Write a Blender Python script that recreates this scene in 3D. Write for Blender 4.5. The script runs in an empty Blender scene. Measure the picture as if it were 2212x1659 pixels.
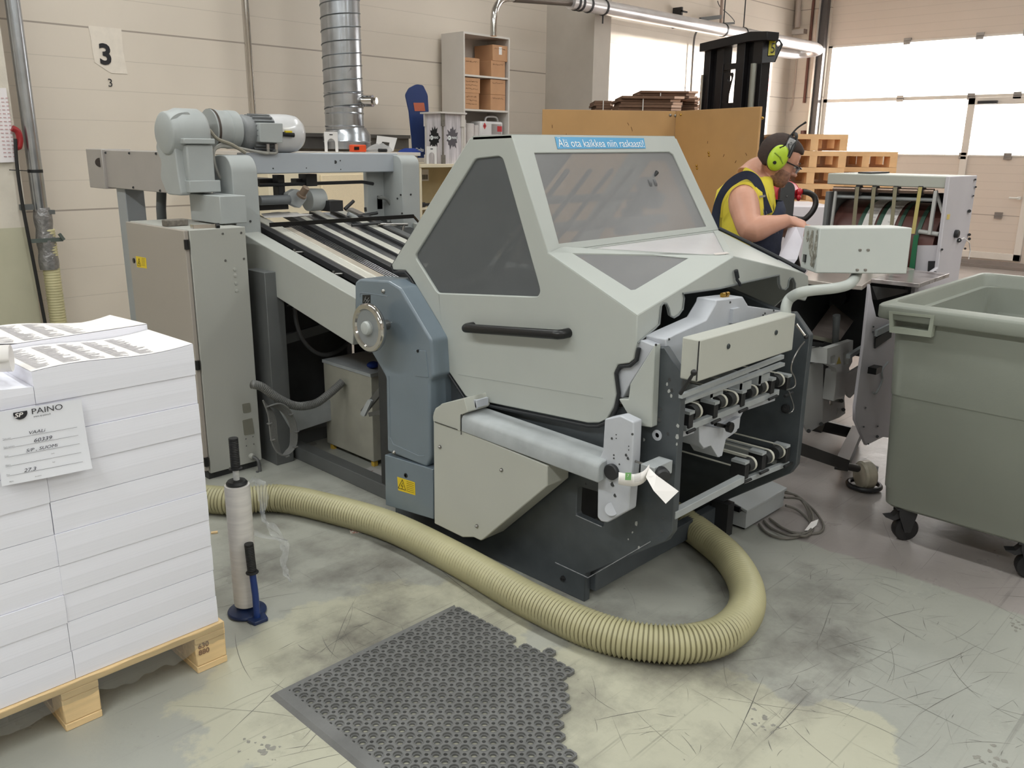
import bpy, bmesh, math, random
from mathutils import Vector, Matrix, geometry
random.seed(7)
S = bpy.context.scene
COL = S.collection
V = Vector
# ---------------------------------------------------------------- camera
FPX, YAW, PIT, ROL, CH = 1840.0, math.radians(46.02), math.radians(15.47), math.radians(-0.6), 1.6
_f = V((math.sin(YAW)*math.cos(PIT), math.cos(YAW)*math.cos(PIT), -math.sin(PIT)))
_r = V((math.cos(YAW), -math.sin(YAW), 0)); _d = _f.cross(_r)
_c, _s = math.cos(ROL), math.sin(ROL)
_r, _d = _c*_r+_s*_d, -_s*_r+_c*_d
CAM = V((0, 0, CH))
cd = bpy.data.cameras.new('camera'); cam = bpy.data.objects.new('camera', cd); COL.objects.link(cam)
cd.sensor_fit = 'HORIZONTAL'; cd.sensor_width = 36.0; cd.lens = 36.0*FPX/2212.0
cd.clip_start = 0.05; cd.clip_end = 200
m = Matrix.Identity(3); m.col[0] = _r; m.col[1] = -_d; m.col[2] = -_f
cam.matrix_world = Matrix.Translation(CAM) @ m.to_4x4()
S.camera = cam
# ---------------------------------------------------------------- view, world, sun
S.view_settings.view_transform = 'Standard'; S.view_settings.look = 'None'
S.view_settings.gamma = 1.0; S.view_settings.use_curve_mapping = False
S.view_settings.exposure = 0.0
W = bpy.data.worlds.new('world'); S.world = W; W.use_nodes = True
bg = W.node_tree.nodes['Background']; bg.inputs[0].default_value = (1.0, 0.97, 0.93, 1); bg.inputs[1].default_value = 11.0
sd = bpy.data.lights.new('sun', 'SUN'); sd.energy = 26.0; sd.angle = math.radians(8.0); sd.color = (1.0, 0.93, 0.84)
sun = bpy.data.objects.new('sun', sd); COL.objects.link(sun)
sun.rotation_euler = V((-0.92, 1.0, -0.07)).to_track_quat('-Z', 'Y').to_euler(); sun.location = (16, -2, 4)
def area(name, loc, sx, sy, power, color=(1, 1, 1), rot=(0, 0, 0)):
    l = bpy.data.lights.new(name, 'AREA'); l.shape = 'RECTANGLE'; l.size = sx; l.size_y = sy; l.energy = power; l.color = color
    o = bpy.data.objects.new(name, l); COL.objects.link(o); o.location = loc; o.rotation_euler = rot
    return o
LAMPC = (0.97, 1.0, 0.98)
for _x, _y, _p in ((-2.2, -4.5, 100), (-2.2, 0.2, 150), (-2.2, 4.2, 110), (2.0, -4.5, 110), (2.0, 0.2, 48), (2.0, 4.4, 80), (6.2, -4.5, 90), (6.2, 0.2, 80), (6.2, 4.4, 50), (10.4, -3.0, 50), (10.4, 2.4, 40)):
    area('ceiling_tube_light', (_x, _y, 4.9), 0.35, 3.0, _p, LAMPC)
# ---------------------------------------------------------------- pixel of the photograph -> point on a known plane of the room
def ray(px, py): return (px-1106.0)*_r + (py-829.5)*_d + FPX*_f
def PN(px, py, p0, n):
    v = ray(px, py); n = V(n); return CAM + v*((V(p0)-CAM).dot(n)/v.dot(n))
def PX(px, py, x): return PN(px, py, (x, 0, 0), (1, 0, 0))
def PY(px, py, y): return PN(px, py, (0, y, 0), (0, 1, 0))
def PZ(px, py, z=0.0): return PN(px, py, (0, 0, z), (0, 0, 1))
def PD(px, py, D):
    v = ray(px, py); return CAM + v*(D/FPX)
UC = V((math.cos(YAW), -math.sin(YAW), 0)); WC = V((-math.sin(YAW), -math.cos(YAW), 0)); UP = V((0, 0, 1))
# ---------------------------------------------------------------- materials
def lin(c): return tuple((v/255.0/12.92 if v/255.0 <= 0.04045 else ((v/255.0+0.055)/1.055)**2.4) for v in c)
MATS = {}
def M(name, col, rough=0.5, metal=0.0, var=0.10, scale=5.0, bump=0.0, bscale=60.0, col2=None, thr=None, spec=0.5, coat=0.0, emit=None, est=0, trans=0, aniso=(1, 1, 1)):
    if name in MATS: return MATS[name]
    mt = bpy.data.materials.new(name); mt.use_nodes = True; nt = mt.node_tree; N = nt.nodes; L = nt.links
    b = N['Principled BSDF']; c = lin(col)
    b.inputs['Roughness'].default_value = rough; b.inputs['Metallic'].default_value = metal
    b.inputs['Specular IOR Level'].default_value = spec; b.inputs['Coat Weight'].default_value = coat
    tc = N.new('ShaderNodeTexCoord'); mp = N.new('ShaderNodeMapping'); mp.inputs['Scale'].default_value = aniso
    L.new(tc.outputs['Object'], mp.inputs[0])
    nz = N.new('ShaderNodeTexNoise'); nz.inputs['Scale'].default_value = scale; nz.inputs['Detail'].default_value = 5
    L.new(mp.outputs[0], nz.inputs[0])
    rp = N.new('ShaderNodeValToRGB'); L.new(nz.outputs[0], rp.inputs[0])
    e = rp.color_ramp.elements
    if col2 is None:
        e[0].position = 0.3; e[1].position = 0.7
        e[0].color = tuple(v*(1-var) for v in c)+(1,); e[1].color = tuple(min(1, v*(1+var)) for v in c)+(1,)
    else:
        t = thr or (0.55, 0.62); e[0].position = t[0]; e[1].position = t[1]
        e[0].color = c+(1,); e[1].color = lin(col2)+(1,)
    L.new(rp.outputs[0], b.inputs['Base Color'])
    if bump:
        n2 = N.new('ShaderNodeTexNoise'); n2.inputs['Scale'].default_value = bscale; L.new(mp.outputs[0], n2.inputs[0])
        bp = N.new('ShaderNodeBump'); bp.inputs['Strength'].default_value = bump; bp.inputs['Distance'].default_value = 0.01
        L.new(n2.outputs[0], bp.inputs['Height']); L.new(bp.outputs[0], b.inputs['Normal'])
    if emit: b.inputs['Emission Color'].default_value = lin(emit)+(1,); b.inputs['Emission Strength'].default_value = est
    if trans: b.inputs['Transmission Weight'].default_value = trans
    MATS[name] = mt; return mt
def clear(name, tint, mix, surf, rough=0.2):
    """thin clear sheet: part of the light goes straight through (tinted), the rest meets a glossy surface"""
    mt = bpy.data.materials.new(name); mt.use_nodes = True; nt = mt.node_tree; N = nt.nodes; L = nt.links
    b = N['Principled BSDF']; b.inputs['Base Color'].default_value = lin(surf)+(1,); b.inputs['Roughness'].default_value = rough
    t = N.new('ShaderNodeBsdfTransparent'); t.inputs[0].default_value = lin(tint)+(1,)
    mx = N.new('ShaderNodeMixShader')
    tc = N.new('ShaderNodeTexCoord'); nz = N.new('ShaderNodeTexNoise'); nz.inputs['Scale'].default_value = 3.5; nz.inputs['Detail'].default_value = 6
    L.new(tc.outputs['Object'], nz.inputs[0])
    mr = N.new('ShaderNodeMapRange'); mr.inputs[1].default_value = 0.35; mr.inputs[2].default_value = 0.7
    mr.inputs[3].default_value = mix*0.96; mr.inputs[4].default_value = min(1, mix*1.05); L.new(nz.outputs[0], mr.inputs[0])
    L.new(mr.outputs[0], mx.inputs[0]); L.new(t.outputs[0], mx.inputs[1]); L.new(b.outputs[0], mx.inputs[2])
    L.new(mx.outputs[0], N['Material Output'].inputs[0]); MATS[name] = mt; return mt
# ---------------------------------------------------------------- mesh builder
class MB:
    def __init__(s): s.v = []; s.f = []
    def add(s, vs, fs):
        k = len(s.v); s.v += [V(p) for p in vs]; s.f += [tuple(i+k for i in f) for f in fs]; return s
    def box(s, x0, x1, y0, y1, z0, z1):
        x0, x1 = sorted((x0, x1)); y0, y1 = sorted((y0, y1)); z0, z1 = sorted((z0, z1))
        return s.add([(x0,y0,z0),(x1,y0,z0),(x1,y1,z0),(x0,y1,z0),(x0,y0,z1),(x1,y0,z1),(x1,y1,z1),(x0,y1,z1)],
                     [(0,3,2,1),(4,5,6,7),(0,1,5,4),(1,2,6,5),(2,3,7,6),(3,0,4,7)])
    def obox(s, c, a, b, d):
        """box centred on c with half-axis vectors a, b, d"""
        c, a, b, d = V(c), V(a), V(b), V(d)
        vs = [c+i*a+j*b+k*d for k in (-1, 1) for (i, j) in ((-1,-1),(1,-1),(1,1),(-1,1))]
        fs = [(0,3,2,1),(4,5,6,7),(0,1,5,4),(1,2,6,5),(2,3,7,6),(3,0,4,7)]
        if a.cross(b).dot(d) < 0: fs = [t[::-1] for t in fs]
        return s.add(vs, fs)
    def bar(s, p0, p1, w, h, up=(0, 0, 1)):
        p0, p1, up = V(p0), V(p1), V(up); a = (p1-p0)/2; sd_ = a.cross(up).normalized(); u = sd_.cross(a).normalized()
        return s.obox((p0+p1)/2, a, sd_*(w/2), u*(h/2))
    def plate(s, outer, ext, holes=()):
        """flat polygon (3-D points) with holes, pushed along ext"""
        ext = V(ext); loops = [[V(p) for p in outer]]+[[V(p) for p in h] for h in holes]
        n = V((0, 0, 0)); o = loops[0]
        for i in range(len(o)):
            a, b = o[i], o[(i+1) % len(o)]; n += V(((a.y-b.y)*(a.z+b.z), (a.z-b.z)*(a.x+b.x), (a.x-b.x)*(a.y+b.y)))
        flat = [p for l in loops for p in l]; k = len(flat)
        idx = list(range(len(o))); st = len(o)
        for h in loops[1:]:      # key-hole each window into the outline
            m_ = len(h); best = min(((flat[i]-h[j]).length, a_, j) for a_, i in enumerate(idx) for j in range(m_))
            _, a_, j = best; hi = [st+(j+t) % m_ for t in range(m_)]
            nh = V((0, 0, 0))
            for i in range(m_): p_, q_ = h[i], h[(i+1) % m_]; nh += V(((p_.y-q_.y)*(p_.z+q_.z), (p_.z-q_.z)*(p_.x+q_.x), (p_.x-q_.x)*(p_.y+q_.y)))
            if nh.dot(n) > 0: hi = [hi[0]]+hi[1:][::-1]
            idx = idx[:a_+1]+hi+[hi[0], idx[a_]]+idx[a_+1:]; st += m_
        if holes:                # cut the one outline into triangles
            seen = []; P2 = [flat[i] for i in idx]; nn_ = n.normalized(); ax = nn_.orthogonal().normalized(); ay = nn_.cross(ax)
            q2 = [(p.dot(ax), p.dot(ay)) for p in P2]; L_ = list(range(len(idx))); tris = []
            cr = lambda a, b, c: (q2[b][0]-q2[a][0])*(q2[c][1]-q2[a][1])-(q2[b][1]-q2[a][1])*(q2[c][0]-q2[a][0])
            guard = 0
            while len(L_) > 3 and guard < 5000:
                guard += 1; bestk = None
                for t in range(len(L_)):
                    a0, b0, c0 = L_[t-1], L_[t], L_[(t+1) % len(L_)]
                    w_ = cr(a0, b0, c0)
                    if w_ <= 1e-10: continue
                    if any(idx[x] not in (idx[a0], idx[b0], idx[c0]) and cr(a0, b0, x) >= -1e-9 and cr(b0, c0, x) >= -1e-9 and cr(c0, a0, x) >= -1e-9 for x in L_): continue
                    e = [math.dist(q2[a0], q2[b0]), math.dist(q2[b0], q2[c0]), math.dist(q2[a0], q2[c0])]; q_ = w_/max(e)**2
                    if bestk is None or q_ > bestk[0]: bestk = (q_, t)
                if bestk is None: break
                t = bestk[1]; tris.append((idx[L_[t-1]], idx[L_[t]], idx[L_[(t+1) % len(L_)]])); L_.pop(t)
            if len(L_) >= 3: tris.append(tuple(idx[x] for x in L_[:3]) if len(L_) == 3 else tuple(dict.fromkeys(idx[x] for x in L_)))
        else: tris = [tuple(range(len(o)))]
        fs = []
        for t in tris:
            if n.dot(ext) > 0: t = t[::-1]
            fs.append(t); fs.append(tuple(i+k for i in t[::-1]))
        st = 0
        for li, l in enumerate(loops):
            m_ = len(l); nl = V((0, 0, 0))
            for i in range(m_):
                a, b = l[i], l[(i+1) % m_]; nl += V(((a.y-b.y)*(a.z+b.z), (a.z-b.z)*(a.x+b.x), (a.x-b.x)*(a.y+b.y)))
            flip = (nl.dot(ext) > 0) != (li > 0)
            for i in range(m_):
                j = (i+1) % m_; q = (st+i, st+i+k, st+j+k, st+j)
                fs.append(q[::-1] if flip else q)
            st += m_
        return s.add(flat+[p+ext for p in flat], fs)
    def rings(s, rs, cap=True, closed=False):
        n = len(rs[0]); k = len(rs); vs = [p for r_ in rs for p in r_]; fs = []
        for i in range(k if closed else k-1):
            a, b = i*n, ((i+1) % k)*n
            for j in range(n): q = (j+1) % n; fs.append((a+j, a+q, b+q, b+j))
        if cap and not closed: fs.append(tuple(range(n))[::-1]); fs.append(tuple(range((k-1)*n, k*n)))
        return s.add(vs, fs)
    def tube(s, pts, r, n=12, closed=False, cap=True, rr=None):
        pts = [V(p) for p in pts]; k = len(pts); out = []
        T = [((pts[(i+1) % k] if (closed or i < k-1) else pts[i]) - (pts[i-1] if (closed or i > 0) else pts[i])).normalized() for i in range(k)]
        a = T[0].orthogonal().normalized(); 
        for i in range(k):
            a = (a - T[i]*a.dot(T[i])); a = a.normalized() if a.length > 1e-6 else T[i].orthogonal().normalized()
            b = T[i].cross(a); q = r[i] if isinstance(r, (list, tuple)) else r
            out.append([pts[i]+q*(math.cos(2*math.pi*j/n)*a+math.sin(2*math.pi*j/n)*b) for j in range(n)])
        return s.rings(out, cap, closed)
    def cyl(s, p0, p1, r0, r1=None, n=20, cap=True): return s.tube([p0, p1], [r0, r0 if r1 is None else r1], n, cap=cap)
    def lathe(s, o, axis, prof, n=24, cap=True):
        o, ax = V(o), V(axis).normalized(); a = ax.orthogonal().normalized(); b = ax.cross(a)
        return s.rings([[o+ax*h+q*(math.cos(2*math.pi*j/n)*a+math.sin(2*math.pi*j/n)*b) for j in range(n)] for q, h in prof], cap)
    def ball(s, c, r, n=12, a=(1,0,0), b=(0,1,0), d=(0,0,1)):
        c = V(c); r = (r, r, r) if isinstance(r, (int, float)) else r; a, b, d = V(a), V(b), V(d); rs = []
        for i in range(n+1):
            t = math.pi*max(0.02, min(n-0.02, i))/n if i in (0, n) else math.pi*i/n
            rs.append([c+a*(r[0]*math.sin(t)*math.cos(2*math.pi*j/(2*n)))+b*(r[1]*math.sin(t)*math.sin(2*math.pi*j/(2*n)))-d*(r[2]*math.cos(t)) for j in range(2*n)])
        return s.rings(rs)
WP = {}   # world position of every object's origin
def build(name, mb, mat, parent=None, bevel=0.0, seg=2, smooth=True, angle=38, label=None, origin=None):
    vs = mb.v; xs = [p.x for p in vs]; ys = [p.y for p in vs]; zs = [p.z for p in vs]
    o = V(origin) if origin is not None else V(((min(xs)+max(xs))/2, (min(ys)+max(ys))/2, min(zs)))
    me = bpy.data.meshes.new(name); me.from_pydata([p-o for p in vs], [], mb.f); me.update()
    if smooth: me.shade_smooth(); me.set_sharp_from_angle(angle=math.radians(angle))
    mats = mat if isinstance(mat, list) else [mat]
    for q in mats: me.materials.append(q)
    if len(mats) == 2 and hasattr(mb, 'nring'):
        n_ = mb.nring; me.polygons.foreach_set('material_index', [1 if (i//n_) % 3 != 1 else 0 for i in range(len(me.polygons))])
    ob = bpy.data.objects.new(name, me); COL.objects.link(ob); WP[ob.name] = o
    if parent is not None: ob.parent = parent; ob.location = o-WP[parent.name]
    else: ob.location = o
    if bevel:
        bv = ob.modifiers.new('bevel', 'BEVEL'); bv.width = bevel; bv.segments = seg; bv.limit_method = 'ANGLE'; bv.angle_limit = math.radians(40)
    if label: ob['label'] = label
    return ob
def tag(ob, label=None, cat=None, group=None, kind=None):
    if label: ob['label'] = label
    if cat: ob['category'] = cat
    if group: ob['group'] = group
    if kind: ob['kind'] = kind
    return ob
def thing(name, loc, label, cat, group=None):
    o = bpy.data.objects.new(name, None); COL.objects.link(o); o.location = V(loc); o.empty_display_size = 0.05
    WP[o.name] = V(loc); return tag(o, label, cat, group)
def dup(root, delta, label=None, name=None):
    def cp(o, par):
        c = o.copy(); COL.objects.link(c)
        if par is not None: c.parent = par
        WP[c.name] = WP[o.name]+V(delta)
        for ch in [q for q in o.children]: cp(ch, c)
        return c
    r_ = cp(root, None); r_.location = root.location+V(delta)
    if label: r_['label'] = label
    return r_
def grp(mb_fn):
    m_ = MB(); mb_fn(m_); return m_
def text(s, o, u, v, h, mat_depth=0.0008, bold=0.0, shear=0.0, sx=1.0, align='LEFT'):
    """lettering as a mesh: baseline origin o, unit directions u (along) and v (up), letter height about h"""
    c = bpy.data.curves.new('lettering', 'FONT'); c.body = s; c.size = h*1.4; c.offset = bold; c.shear = shear; c.align_x = align; c.resolution_u = 3
    c.fill_mode = 'FRONT'
    ob = bpy.data.objects.new('lettering', c); me = ob.to_mesh(); u, v, o = V(u), V(v), V(o); n = u.cross(v)
    mb = MB(); mb.add([o+u*(p.co.x*sx)+v*p.co.y+n*mat_depth for p in me.vertices], [tuple(f.vertices) for f in me.polygons])
    ob.to_mesh_clear(); bpy.data.objects.remove(ob); bpy.data.curves.remove(c); return mb
def circ(c, r, a, b, n=16, r2=None):
    c, a, b = V(c), V(a), V(b); r2 = r2 or r
    return [c+a*(r*math.cos(2*math.pi*i/n))+b*(r2*math.sin(2*math.pi*i/n)) for i in range(n)]
def spline(pts, n=8, closed=False):
    pts = [V(p) for p in pts]; out = []; k = len(pts)
    for i in range(k if closed else k-1):
        g = lambda j: pts[j % k] if closed else pts[max(0, min(k-1, j))]
        p0, p1, p2, p3 = g(i-1), g(i), g(i+1), g(i+2)
        for t in range(n):
            t /= n; out.append(0.5*((2*p1)+(p2-p0)*t+(2*p0-5*p1+4*p2-p3)*t*t+(3*p1-p0-3*p2+p3)*t*t*t))
    if not closed: out.append(pts[-1])
    return out
def resample(pts, step):
    out = [pts[0]]; acc = 0.0
    for i in range(1, len(pts)):
        a, b = pts[i-1], pts[i]; L = (b-a).length; 
        while acc+L >= step:
            t = (step-acc)/L; a = a+(b-a)*t; out.append(a); L = (b-a).length; acc = 0.0
        acc += L
    return out
def hose(mb, path, r, pitch, depth, n=20):
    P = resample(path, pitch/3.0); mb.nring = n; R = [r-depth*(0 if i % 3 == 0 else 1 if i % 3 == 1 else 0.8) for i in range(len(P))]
    return mb.tube(P, R, n)
def roundpoly(pts, r, seg=4):
    """round every corner of a flat polygon"""
    out = []; k = len(pts); pts = [V(p) for p in pts]
    for i in range(k):
        p, a, b = pts[i], pts[i-1], pts[(i+1) % k]; da, db = (a-p), (b-p)
        rr = min(r, da.length*0.45, db.length*0.45); A = p+da.normalized()*rr; B = p+db.normalized()*rr
        for j in range(seg+1):
            t = j/seg; out.append(A*(1-t)**2+p*2*t*(1-t)+B*t*t)
    return out
# ================================================================ materials of the place
wallM = M('wall_panel_paint', (214, 203, 190), 0.55, var=0.03, scale=1.3)
def panel_lines(mt, z0, pitch, z1, big, dark=0.72, w=0.006):
    nt = mt.node_tree; N = nt.nodes; L = nt.links; b = N['Principled BSDF']
    g = N.new('ShaderNodeNewGeometry'); sp = N.new('ShaderNodeSeparateXYZ'); L.new(g.outputs['Position'], sp.inputs[0])
    def line(zz, pt, ww):
        a = N.new('ShaderNodeMath'); a.operation = 'SUBTRACT'; a.inputs[1].default_value = zz-50*pt-ww/2; L.new(sp.outputs[2], a.inputs[0])
        d = N.new('ShaderNodeMath'); d.operation = 'MODULO'; d.inputs[1].default_value = pt; L.new(a.outputs[0], d.inputs[0])
        c = N.new('ShaderNodeMath'); c.operation = 'LESS_THAN'; c.inputs[1].default_value = ww; L.new(d.outputs[0], c.inputs[0]); return c
    A, B = line(z0, pitch, w*0.7), line(z1, big, w*2.0)
    m1 = N.new('ShaderNodeMath'); m1.operation = 'MULTIPLY'; m1.inputs[1].default_value = 0.4; L.new(A.outputs[0], m1.inputs[0])
    mx = N.new('ShaderNodeMath'); mx.operation = 'MAXIMUM'; L.new(m1.outputs[0], mx.inputs[0]); L.new(B.outputs[0], mx.inputs[1])
    src = b.inputs['Base Color'].links[0].from_socket
    mc = N.new('ShaderNodeMix'); mc.data_type = 'RGBA'; mc.blend_type = 'MULTIPLY'; L.new(mx.outputs[0], mc.inputs[0]); L.new(src, mc.inputs[6])
    mc.inputs[7].default_value = (dark*0.75, dark*0.72, dark*0.72, 1); L.new(mc.outputs[2], b.inputs['Base Color'])
    bp = N.new('ShaderNodeBump'); bp.inputs['Strength'].default_value = 0.5; bp.inputs['Distance'].default_value = 0.01; bp.invert = True
    L.new(mx.outputs[0], bp.inputs['Height']); L.new(bp.outputs[0], b.inputs['Normal'])
panel_lines(wallM, 1.112, 0.2203, 1.112, 1.3215)
doorM = M('door_panel_paint', (214, 200, 188), 0.5, var=0.02, scale=1)
panel_lines(doorM, 0.745, 0.116, 0.745, 0.812, dark=0.8)
alu = M('aluminium', (176, 172, 170), 0.32, 0.9, 0.05)
whiteM = M('white_paint', (225, 223, 218), 0.45, var=0.03)
blackM = M('black_rubber', (22, 22, 24), 0.5, var=0.2)
darkM = M('dark_steel', (58, 58, 60), 0.45, 0.5, 0.2)
# floor: worn painted concrete
fl = bpy.data.materials.new('floor_concrete'); fl.use_nodes = True
def floor_nodes():
    nt = fl.node_tree; N = nt.nodes; L = nt.links; b = N['Principled BSDF']
    tc = N.new('ShaderNodeTexCoord'); P = tc.outputs['Object']
    def noise(sc, det=5, rough=0.55, mscale=(1, 1, 1), rot=0.0, dist=0.0):
        mp = N.new('ShaderNodeMapping'); mp.inputs['Scale'].default_value = mscale; mp.inputs['Rotation'].default_value = (0, 0, rot); L.new(P, mp.inputs[0])
        n = N.new('ShaderNodeTexNoise'); n.inputs['Scale'].default_value = sc; n.inputs['Detail'].default_value = det; n.inputs['Roughness'].default_value = rough
        n.inputs['Distortion'].default_value = dist; L.new(mp.outputs[0], n.inputs[0]); return n.outputs[0]
    def ramp(x, a, bb, lo=0.0, hi=1.0):
        r = N.new('ShaderNodeMapRange'); r.inputs[1].default_value = a; r.inputs[2].default_value = bb; r.inputs[3].default_value = lo; r.inputs[4].default_value = hi; L.new(x, r.inputs[0]); return r.outputs[0]
    def math_(op, x, y):
        q = N.new('ShaderNodeMath'); q.operation = op
        for i, t in enumerate((x, y)):
            if isinstance(t, (int, float)): q.inputs[i].default_value = t
            else: L.new(t, q.inputs[i])
        return q.outputs[0]
    def mix(f, a, c, mode='MIX'):
        q = N.new('ShaderNodeMix'); q.data_type = 'RGBA'; q.blend_type = mode
        for s_, t in ((0, f), (6, a), (7, c)):
            if isinstance(t, tuple): q.inputs[s_].default_value = t
            elif isinstance(t, (int, float)): q.inputs[s_].default_value = t
            else: L.new(t, q.inputs[s_])
        return q.outputs[2]
    rgb = lambda c: lin(c)+(1,)
    sp = N.new('ShaderNodeSeparateXYZ'); L.new(P, sp.inputs[0])
    x, y = sp.outputs[0], sp.outputs[1]
    base = mix(ramp(noise(0.9, 6), 0.35, 0.65), rgb((154, 155, 148)), rgb((172, 172, 163)))
    # bare pinkish-grey concrete beyond the painted edge
    edge = math_('ADD', x, math_('MULTIPLY', math_('SUBTRACT', noise(9, 3), 0.5), 0.05))
    far = ramp(edge, 3.245, 3.26)
    base = mix(far, base, mix(ramp(noise(1.4, 6), 0.3, 0.7), rgb((146, 139, 136)), rgb((168, 161, 157))))
    # cream paint patches where the top coat has worn through
    def blob(cx, cy, rx, ry, w=0.25):
        dx = math_('DIVIDE', math_('SUBTRACT', x, cx), rx); dy = math_('DIVIDE', math_('SUBTRACT', y, cy), ry)
        d = math_('ADD', math_('MULTIPLY', dx, dx), math_('MULTIPLY', dy, dy)); d = math_('ADD', d, math_('MULTIPLY', math_('SUBTRACT', noise(6, 6, 0.65), 0.5), 1.6)); return ramp(d, 1.0-w*0.3, 1.0+w*0.3, 1.0, 0.0)
    cream = blob(1.45, 2.0, 0.62, 0.42)
    for q in ((1.85, 1.02, 0.35, 0.42), (1.55, 1.35, 0.5, 0.4), (1.0, 1.5, 0.35, 0.35), (2.1, 0.75, 0.22, 0.15)): cream = math_('MAXIMUM', cream, blob(*q))
    base = mix(math_('MULTIPLY', cream, 0.7), base, rgb((188, 185, 163)))
    # dirt: dark rubbed area along the hose and beside the machine
    dirt = math_('MULTIPLY', ramp(noise(2.2, 7, 0.65), 0.42, 0.68), 1.0)
    near = blob(1.75, 1.75, 0.75, 0.6, 0.9)
    near = math_('MAXIMUM', near, blob(2.3, 1.2, 0.7, 0.35, 0.9)); near = math_('MAXIMUM', near, blob(1.9, 2.6, 0.6, 0.8, 0.9))
    base = mix(math_('MULTIPLY', math_('MULTIPLY', dirt, near), 0.85), base, rgb((94, 90, 86)))
    base = mix(math_('MULTIPLY', ramp(noise(14, 6, 0.7), 0.6, 0.75), 0.22), base, rgb((100, 96, 90)))
    # scratches in several directions
    sc = None
    for i, (rot, s1, t) in enumerate(((0.3, 1.0, 0.715), (1.25, 1.0, 0.72), (2.1, 1.3, 0.72), (2.75, 0.8, 0.715), (0.85, 1.1, 0.725))):
        n_ = noise(1.0*s1, 3, 0.6, (0.55, 46, 1), rot, 0.5); msk = ramp(noise(1.7+0.3*i, 2), 0.46, 0.58)
        q = math_('MULTIPLY', ramp(n_, t-0.07, t-0.03), msk); sc = q if sc is None else math_('MAXIMUM', sc, q)
    base = mix(math_('MULTIPLY', sc, 0.28), base, rgb((77, 75, 72)))
    # dark specks
    base = mix(ramp(noise(38, 3, 0.6), 0.70, 0.74, 0, 0.5), base, rgb((79, 77, 73)))
    L.new(base, b.inputs['Base Color'])
    L.new(ramp(noise(3, 5), 0.3, 0.7, 0.26, 0.44), b.inputs['Roughness'])
    bp = N.new('ShaderNodeBump'); bp.inputs['Strength'].default_value = 0.10; bp.inputs['Distance'].default_value = 0.01
    L.new(noise(30, 4), bp.inputs['Height']); L.new(bp.outputs[0], b.inputs['Normal'])
floor_nodes()
XW, YWL = 13.67, 7.0
def scratch_mesh():
    rnd = random.Random(21); mb = MB()
    def line(p, ang, L, w, bend):
        n = max(4, int(L/0.03)); pts = []; q = V((p[0], p[1], 0.0004))
        for i in range(n+1):
            pts.append(q.copy()); q = q+V((math.cos(ang), math.sin(ang), 0))*(L/n); ang += bend/n+rnd.uniform(-.03, .03)
        vs = []
        for i, a in enumerate(pts):
            t = (pts[min(n, i+1)]-pts[max(0, i-1)]).normalized(); s_ = V((-t.y, t.x, 0))*w*(0.15+math.sin(math.pi*i/n))*rnd.uniform(.5, 1.1); vs += [a+s_, a-s_]
        mb.add(vs, [(2*i, 2*i+1, 2*i+3, 2*i+2) for i in range(n)])
    for k in range(330):
        c = rnd.choice(((2.5, 0.9, .55), (2.9, 0.75, .5), (2.2, .75, .4), (1.7, 1.1, .35), (1.3, 1.75, .35), (1.55, 2.15, .35), (3.0, 1.0, .4), (1.1, 1.6, .3), (2.6, 0.5, .3)))
        p = (rnd.gauss(c[0], c[2]*.7), rnd.gauss(c[1], c[2]*.55)); L = rnd.choice((.03, .05, .05, .08, .12, .2, .3))*rnd.uniform(.6, 1.4)
        line(p, rnd.choice((0.2, 0.5, 1.2, 1.5, 2.2, 2.6, 2.9))+rnd.gauss(0, .3), L, rnd.uniform(.0003, .0011), rnd.uniform(-.5, .5))
    for a, b, w in (((2000, 1385), (1880, 1315), .002), ((2120, 1390), (1935, 1480), .002), ((2100, 1480), (1975, 1545), .0022), ((1890, 1375), (1780, 1405), .002), ((1800, 1300), (1762, 1390), .0018), ((2010, 1312), (1860, 1340), .0016), ((1745, 1500), (1650, 1600), .002), ((1650, 1460), (1580, 1620), .0018), ((1420, 1530), (1280, 1555), .0016), ((1900, 1480), (1800, 1520), .0012), ((770, 1290), (690, 1430), .0014), ((1560, 1480), (1700, 1550), .0012), ((1500, 1500), (1850, 1550), .0008), ((2035, 1175), (1990, 1235), .001), ((760, 1310), (870, 1360), .002), ((600, 1405), (640, 1385), .0014)):
        p, q = PZ(*a), PZ(*b); d = q-p; line((p.x, p.y), math.atan2(d.y, d.x), d.length, w*.7, rnd.uniform(-.15, .15))
    return mb
def struct(ob): ob['kind'] = 'structure'; return ob
flo = struct(build('floor', MB().box(-7, XW+0.6, -8, YWL+0.3, -0.2, 0), fl, origin=(0, 0, 0)))
build('scratch_marks', scratch_mesh(), M('scratch_dark', (104, 102, 96), 0.6, var=0.2, scale=20), flo, smooth=False)
smu = MB(); rnd = random.Random(6)
for px, py, r_ in ((1645, 1560, .05), (2140, 1640, .06), (2200, 1350, .05), (560, 1610, .06)):
    c_ = PZ(px, py, 0.0003)
    for j in range(14): 
        q_ = c_+V((rnd.gauss(0, r_*.5), rnd.gauss(0, r_*.5), 0.00003*j)); rr = r_*rnd.uniform(.06, .18); smu.plate([q_+V((rr*math.cos(t)*rnd.uniform(.5, 1.2), rr*math.sin(t)*rnd.uniform(.5, 1.2), 0)) for t in [i*math.pi/4.5 for i in range(9)]], (0, 0, 0.0001))
build('dark_spots', smu, M('spot_dark', (136, 134, 126), 0.6, var=0.15, scale=30), flo, smooth=False)
struct(build('ceiling', MB().box(-7, XW+0.3, -8, YWL+0.3, 5.2, 5.4), M('ceiling_paint', (205, 205, 203), 0.7, var=0.02)))
struct(build('wall_back', MB().box(-7, XW+0.3, YWL, YWL+0.3, 0, 5.2), wallM, origin=(0, YWL, 0)))
struct(build('wall_left', MB().box(-7.3, -7, -8, YWL+0.3, 0, 5.2), wallM, origin=(-7, 0, 0)))
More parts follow.
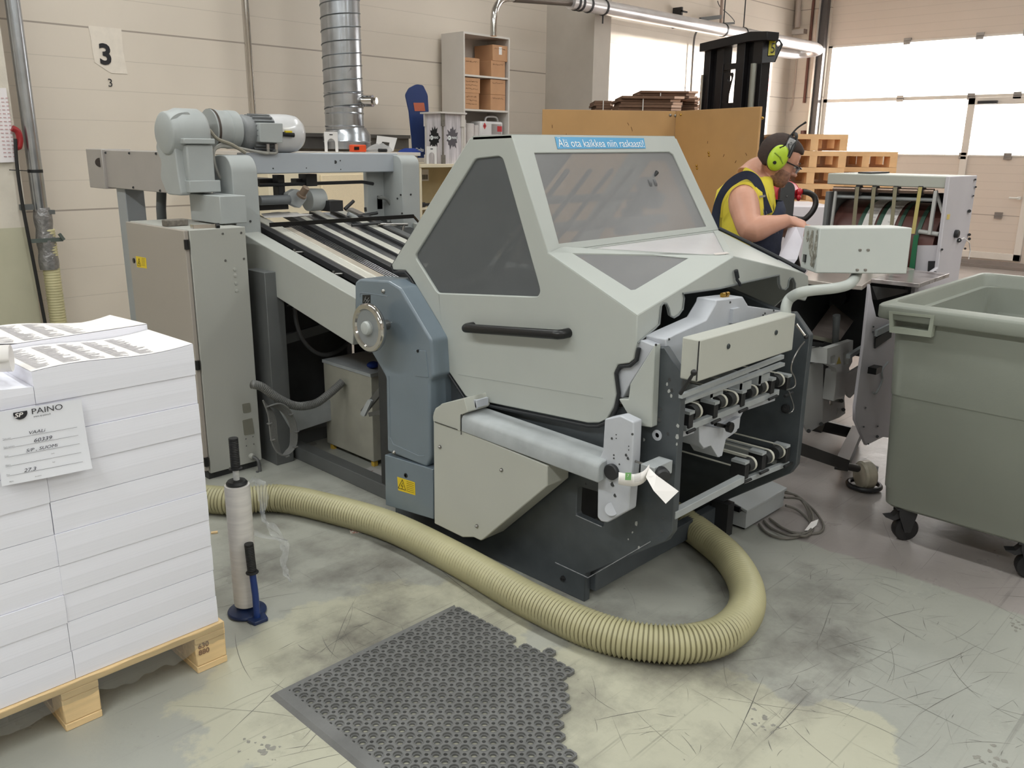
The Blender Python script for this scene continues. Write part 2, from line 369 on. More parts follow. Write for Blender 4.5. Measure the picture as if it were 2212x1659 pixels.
struct(build('wall_front', MB().box(-7, XW+0.3, -8.3, -8, 0, 5.2), wallM, origin=(0, -8, 0)))
DY0, DY1, DZ1 = 1.5, 6.40, 4.35
struct(build('wall_right', MB().plate([(XW, -8, 0), (XW, DY0, 0), (XW, DY0, DZ1), (XW, DY1, DZ1), (XW, DY1, 0), (XW, YWL, 0), (XW, YWL, 5.2), (XW, -8, 5.2)], (0.3, 0, 0)), wallM, origin=(XW, 0, 0)))
# sectional industrial door in the right wall
door = struct(build('door_1', MB().box(XW+0.06, XW+0.10, DY0, DY1, 0.0, 1.553).box(XW+0.06, XW+0.10, DY0, DY1, 3.19, DZ1), doorM, origin=(XW+0.06, 4.3, 0)))
fm = MB()
for a, b in ((1.553, 1.575), (2.35, 2.40), (3.165, 3.195)): fm.box(XW+0.05, XW+0.11, DY0, DY1, a, b)
fm.box(XW+0.05, XW+0.11, DY1-0.06, DY1, 1.553, 3.19).box(XW+0.05, XW+0.11, DY0, DY0+0.06, 1.553, 3.19)
build('door_rail', fm, M('door_frame_white', (222, 214, 206), 0.4, var=0.02), door)
# wicket door in the big door
YP0, YP1 = 3.25, 4.24
wk = MB().box(XW+0.03, XW+0.12, YP1-0.10, YP1, 0.12, 2.36).box(XW+0.03, XW+0.12, YP0, YP0+0.10, 0.12, 2.36).box(XW+0.03, XW+0.12, YP0, YP1, 2.26, 2.36).box(XW+0.03, XW+0.12, YP0, YP1, 0.12, 0.22)
wo = build('wicket_frame', wk, MATS['door_frame_white'], door, bevel=0.008)
build('closer', MB().box(XW-0.02, XW+0.03, 3.85, 4.1, 2.27, 2.31), MATS['dark_steel'], wo)
build('handle', MB().box(XW-0.03, XW+0.03, 3.36, 3.40, 0.98, 1.02).cyl((XW-0.03, 3.38, 1.0), (XW-0.03, 3.5, 1.0), 0.012), whiteM, wo)
build('threshold', MB().box(XW-0.06, XW+0.14, DY0, DY1, 0.0, 0.045).box(XW, XW+0.13, DY0, DY1, 0.045, 0.10), alu, door)
hg = MB()
for y_ in (2.6, 3.62, 4.21, 5.2):
    for z_ in (0.745, 1.56, 2.375, 3.18): hg.box(XW+0.03, XW+0.06, y_-0.05, y_+0.05, z_-0.045, z_-0.008).box(XW+0.03, XW+0.06, y_-0.05, y_+0.05, z_+0.008, z_+0.045).cyl((XW+0.04, y_-0.05, z_), (XW+0.04, y_+0.05, z_), 0.008, n=8)
build('hinges', hg, alu, door)
glassM = clear('window_acrylic', (250, 250, 250), 0.12, (220, 220, 220), 0.1)
for k, (a, b) in enumerate(((1.575, 2.35), (2.40, 3.165))):
    g_ = MB()
    for y0, y1 in ((DY0+0.06, YP0), (YP0, YP1), (YP1, DY1-0.06)) if k == 0 else ((DY0+0.06, DY1-0.06),):
        g_.box(XW+0.075, XW+0.085, y0+0.01, y1-0.01, a, b)
    struct(build('window_%d' % (k+1), g_, glassM))
# door track
tr = struct(build('trim_1', MB().box(XW-0.10, XW, DY1+0.02, DY1+0.11, 0, 5.0), M('track_dark', (84, 80, 80), 0.45, 0.3), origin=(XW, DY1, 0)))
build('guide_rail', MB().box(XW-0.14, XW-0.10, DY1+0.11, DY1+0.14, 0, 5.0).box(XW-0.10, XW, DY1+0.11, DY1+0.125, 0, 5.0), alu, tr)
# boxed-in pillar on the back wall
cx0 = 7.76
struct(build('trim_2', MB().box(cx0, 8.05, 6.30, YWL, 0, 5.2), M('pillar_board', (188, 180, 170), 0.7, var=0.04)))
# plastered pier on the left end of the back wall, painted green below
PIL = M('pier_plaster', (206, 198, 186), 0.8, var=0.06, scale=8, bump=0.2)
pr_ = PY(84, 690, 6.85)
pier = struct(build('trim_3', MB().box(-1.0, pr_.x, 6.80, YWL, 1.02, 5.2), PIL))
build('lower_paint', MB().box(-1.0, pr_.x-0.002, 6.80, YWL, 0.0, 1.02), M('pier_green', (178, 174, 152), 0.7, var=0.04), pier)
# ================================================================ paper on the pallet, front left
wood = M('pallet_pine', (226, 196, 148), 0.7, var=0.14, scale=6, aniso=(1, 9, 9), bump=0.1)
woodE = M('pallet_pine_old', (196, 150, 104), 0.75, var=0.2, scale=5, aniso=(1, 6, 9))
paperS = M('paper_edges', (232, 232, 241), 0.65, var=0.035, scale=9, aniso=(0.3, 0.3, 90))
paperT = M('paper_sheet', (240, 236, 234), 0.6, var=0.015)
inkM = M('ink_black', (28, 26, 32), 0.6, var=0.05)
inkG = M('print_grey', (204, 200, 202), 0.6, var=0.25, scale=60, aniso=(1, 6, 1))
def pallet(name, x0, x1, y0, y1, z, label, cat='pallet', group=None, mt=wood, along='x', nb=5):
    """deck boards run along `along`; stringer boards below them the other way, nine blocks, three runners"""
    root = thing(name, ((x0+x1)/2, (y0+y1)/2, z), label, cat, group)
    X = (lambda a, b, c, d, e, f: (a, b, c, d, e, f)) if along == 'x' else (lambda a, b, c, d, e, f: (c, d, a, b, e, f))
    A0, A1, B0, B1 = (x0, x1, y0, y1) if along == 'x' else (y0, y1, x0, x1)
    w = (B1-B0)/(nb*1.25-0.25)
    for i in range(nb):
        b = B0+i*w*1.25; build('deck_board', MB().box(*X(A0, A1, b, b+w, z+0.122, z+0.144)), mt, root, bevel=0.002, seg=1)
    bw = 0.1
    for a in (A0, (A0+A1)/2-bw/2, A1-bw):
        build('stringer_board', MB().box(*X(a, a+bw, B0, B1, z+0.10, z+0.122)), mt, root, bevel=0.002, seg=1)
        for b in (B0, (B0+B1)/2-bw/2, B1-bw):
            build('block', MB().box(*X(a, a+bw, b+0.002, b+bw-0.002, z+0.022, z+0.10)), mt, root, bevel=0.003, seg=1)
    for a in (A0, (A0+A1)/2-bw/2, A1-bw): build('bottom_board', MB().box(*X(a, a+bw, B0, B1, z, z+0.022)), mt, root, bevel=0.002, seg=1)
    return root
PAL = (0.22, 1.10, 2.32, 2.95)
pr = pallet('wooden_pallet', *PAL, 0.0, 'light pine pallet under the big stack of white paper, stamped 630 880')
stamp = MB()
for k, s_ in enumerate(('630', '880')):
    t = text(s_, (1.008, 2.3215, 0.083-k*0.022), (1, 0, 0), (0, 0, 1), 0.017, 0.0012, 0.0006); stamp.add(t.v, t.f)
build('stamp', stamp, M('stamp_brown', (130, 100, 80), 0.8), pr, smooth=False, label='worn brown stamped digits')
# clear wrap hanging under the deck edge
wrap = clear('stretch_film', (235, 235, 230), 0.14, (200, 200, 196), 0.15)
wm = MB(); top = []; bot = []
for i in range(41):
    x = 0.24+0.855*i/40; s_ = 0.006*math.sin(i*0.9)+0.004*math.sin(i*2.3)
    top.append(V((x, 2.318, 0.142+0.002*math.sin(i)))); bot.append(V((x, 2.316+0.004*math.sin(i*2.1), (0.075+s_ if 0.34 < x < 0.60 or 0.72 < x < 0.98 else 0.088+s_*0.5))))
wm.add(top+bot, [(i, i+1, i+42, i+41) for i in range(40)])
build('wrap_film', wm, wrap, pr, label='loose clear film along the front edge')
# bundles: 2 x 2 piles of ten
XS, YS = 0.655, 2.63
Z0 = 0.146; zt = [0.146, 0.235, 0.325, 0.41, 0.497, 0.59, 0.683, 0.776, 0.868, 0.955]
ORD = ['lowest', 'second from the bottom', 'third from the bottom', 'fourth from the bottom', 'fifth from the bottom', 'fifth from the top', 'fourth from the top', 'third from the top', 'second from the top', 'topmost']
def bundle(x0, x1, y0, y1, z0, z1, seed, top=False, back=False):
    """a pile of loose sheets: slightly bulging top, edges not quite flush"""
    rnd = random.Random(seed); n = 12; mb = MB(); rs = []
    jx, jy = rnd.uniform(-.0012, .0012), rnd.uniform(-.0035, .002)
    for k in range(3):
        t = k/2; z = z0+(z1-z0)*t; e = 0.0015 if k == 1 else 0
        q = []
        for i in range(n+1): q.append(V((x0+(x1-x0)*i/n+jx, y0-e+jy, z)))
        for i in range(1, n+1): q.append(V((x1+e+jx, y0+(y1-y0)*i/n+jy, z)))
        for i in range(1, n+1): q.append(V((x1-(x1-x0)*i/n+jx, y1+jy, z)))
        for i in range(1, n): q.append(V((x0+jx, y1-(y1-y0)*i/n+jy, z)))
        rs.append(q)
    if top:
        for q in rs[2:]:
            for p in q:
                u = (p.x-x0)/(x1-x0); v = (p.y-y0)/(y1-y0); p.z += top(u, v)
    mb.rings(rs, cap=False); b = len(mb.v)
    # top grid
    g = []
    for j in range(n+1):
        for i in range(n+1):
            u, v = i/n, j/n; x, y = x0+(x1-x0)*u+jx, y0+(y1-y0)*v+jy; g.append(V((x, y, z1+(top(u, v) if top else 0))))
    mb.add(g, [(j*(n+1)+i, j*(n+1)+i+1, (j+1)*(n+1)+i+1, (j+1)*(n+1)+i) for j in range(n) for i in range(n)])
    mb.add([(x0+jx, y0+jy, z0), (x1+jx, y0+jy, z0), (x1+jx, y1+jy, z0), (x0+jx, y1+jy, z0)], [(0, 3, 2, 1)]); return mb
wave = lambda a, b, c: (lambda u, v: a*math.sin(u*2.6+b)*0.7+c*(u-0.5)**2*3+0.006*math.sin(v*3+u*2))
piles = [('front right', XS+0.0008, 1.085, 2.33, YS-0.002), ('front left', 0.232, XS-0.0008, 2.33, YS-0.002), ('back right', XS+0.0008, 1.085, YS+0.002, 2.925), ('back left', 0.232, XS-0.0008, YS+0.002, 2.925)]
for pi, (pn, a, b, c, d) in enumerate(piles):
    for k in range(10):
        z0 = zt[k]; z1 = zt[k+1]-0.0015 if k < 9 else (1.035 if pn != 'front left' else 1.015)
        f = wave(0.006, 0.5, 0.02) if k == 9 else None
        if k == 9 and pn == 'front right': f = lambda u, v: 0.012*u+0.008*math.sin(u*5.5+0.6)-0.004*v
        if k == 9 and pn == 'back right': f = lambda u, v: 0.018+0.014*math.sin(u*5.0+0.4)*v+0.02*max(0, u-0.8)*v*5*0.5-0.012*v+0.006*u
        if k == 9 and pn == 'front left': f = lambda u, v: 0.01*math.sin(u*4)-0.006
        o = build('paper_bundle', bundle(a, b, c, d, z0, z1, pi*20+k, f), paperS, smooth=False)
        tag(o, 'white paper bundle, %s in the %s pile' % (ORD[k], pn), 'paper bundle', 'paper bundles on the pallet')
        if k == 9 and 'right' in pn:
            # printed top sheet: columns of small grey type
            pm = MB(); sm = MB()
            n = 14
            zz = lambda u, v: z1+f(u, v)+0.0016+(0.010*max(0, 0.12-u)*8 if pn == 'back right' else 0.0)
            g = [V((a+(b-a)*i/n, c+(d-c)*j/n, zz(i/n, j/n))) for j in range(n+1) for i in range(n+1)]
            sm.add(g, [(j*(n+1)+i, j*(n+1)+i+1, (j+1)*(n+1)+i+1, (j+1)*(n+1)+i) for j in range(n) for i in range(n)])
            sh = build('top_sheet', sm, paperT, o, label='printed top sheet with columns of small grey type')
            rnd = random.Random(3+pi)
            for cidx in range(4 if pn == 'back right' else 5):
                u0 = 0.04+cidx*0.155
                for r_ in range(30):
                    v0 = 0.06+r_*0.029; ln = rnd.uniform(0.045, 0.115)
                    q = [V((a+(b-a)*uu, c+(d-c)*vv, zz(uu, vv)+0.0009)) for uu, vv in ((u0, v0), (u0+ln, v0), (u0+ln, v0+0.019), (u0, v0+0.019))]
                    pm.add(q, [(0, 1, 2, 3)])
            build('print', pm, inkG, sh, smooth=False)
# rolled-up sheet lying on the left pile
rl = MB(); path = [PZ(-40, 770, 1.075), PZ(20, 790, 1.075)]
a0 = V((0.35, 2.52, 1.075)); a1 = PZ(25, 775, 1.07)
dr = (a1-a0).normalized(); sd = dr.cross(UP).normalized(); prof = []
for i in range(34):
    t = i/33; an = t*2*math.pi*1.25; rr = 0.034-0.008*t; prof.append((rr*math.cos(an), rr*math.sin(an)))
rs = []
for k in range(2):
    e = a0 if k == 0 else a1
    rs.append([e+sd*p+UP*q*(1.0+0.1*k) for p, q in prof])
rl.add(rs[0]+rs[1], [(i, i+1, 34+i+1, 34+i) for i in range(33)])
rr_ = tag(build('rolled_sheet', rl, paperT), 'loosely rolled white sheet lying on the front left paper pile', 'paper roll')
rr_.modifiers.new('t', 'SOLIDIFY').thickness = 0.001
# job ticket hanging down the front of the stack
TK = [PY(x, y, 2.318) for x, y in ((-45, 905), (177, 862), (203, 1016), (10, 1057))]
o0 = V((TK[1].x-0.235, 0, TK[1].z)); 
def tk(u, v):  # u 0..1 left-right, v 0..1 top-down
    p = V((0.512+0.150*u, 2.322, 0.948-0.150*v)); p.y -= 0.0035+0.018*v*v*(0.4+0.6*u)+0.002*math.sin(u*3); p.x += 0.006*v; p.z += -0.012*u+0.012*v*u; return p
PTL, PTR, PBR, PBL = PY(-12, 893, 2.31), PY(177, 862, 2.31), PY(203, 1014, 2.285), PY(9, 1055, 2.29)
def tk(u, v):
    a = PTL.lerp(PTR, u); b = PBL.lerp(PBR, u); p = a.lerp(b, v); p.y = 2.321-0.006-0.02*v*v*(0.3+0.7*u)-0.003*math.sin(u*3.1)*v; return p
n = 16; tm = MB().add([tk(i/n, j/n) for j in range(n+1) for i in range(n+1)], [(j*(n+1)+i, (j+1)*(n+1)+i, (j+1)*(n+1)+i+1, j*(n+1)+i+1) for j in range(n) for i in range(n)])
ticket = tag(build('job_ticket', tm, M('ticket_white', (228, 229, 236), 0.6, var=0.01)), 'white handwritten job ticket with round logo hanging on the paper stack', 'paper note')
uu = (PTR-PTL).normalized(); vv = (PTL-PBL).normalized()
def tkmap(mb):
    for p in mb.v:
        pass
    return mb
def onticket(u, v, s_, h, bold=0.0, shear=0.0, sx=1.0):
    o = tk(u, v); a = (tk(u+0.1, v)-tk(u, v)).normalized(); b = (tk(u, v-0.1)-tk(u, v)).normalized() if v > 0.1 else (tk(u, v)-tk(u, v+0.1)).normalized()
    return text(s_, o, a, b, h, 0.0028, bold, shear, sx)
W_ = (PTR-PTL).length; H_ = (PTL-PBL).length
tb = MB(); th = MB(); tl = MB()
for s_, u, v, h, bd, sx in (('PAINO', 0.40, 0.10, 0.0150, -0.0001, 1.2), ('www.sp-paino.fi', 0.42, 0.145, 0.0045, 0.0, 1.0)):
    t = onticket(u, v, s_, h, bd, 0, sx); tb.add(t.v, t.f)
o = tk(0.28, 0.055); a = uu; b = vv; n3 = a.cross(b)
# round logo, cut off by the top edge: disc with light letters left out
cpts = [o+a*(0.0165*math.cos(t))+b*(0.0165*math.sin(t))+n3*0.0026 for t in [math.pi+0.15+(math.pi-0.3)*i/14 for i in range(15)]]
tb.add(cpts+[o+a*0.0160+b*0.003+n3*0.0026, o-a*0.0160+b*0.003+n3*0.0026], [tuple(range(17))])
tw = onticket(0.21, 0.105, 'SP', 0.011, 0.0003, 0.2, 1.25)
for p in tw.v: p += n3*0.0012
for s_, u, v, h in (('VAALi', 0.34, 0.365, 0.0085), ('60339', 0.385, 0.485, 0.010), ('S/P , SUOMi', 0.29, 0.60, 0.0085), ('27.3', 0.24, 0.865, 0.0095)):
    t = onticket(u, v, s_, h, 0.0, 0.25, 1.25); th.add(t.v, t.f)
for v in (0.385, 0.50, 0.62, 0.745, 0.875): q = MB().bar(tk(0.06, v)+n3*0.003, tk(0.9, v)+n3*0.003, 0.0004, 0.0006); tl.add(q.v, q.f)
for u, v, s_ in ((0.06, 0.375, 'Työn nimi'), (0.06, 0.49, 'Työn numero'), (0.06, 0.61, 'Sivut'), (0.56, 0.69, 'Lava'), (0.06, 0.735, 'Määrä'), (0.56, 0.81, 'Kpl'), (0.06, 0.865, 'Pvm'), (0.08, 0.965, 'PEFC'), (0.35, 0.955, 'sp-paino')):
    t = onticket(u, v, s_, 0.0032); tl.add(t.v, t.f)
build('logo', tb, inkM, ticket, smooth=False); build('logo_letters', tw, paperT, ticket, smooth=False, label='white letters on the black logo disc')
build('handwriting', th, M('pen_ink', (48, 46, 60), 0.6), ticket, smooth=False, label='handwritten lines in dark pen'); build('ruled_lines', tl, M('print_dark_grey', (120, 120, 124), 0.6), ticket, smooth=False)
# ================================================================ stretch film dispenser
blueM = M('navy_enamel', (28, 44, 82), 0.4, var=0.15, scale=12)
bx, by = 1.295, 2.545
FD = thing('film_dispenser', (bx, by, 0), 'hand stretch film dispenser with white roll standing upright on blue base beside the paper stack', 'film dispenser')
D2 = PZ(556, 1340, 0.0); gv = (V((D2.x-bx, D2.y-by, 0))).normalized(); gs = gv.cross(UP)
gd = (V((D2.x, D2.y, 0))-V((bx, by, 0))).length
base = MB().lathe((bx, by, 0), (0, 0, 1), [(0.062, 0), (0.068, 0.006), (0.066, 0.014), (0.050, 0.022), (0.030, 0.03)], 32)
b2 = V((D2.x, D2.y, 0))
tp = [V((bx, by, 0))+gs*0.045+gv*0.02, b2-gv*0.035+gs*0.020, b2-gv*0.005+gs*0.034, b2+gv*0.03+gs*0.026, b2+gv*0.03-gs*0.026, b2-gv*0.005-gs*0.034, b2-gv*0.035-gs*0.020, V((bx, by, 0))-gs*0.045+gv*0.02]
base.plate(tp, (0, 0, 0.014))
build('base', base, blueM, FD, bevel=0.003)
sp_ = V((bx, by, 0)); tilt = V((-0.012, 0.0, 0))
T_ = lambda z: V((bx, by, z))
build('core', MB().cyl(T_(0.028), T_(0.497), 0.0285, n=28), M('cardboard_core', (176, 150, 120), 0.8), FD)
FR = build('film_roll', MB().lathe(T_(0), (0, 0, 1), [(0.026, 0.036), (0.041, 0.038), (0.0425, 0.05), (0.0425, 0.475), (0.041, 0.488), (0.027, 0.490)], 40), M('white_film_roll', (214, 210, 206), 0.35, var=0.08, scale=8, aniso=(1, 1, 12)), FD, label='white roll of film')
build('hub', MB().lathe(T_(0), (0, 0, 1), [(0.025, 0.03), (0.031, 0.031), (0.031, 0.04)], 24).lathe(T_(0), (0, 0, 1), [(0.034, 0.490), (0.036, 0.495), (0.030, 0.503), (0.012, 0.506)], 24), blackM, FD)
build('spindle', MB().cyl(T_(0.50), T_(0.545), 0.0105, n=14), M('tape_white', (200, 200, 198), 0.4, var=0.15, scale=60), FD)
def grip(p0, p1, r):
    P = [p0.lerp(p1, t/36) for t in range(37)]; return MB().tube(P, [r*(0.92 if i % 2 else 1.0) if 2 < i < 35 else (r*1.35 if i <= 1 else r*0.96) for i in range(37)], 20)
build('grip', grip(T_(0.545), T_(0.655), 0.0165), blackM, FD)
hb = b2+V((0, 0, 0)); 
build('side_arm', MB().tube([hb+V((0, 0, 0.012)), hb+V((0, 0, 0.10)), hb+V((-0.004, 0.002, 0.19))], 0.0115, 16), M('blue_enamel', (26, 54, 118), 0.35), FD, label='bright blue bent tube')
build('grip', grip(hb+V((-0.004, 0.002, 0.185)), hb+V((-0.008, 0.003, 0.295)), 0.0160), blackM, FD)
# loose film strand coming off the roll
fm2 = MB(); pts = [PD(x, y, D) for x, y, D in ((542, 1035, 2.74), (562, 1048, 2.75), (570, 1085, 2.76), (567, 1112, 2.74), (582, 1135, 2.72), (607, 1165, 2.72), (617, 1190, 2.72), (612, 1215, 2.72), (620, 1240, 2.72), (629, 1257, 2.72))]
cp = spline(pts, 6); wd = [0.020, 0.03, 0.018, 0.010, 0.024, 0.022, 0.018, 0.016, 0.008, 0.003]; n = len(cp); g = []
rnd = random.Random(5)
for i, p in enumerate(cp):
    q = wd[min(9, i//6)]; t = (cp[min(n-1, i+1)]-cp[max(0, i-1)]).normalized(); s_ = t.cross(V((-0.69, -0.72, 0.1))).normalized()
    for j in range(5): g.append(p+s_*(q*(j/4-0.5)*2*0.6)+WC*(0.008*math.sin(j*2.2+i*0.9))+V((rnd.uniform(-.002, .002), 0, rnd.uniform(-.002, .002))))
fm2.add(g, [(i*5+j, i*5+j+1, (i+1)*5+j+1, (i+1)*5+j) for i in range(n-1) for j in range(4)])
pts2 = [PD(x, y, 2.72) for x, y in ((549, 1150), (565, 1155), (590, 1160), (622, 1168))]; g = []
for i, p in enumerate(pts2):
    for j in range(4): g.append(p+V((0, 0, (0.012-0.003*i)*(j/3-0.5)*2))+WC*0.006*math.sin(j*2+i))
fm2.add(g, [(i*4+j, i*4+j+1, (i+1)*4+j+1, (i+1)*4+j) for i in range(3) for j in range(3)])
build('film_tail', fm2, clear('film_strand', (245, 245, 245), 0.20, (225, 228, 232), 0.06), FD, angle=180, label='crumpled clear strip hanging off the roll')
# ================================================================ perforated rubber mat
matM = M('mat_rubber', (108, 108, 107), 0.6, var=0.16, scale=7, bump=0.15, bscale=120)
MX0, MY1, PT, MT = 1.100, 2.062, 0.0366, 0.012
gx0, gy1 = 1.1645, 2.0145          # first big hole
tear = [PZ(x, y, 0) for x, y in ((975, 1306), (1000, 1322), (1022, 1332), (1046, 1342), (1075, 1358), (1082, 1372), (1112, 1370), (1118, 1392), (1150, 1405), (1192, 1410), (1200, 1432), (1236, 1445), (1240, 1466), (1216, 1482), (1232, 1495), (1224, 1560), (1212, 1590), (1222, 1612), (1248, 1640), (1300, 1700), (1330, 1800))]
def tear_x(y):
    for i in range(len(tear)-1):
        a, b = tear[i], tear[i+1]
        if min(a.y, b.y) <= y <= max(a.y, b.y) and abs(a.y-b.y) > 1e-6: return a.x+(b.x-a.x)*(y-a.y)/(b.y-a.y)
    return tear[0].x if y > tear[0].y else tear[-1].x
mm = MB(); R1, R2, NB = 0.0128, 0.0058, 12
h = PT/2
def cell():
    """one square cell: round hole in the middle, quarter holes at its four corners"""
    outer = []
    for k, (sx, sy) in enumerate(((1, 1), (-1, 1), (-1, -1), (1, -1))):
        a0 = math.pi*(1+0.5*k)+0.0
        seq = [(sx*h+R2*math.cos(t), sy*h+R2*math.sin(t)) for t in [a0+(math.pi/2)*(1-i/3) for i in range(4)]]
        outer += seq
    return outer
oc = cell()
hole = [(R1*math.cos(2*math.pi*i/16), R1*math.sin(2*math.pi*i/16)) for i in range(16)]
o3 = [V((x, y, 0)) for x, y in oc]; h3 = [V((x, y, 0)) for x, y in hole]
cm = MB().plate(o3, (0, 0, MT), [h3])
rim = MB().rings([[V((r_*math.cos(2*math.pi*j/16), r_*math.sin(2*math.pi*j/16), z)) for j in range(16)] for r_, z in ((R1, MT-0.001), (R1+0.0006, MT+0.0012), (R1+0.0026, MT+0.0012), (R1+0.0034, MT-0.001))], cap=False)
led = MB().rings([[V((r_*math.cos(2*math.pi*j/16), r_*math.sin(2*math.pi*j/16), z)) for j in range(16)] for r_, z in ((R1+0.0005, 0.007), (R1-0.0035, 0.0065), (R1-0.0035, 0.0005))], cap=False)
cm.add(rim.v, rim.f); cm.add(led.v, led.f)
rows = 26
for j in range(rows):
    cy = gy1-j*PT
    for i in range(40):
        cx = gx0+i*PT
        if cx+h*0.55 > tear_x(cy)+0.012*math.sin(i*7.3+j*3.1)*0.5: break
        mm.add([p+V((cx, cy, 0)) for p in cm.v], cm.f)
# solid bevelled borders on the two whole edges (top edge and left edge)
bx1 = gx0-h; by1 = gy1+h
tx = tear_x(MY1-0.01)-0.005
yb = gy1-rows*PT
def strip(pa, pb, n_in):
    pass
mm.rings([[V((MX0, MY1, 0)), V((MX0+0.012, MY1-0.012, MT)), V((bx1, by1, MT)), V((bx1, by1, 0))], [V((tx+0.01, MY1, 0)), V((tx, MY1-0.012, MT)), V((tx-0.01, by1, MT)), V((tx-0.01, by1, 0))]])
mm.rings([[V((MX0, MY1, 0)), V((MX0+0.012, MY1-0.012, MT)), V((bx1, by1, MT)), V((bx1, by1, 0))], [V((MX0, yb, 0)), V((MX0+0.012, yb, MT)), V((bx1, yb, MT)), V((bx1, yb, 0))]])
tag(build('rubber_mat', mm, matM, smooth=True, angle=30), 'dark grey rubber mat full of round holes, its right edge torn ragged, on the floor', 'mat')
# ================================================================ big suction hose on the floor
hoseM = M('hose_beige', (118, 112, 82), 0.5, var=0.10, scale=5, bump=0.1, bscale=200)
hr = 0.064
hp = [V(q) for q in ((2.15, 6.72, 0.28), (2.1, 6.5, 0.09), (1.9, 6.0, hr), (1.55, 4.9, hr), (1.42, 3.9, hr))]+[PZ(x, y, hr) for x, y in ((470, 1080), (600, 1076), (720, 1100), (850, 1140), (1000, 1215), (1150, 1300), (1300, 1367), (1440, 1391), (1545, 1378), (1605, 1330), (1612, 1270), (1575, 1205), (1510, 1150), (1450, 1110), (1400, 1080))]
hm = hose(MB(), spline(hp, 10), hr, 0.0150, 0.0085, 22)
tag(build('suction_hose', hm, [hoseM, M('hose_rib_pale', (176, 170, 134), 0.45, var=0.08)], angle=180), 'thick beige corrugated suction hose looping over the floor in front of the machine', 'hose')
# litter
tag(build('wood_chip', MB().obox(PZ(463, 1150, 0.004), (0.012, -0.006, 0), (0.003, 0.006, 0), (0, 0, 0.003)), wood), 'small splinter of pale wood on the floor beside the film dispenser', 'wood chip')
tag(build('paper_scrap', MB().obox(PZ(768, 1148, 0.001), (0.02, -0.012, 0), (0.008, 0.014, 0), (0, 0, 0.0008)), M('scrap_print', (196, 150, 136), 0.7, var=0.3, scale=90, col2=(220, 214, 205), thr=(0.45, 0.5))), 'small printed paper scrap lying behind the beige hose', 'paper scrap')
# ================================================================ folding machine
grey = M('machine_grey', (178, 182, 178), 0.42, var=0.03, scale=3)
greyD = M('machine_grey_dusty', (162, 166, 168), 0.6, var=0.14, scale=9, bump=0.05)
cream = M('machine_cream', (182, 183, 175), 0.45, var=0.03, scale=3)
blueG = M('machine_blue_grey', (112, 124, 134), 0.28, var=0.06, scale=5, coat=0.3)
anth = M('machine_anthracite', (72, 77, 81), 0.42, var=0.12, scale=14)
light = M('cast_light_grey', (188, 191, 198), 0.5, var=0.06, scale=10)
chrome = M('chrome', (200, 196, 192), 0.12, 1.0, 0.03)
steel = M('steel_shaft', (150, 148, 145), 0.28, 0.9, 0.08)
dk = M('interior_dark', (46, 47, 48), 0.6, var=0.25, scale=8)
black = M('black_plastic', (16, 16, 18), 0.35, var=0.1)
seal = M('seal_dark', (36, 38, 42), 0.6)
beltM = M('belt_cream', (206, 204, 192), 0.6)
brass = M('brass', (190, 150, 70), 0.25, 1.0)
yellow = M('sticker_yellow', (226, 196, 40), 0.5, var=0.03)
FM = thing('folding_machine', (2.65, 2.2, 0), 'large grey folding machine with faceted window hood, handwheel and blue lettered strip', 'folding machine')
XN, XF = 2.2, 3.07
xy = lambda pts, x=XN: [PX(a, b, x) for a, b in pts]
# ---- dark side plates
edge = xy([(1416, 750), (1434, 750), (1474, 813), (1470, 870), (1462, 980), (1456, 1090), (1452, 1150), (1438, 1170), (1265, 1240), (1262, 1298)])
edge[-1].z = 0.0
near = edge+[V((XN, 2.85, 0.0)), V((XN, 2.85, 0.70)), V((XN, 2.25, 0.74)), V((XN, 1.75, 0.72)), PX(1345, 880, XN), PX(1412, 915, XN)]
hole = roundpoly(xy([(1247, 1050), (1244, 1113), (1303, 1139), (1303, 1066)]), 0.012)
sp1 = build('side_plate', MB().plate(near, (0.032, 0, 0), [hole]), anth, FM, bevel=0.003, seg=1)
gz = MB()
for a, b in (((1199, 1215), (1270, 1248)), ((1270, 1248), (1405, 1170)), ((1244, 1113), (1300, 1138))): gz.bar(PX(*a, XN-0.0012), PX(*b, XN-0.0012), 0.0025, 0.0025, (1, 0, 0))
build('weld_edge', gz, M('worn_edge', (150, 152, 156), 0.5, var=0.3, scale=40), sp1, label='pale worn bead')
bo = MB(); hl = MB()
for a, b, r in ((1420, 940, 0.018),): bo.lathe(PX(a, b, XN), (-1, 0, 0), [(r, 0), (r, 0.003), (0.009, 0.004), (0.007, -0.002)], 24)
build('bearing_ring', bo, light, sp1)
for a, b, r in ((1447, 820, .006), (1452, 843, .006), (1428, 884, .0045), (1425, 907, .007), (1443, 937, .005), (1413, 879, .003), (1414, 894, .003), (1432, 1119, .005), (1430, 1147, .006), (1374, 943, .003), (1374, 965, .003), (1266, 1045, .004), (1367, 920, .004)):
    hl.cyl(PX(a, b, XN+0.002), PX(a, b, XN-0.0015), r, n=12)
build('bolt_holes', hl, dk, sp1)
build('bolt', MB().lathe(PX(1217, 1249, XN), (-1, 0, 0), [(0.011, 0), (0.011, 0.003), (0.007, 0.004), (0.007, 0.012), (0.003, 0.012), (0.003, 0.009)], 16), darkM, sp1)
chips = MB(); rnd = random.Random(3)
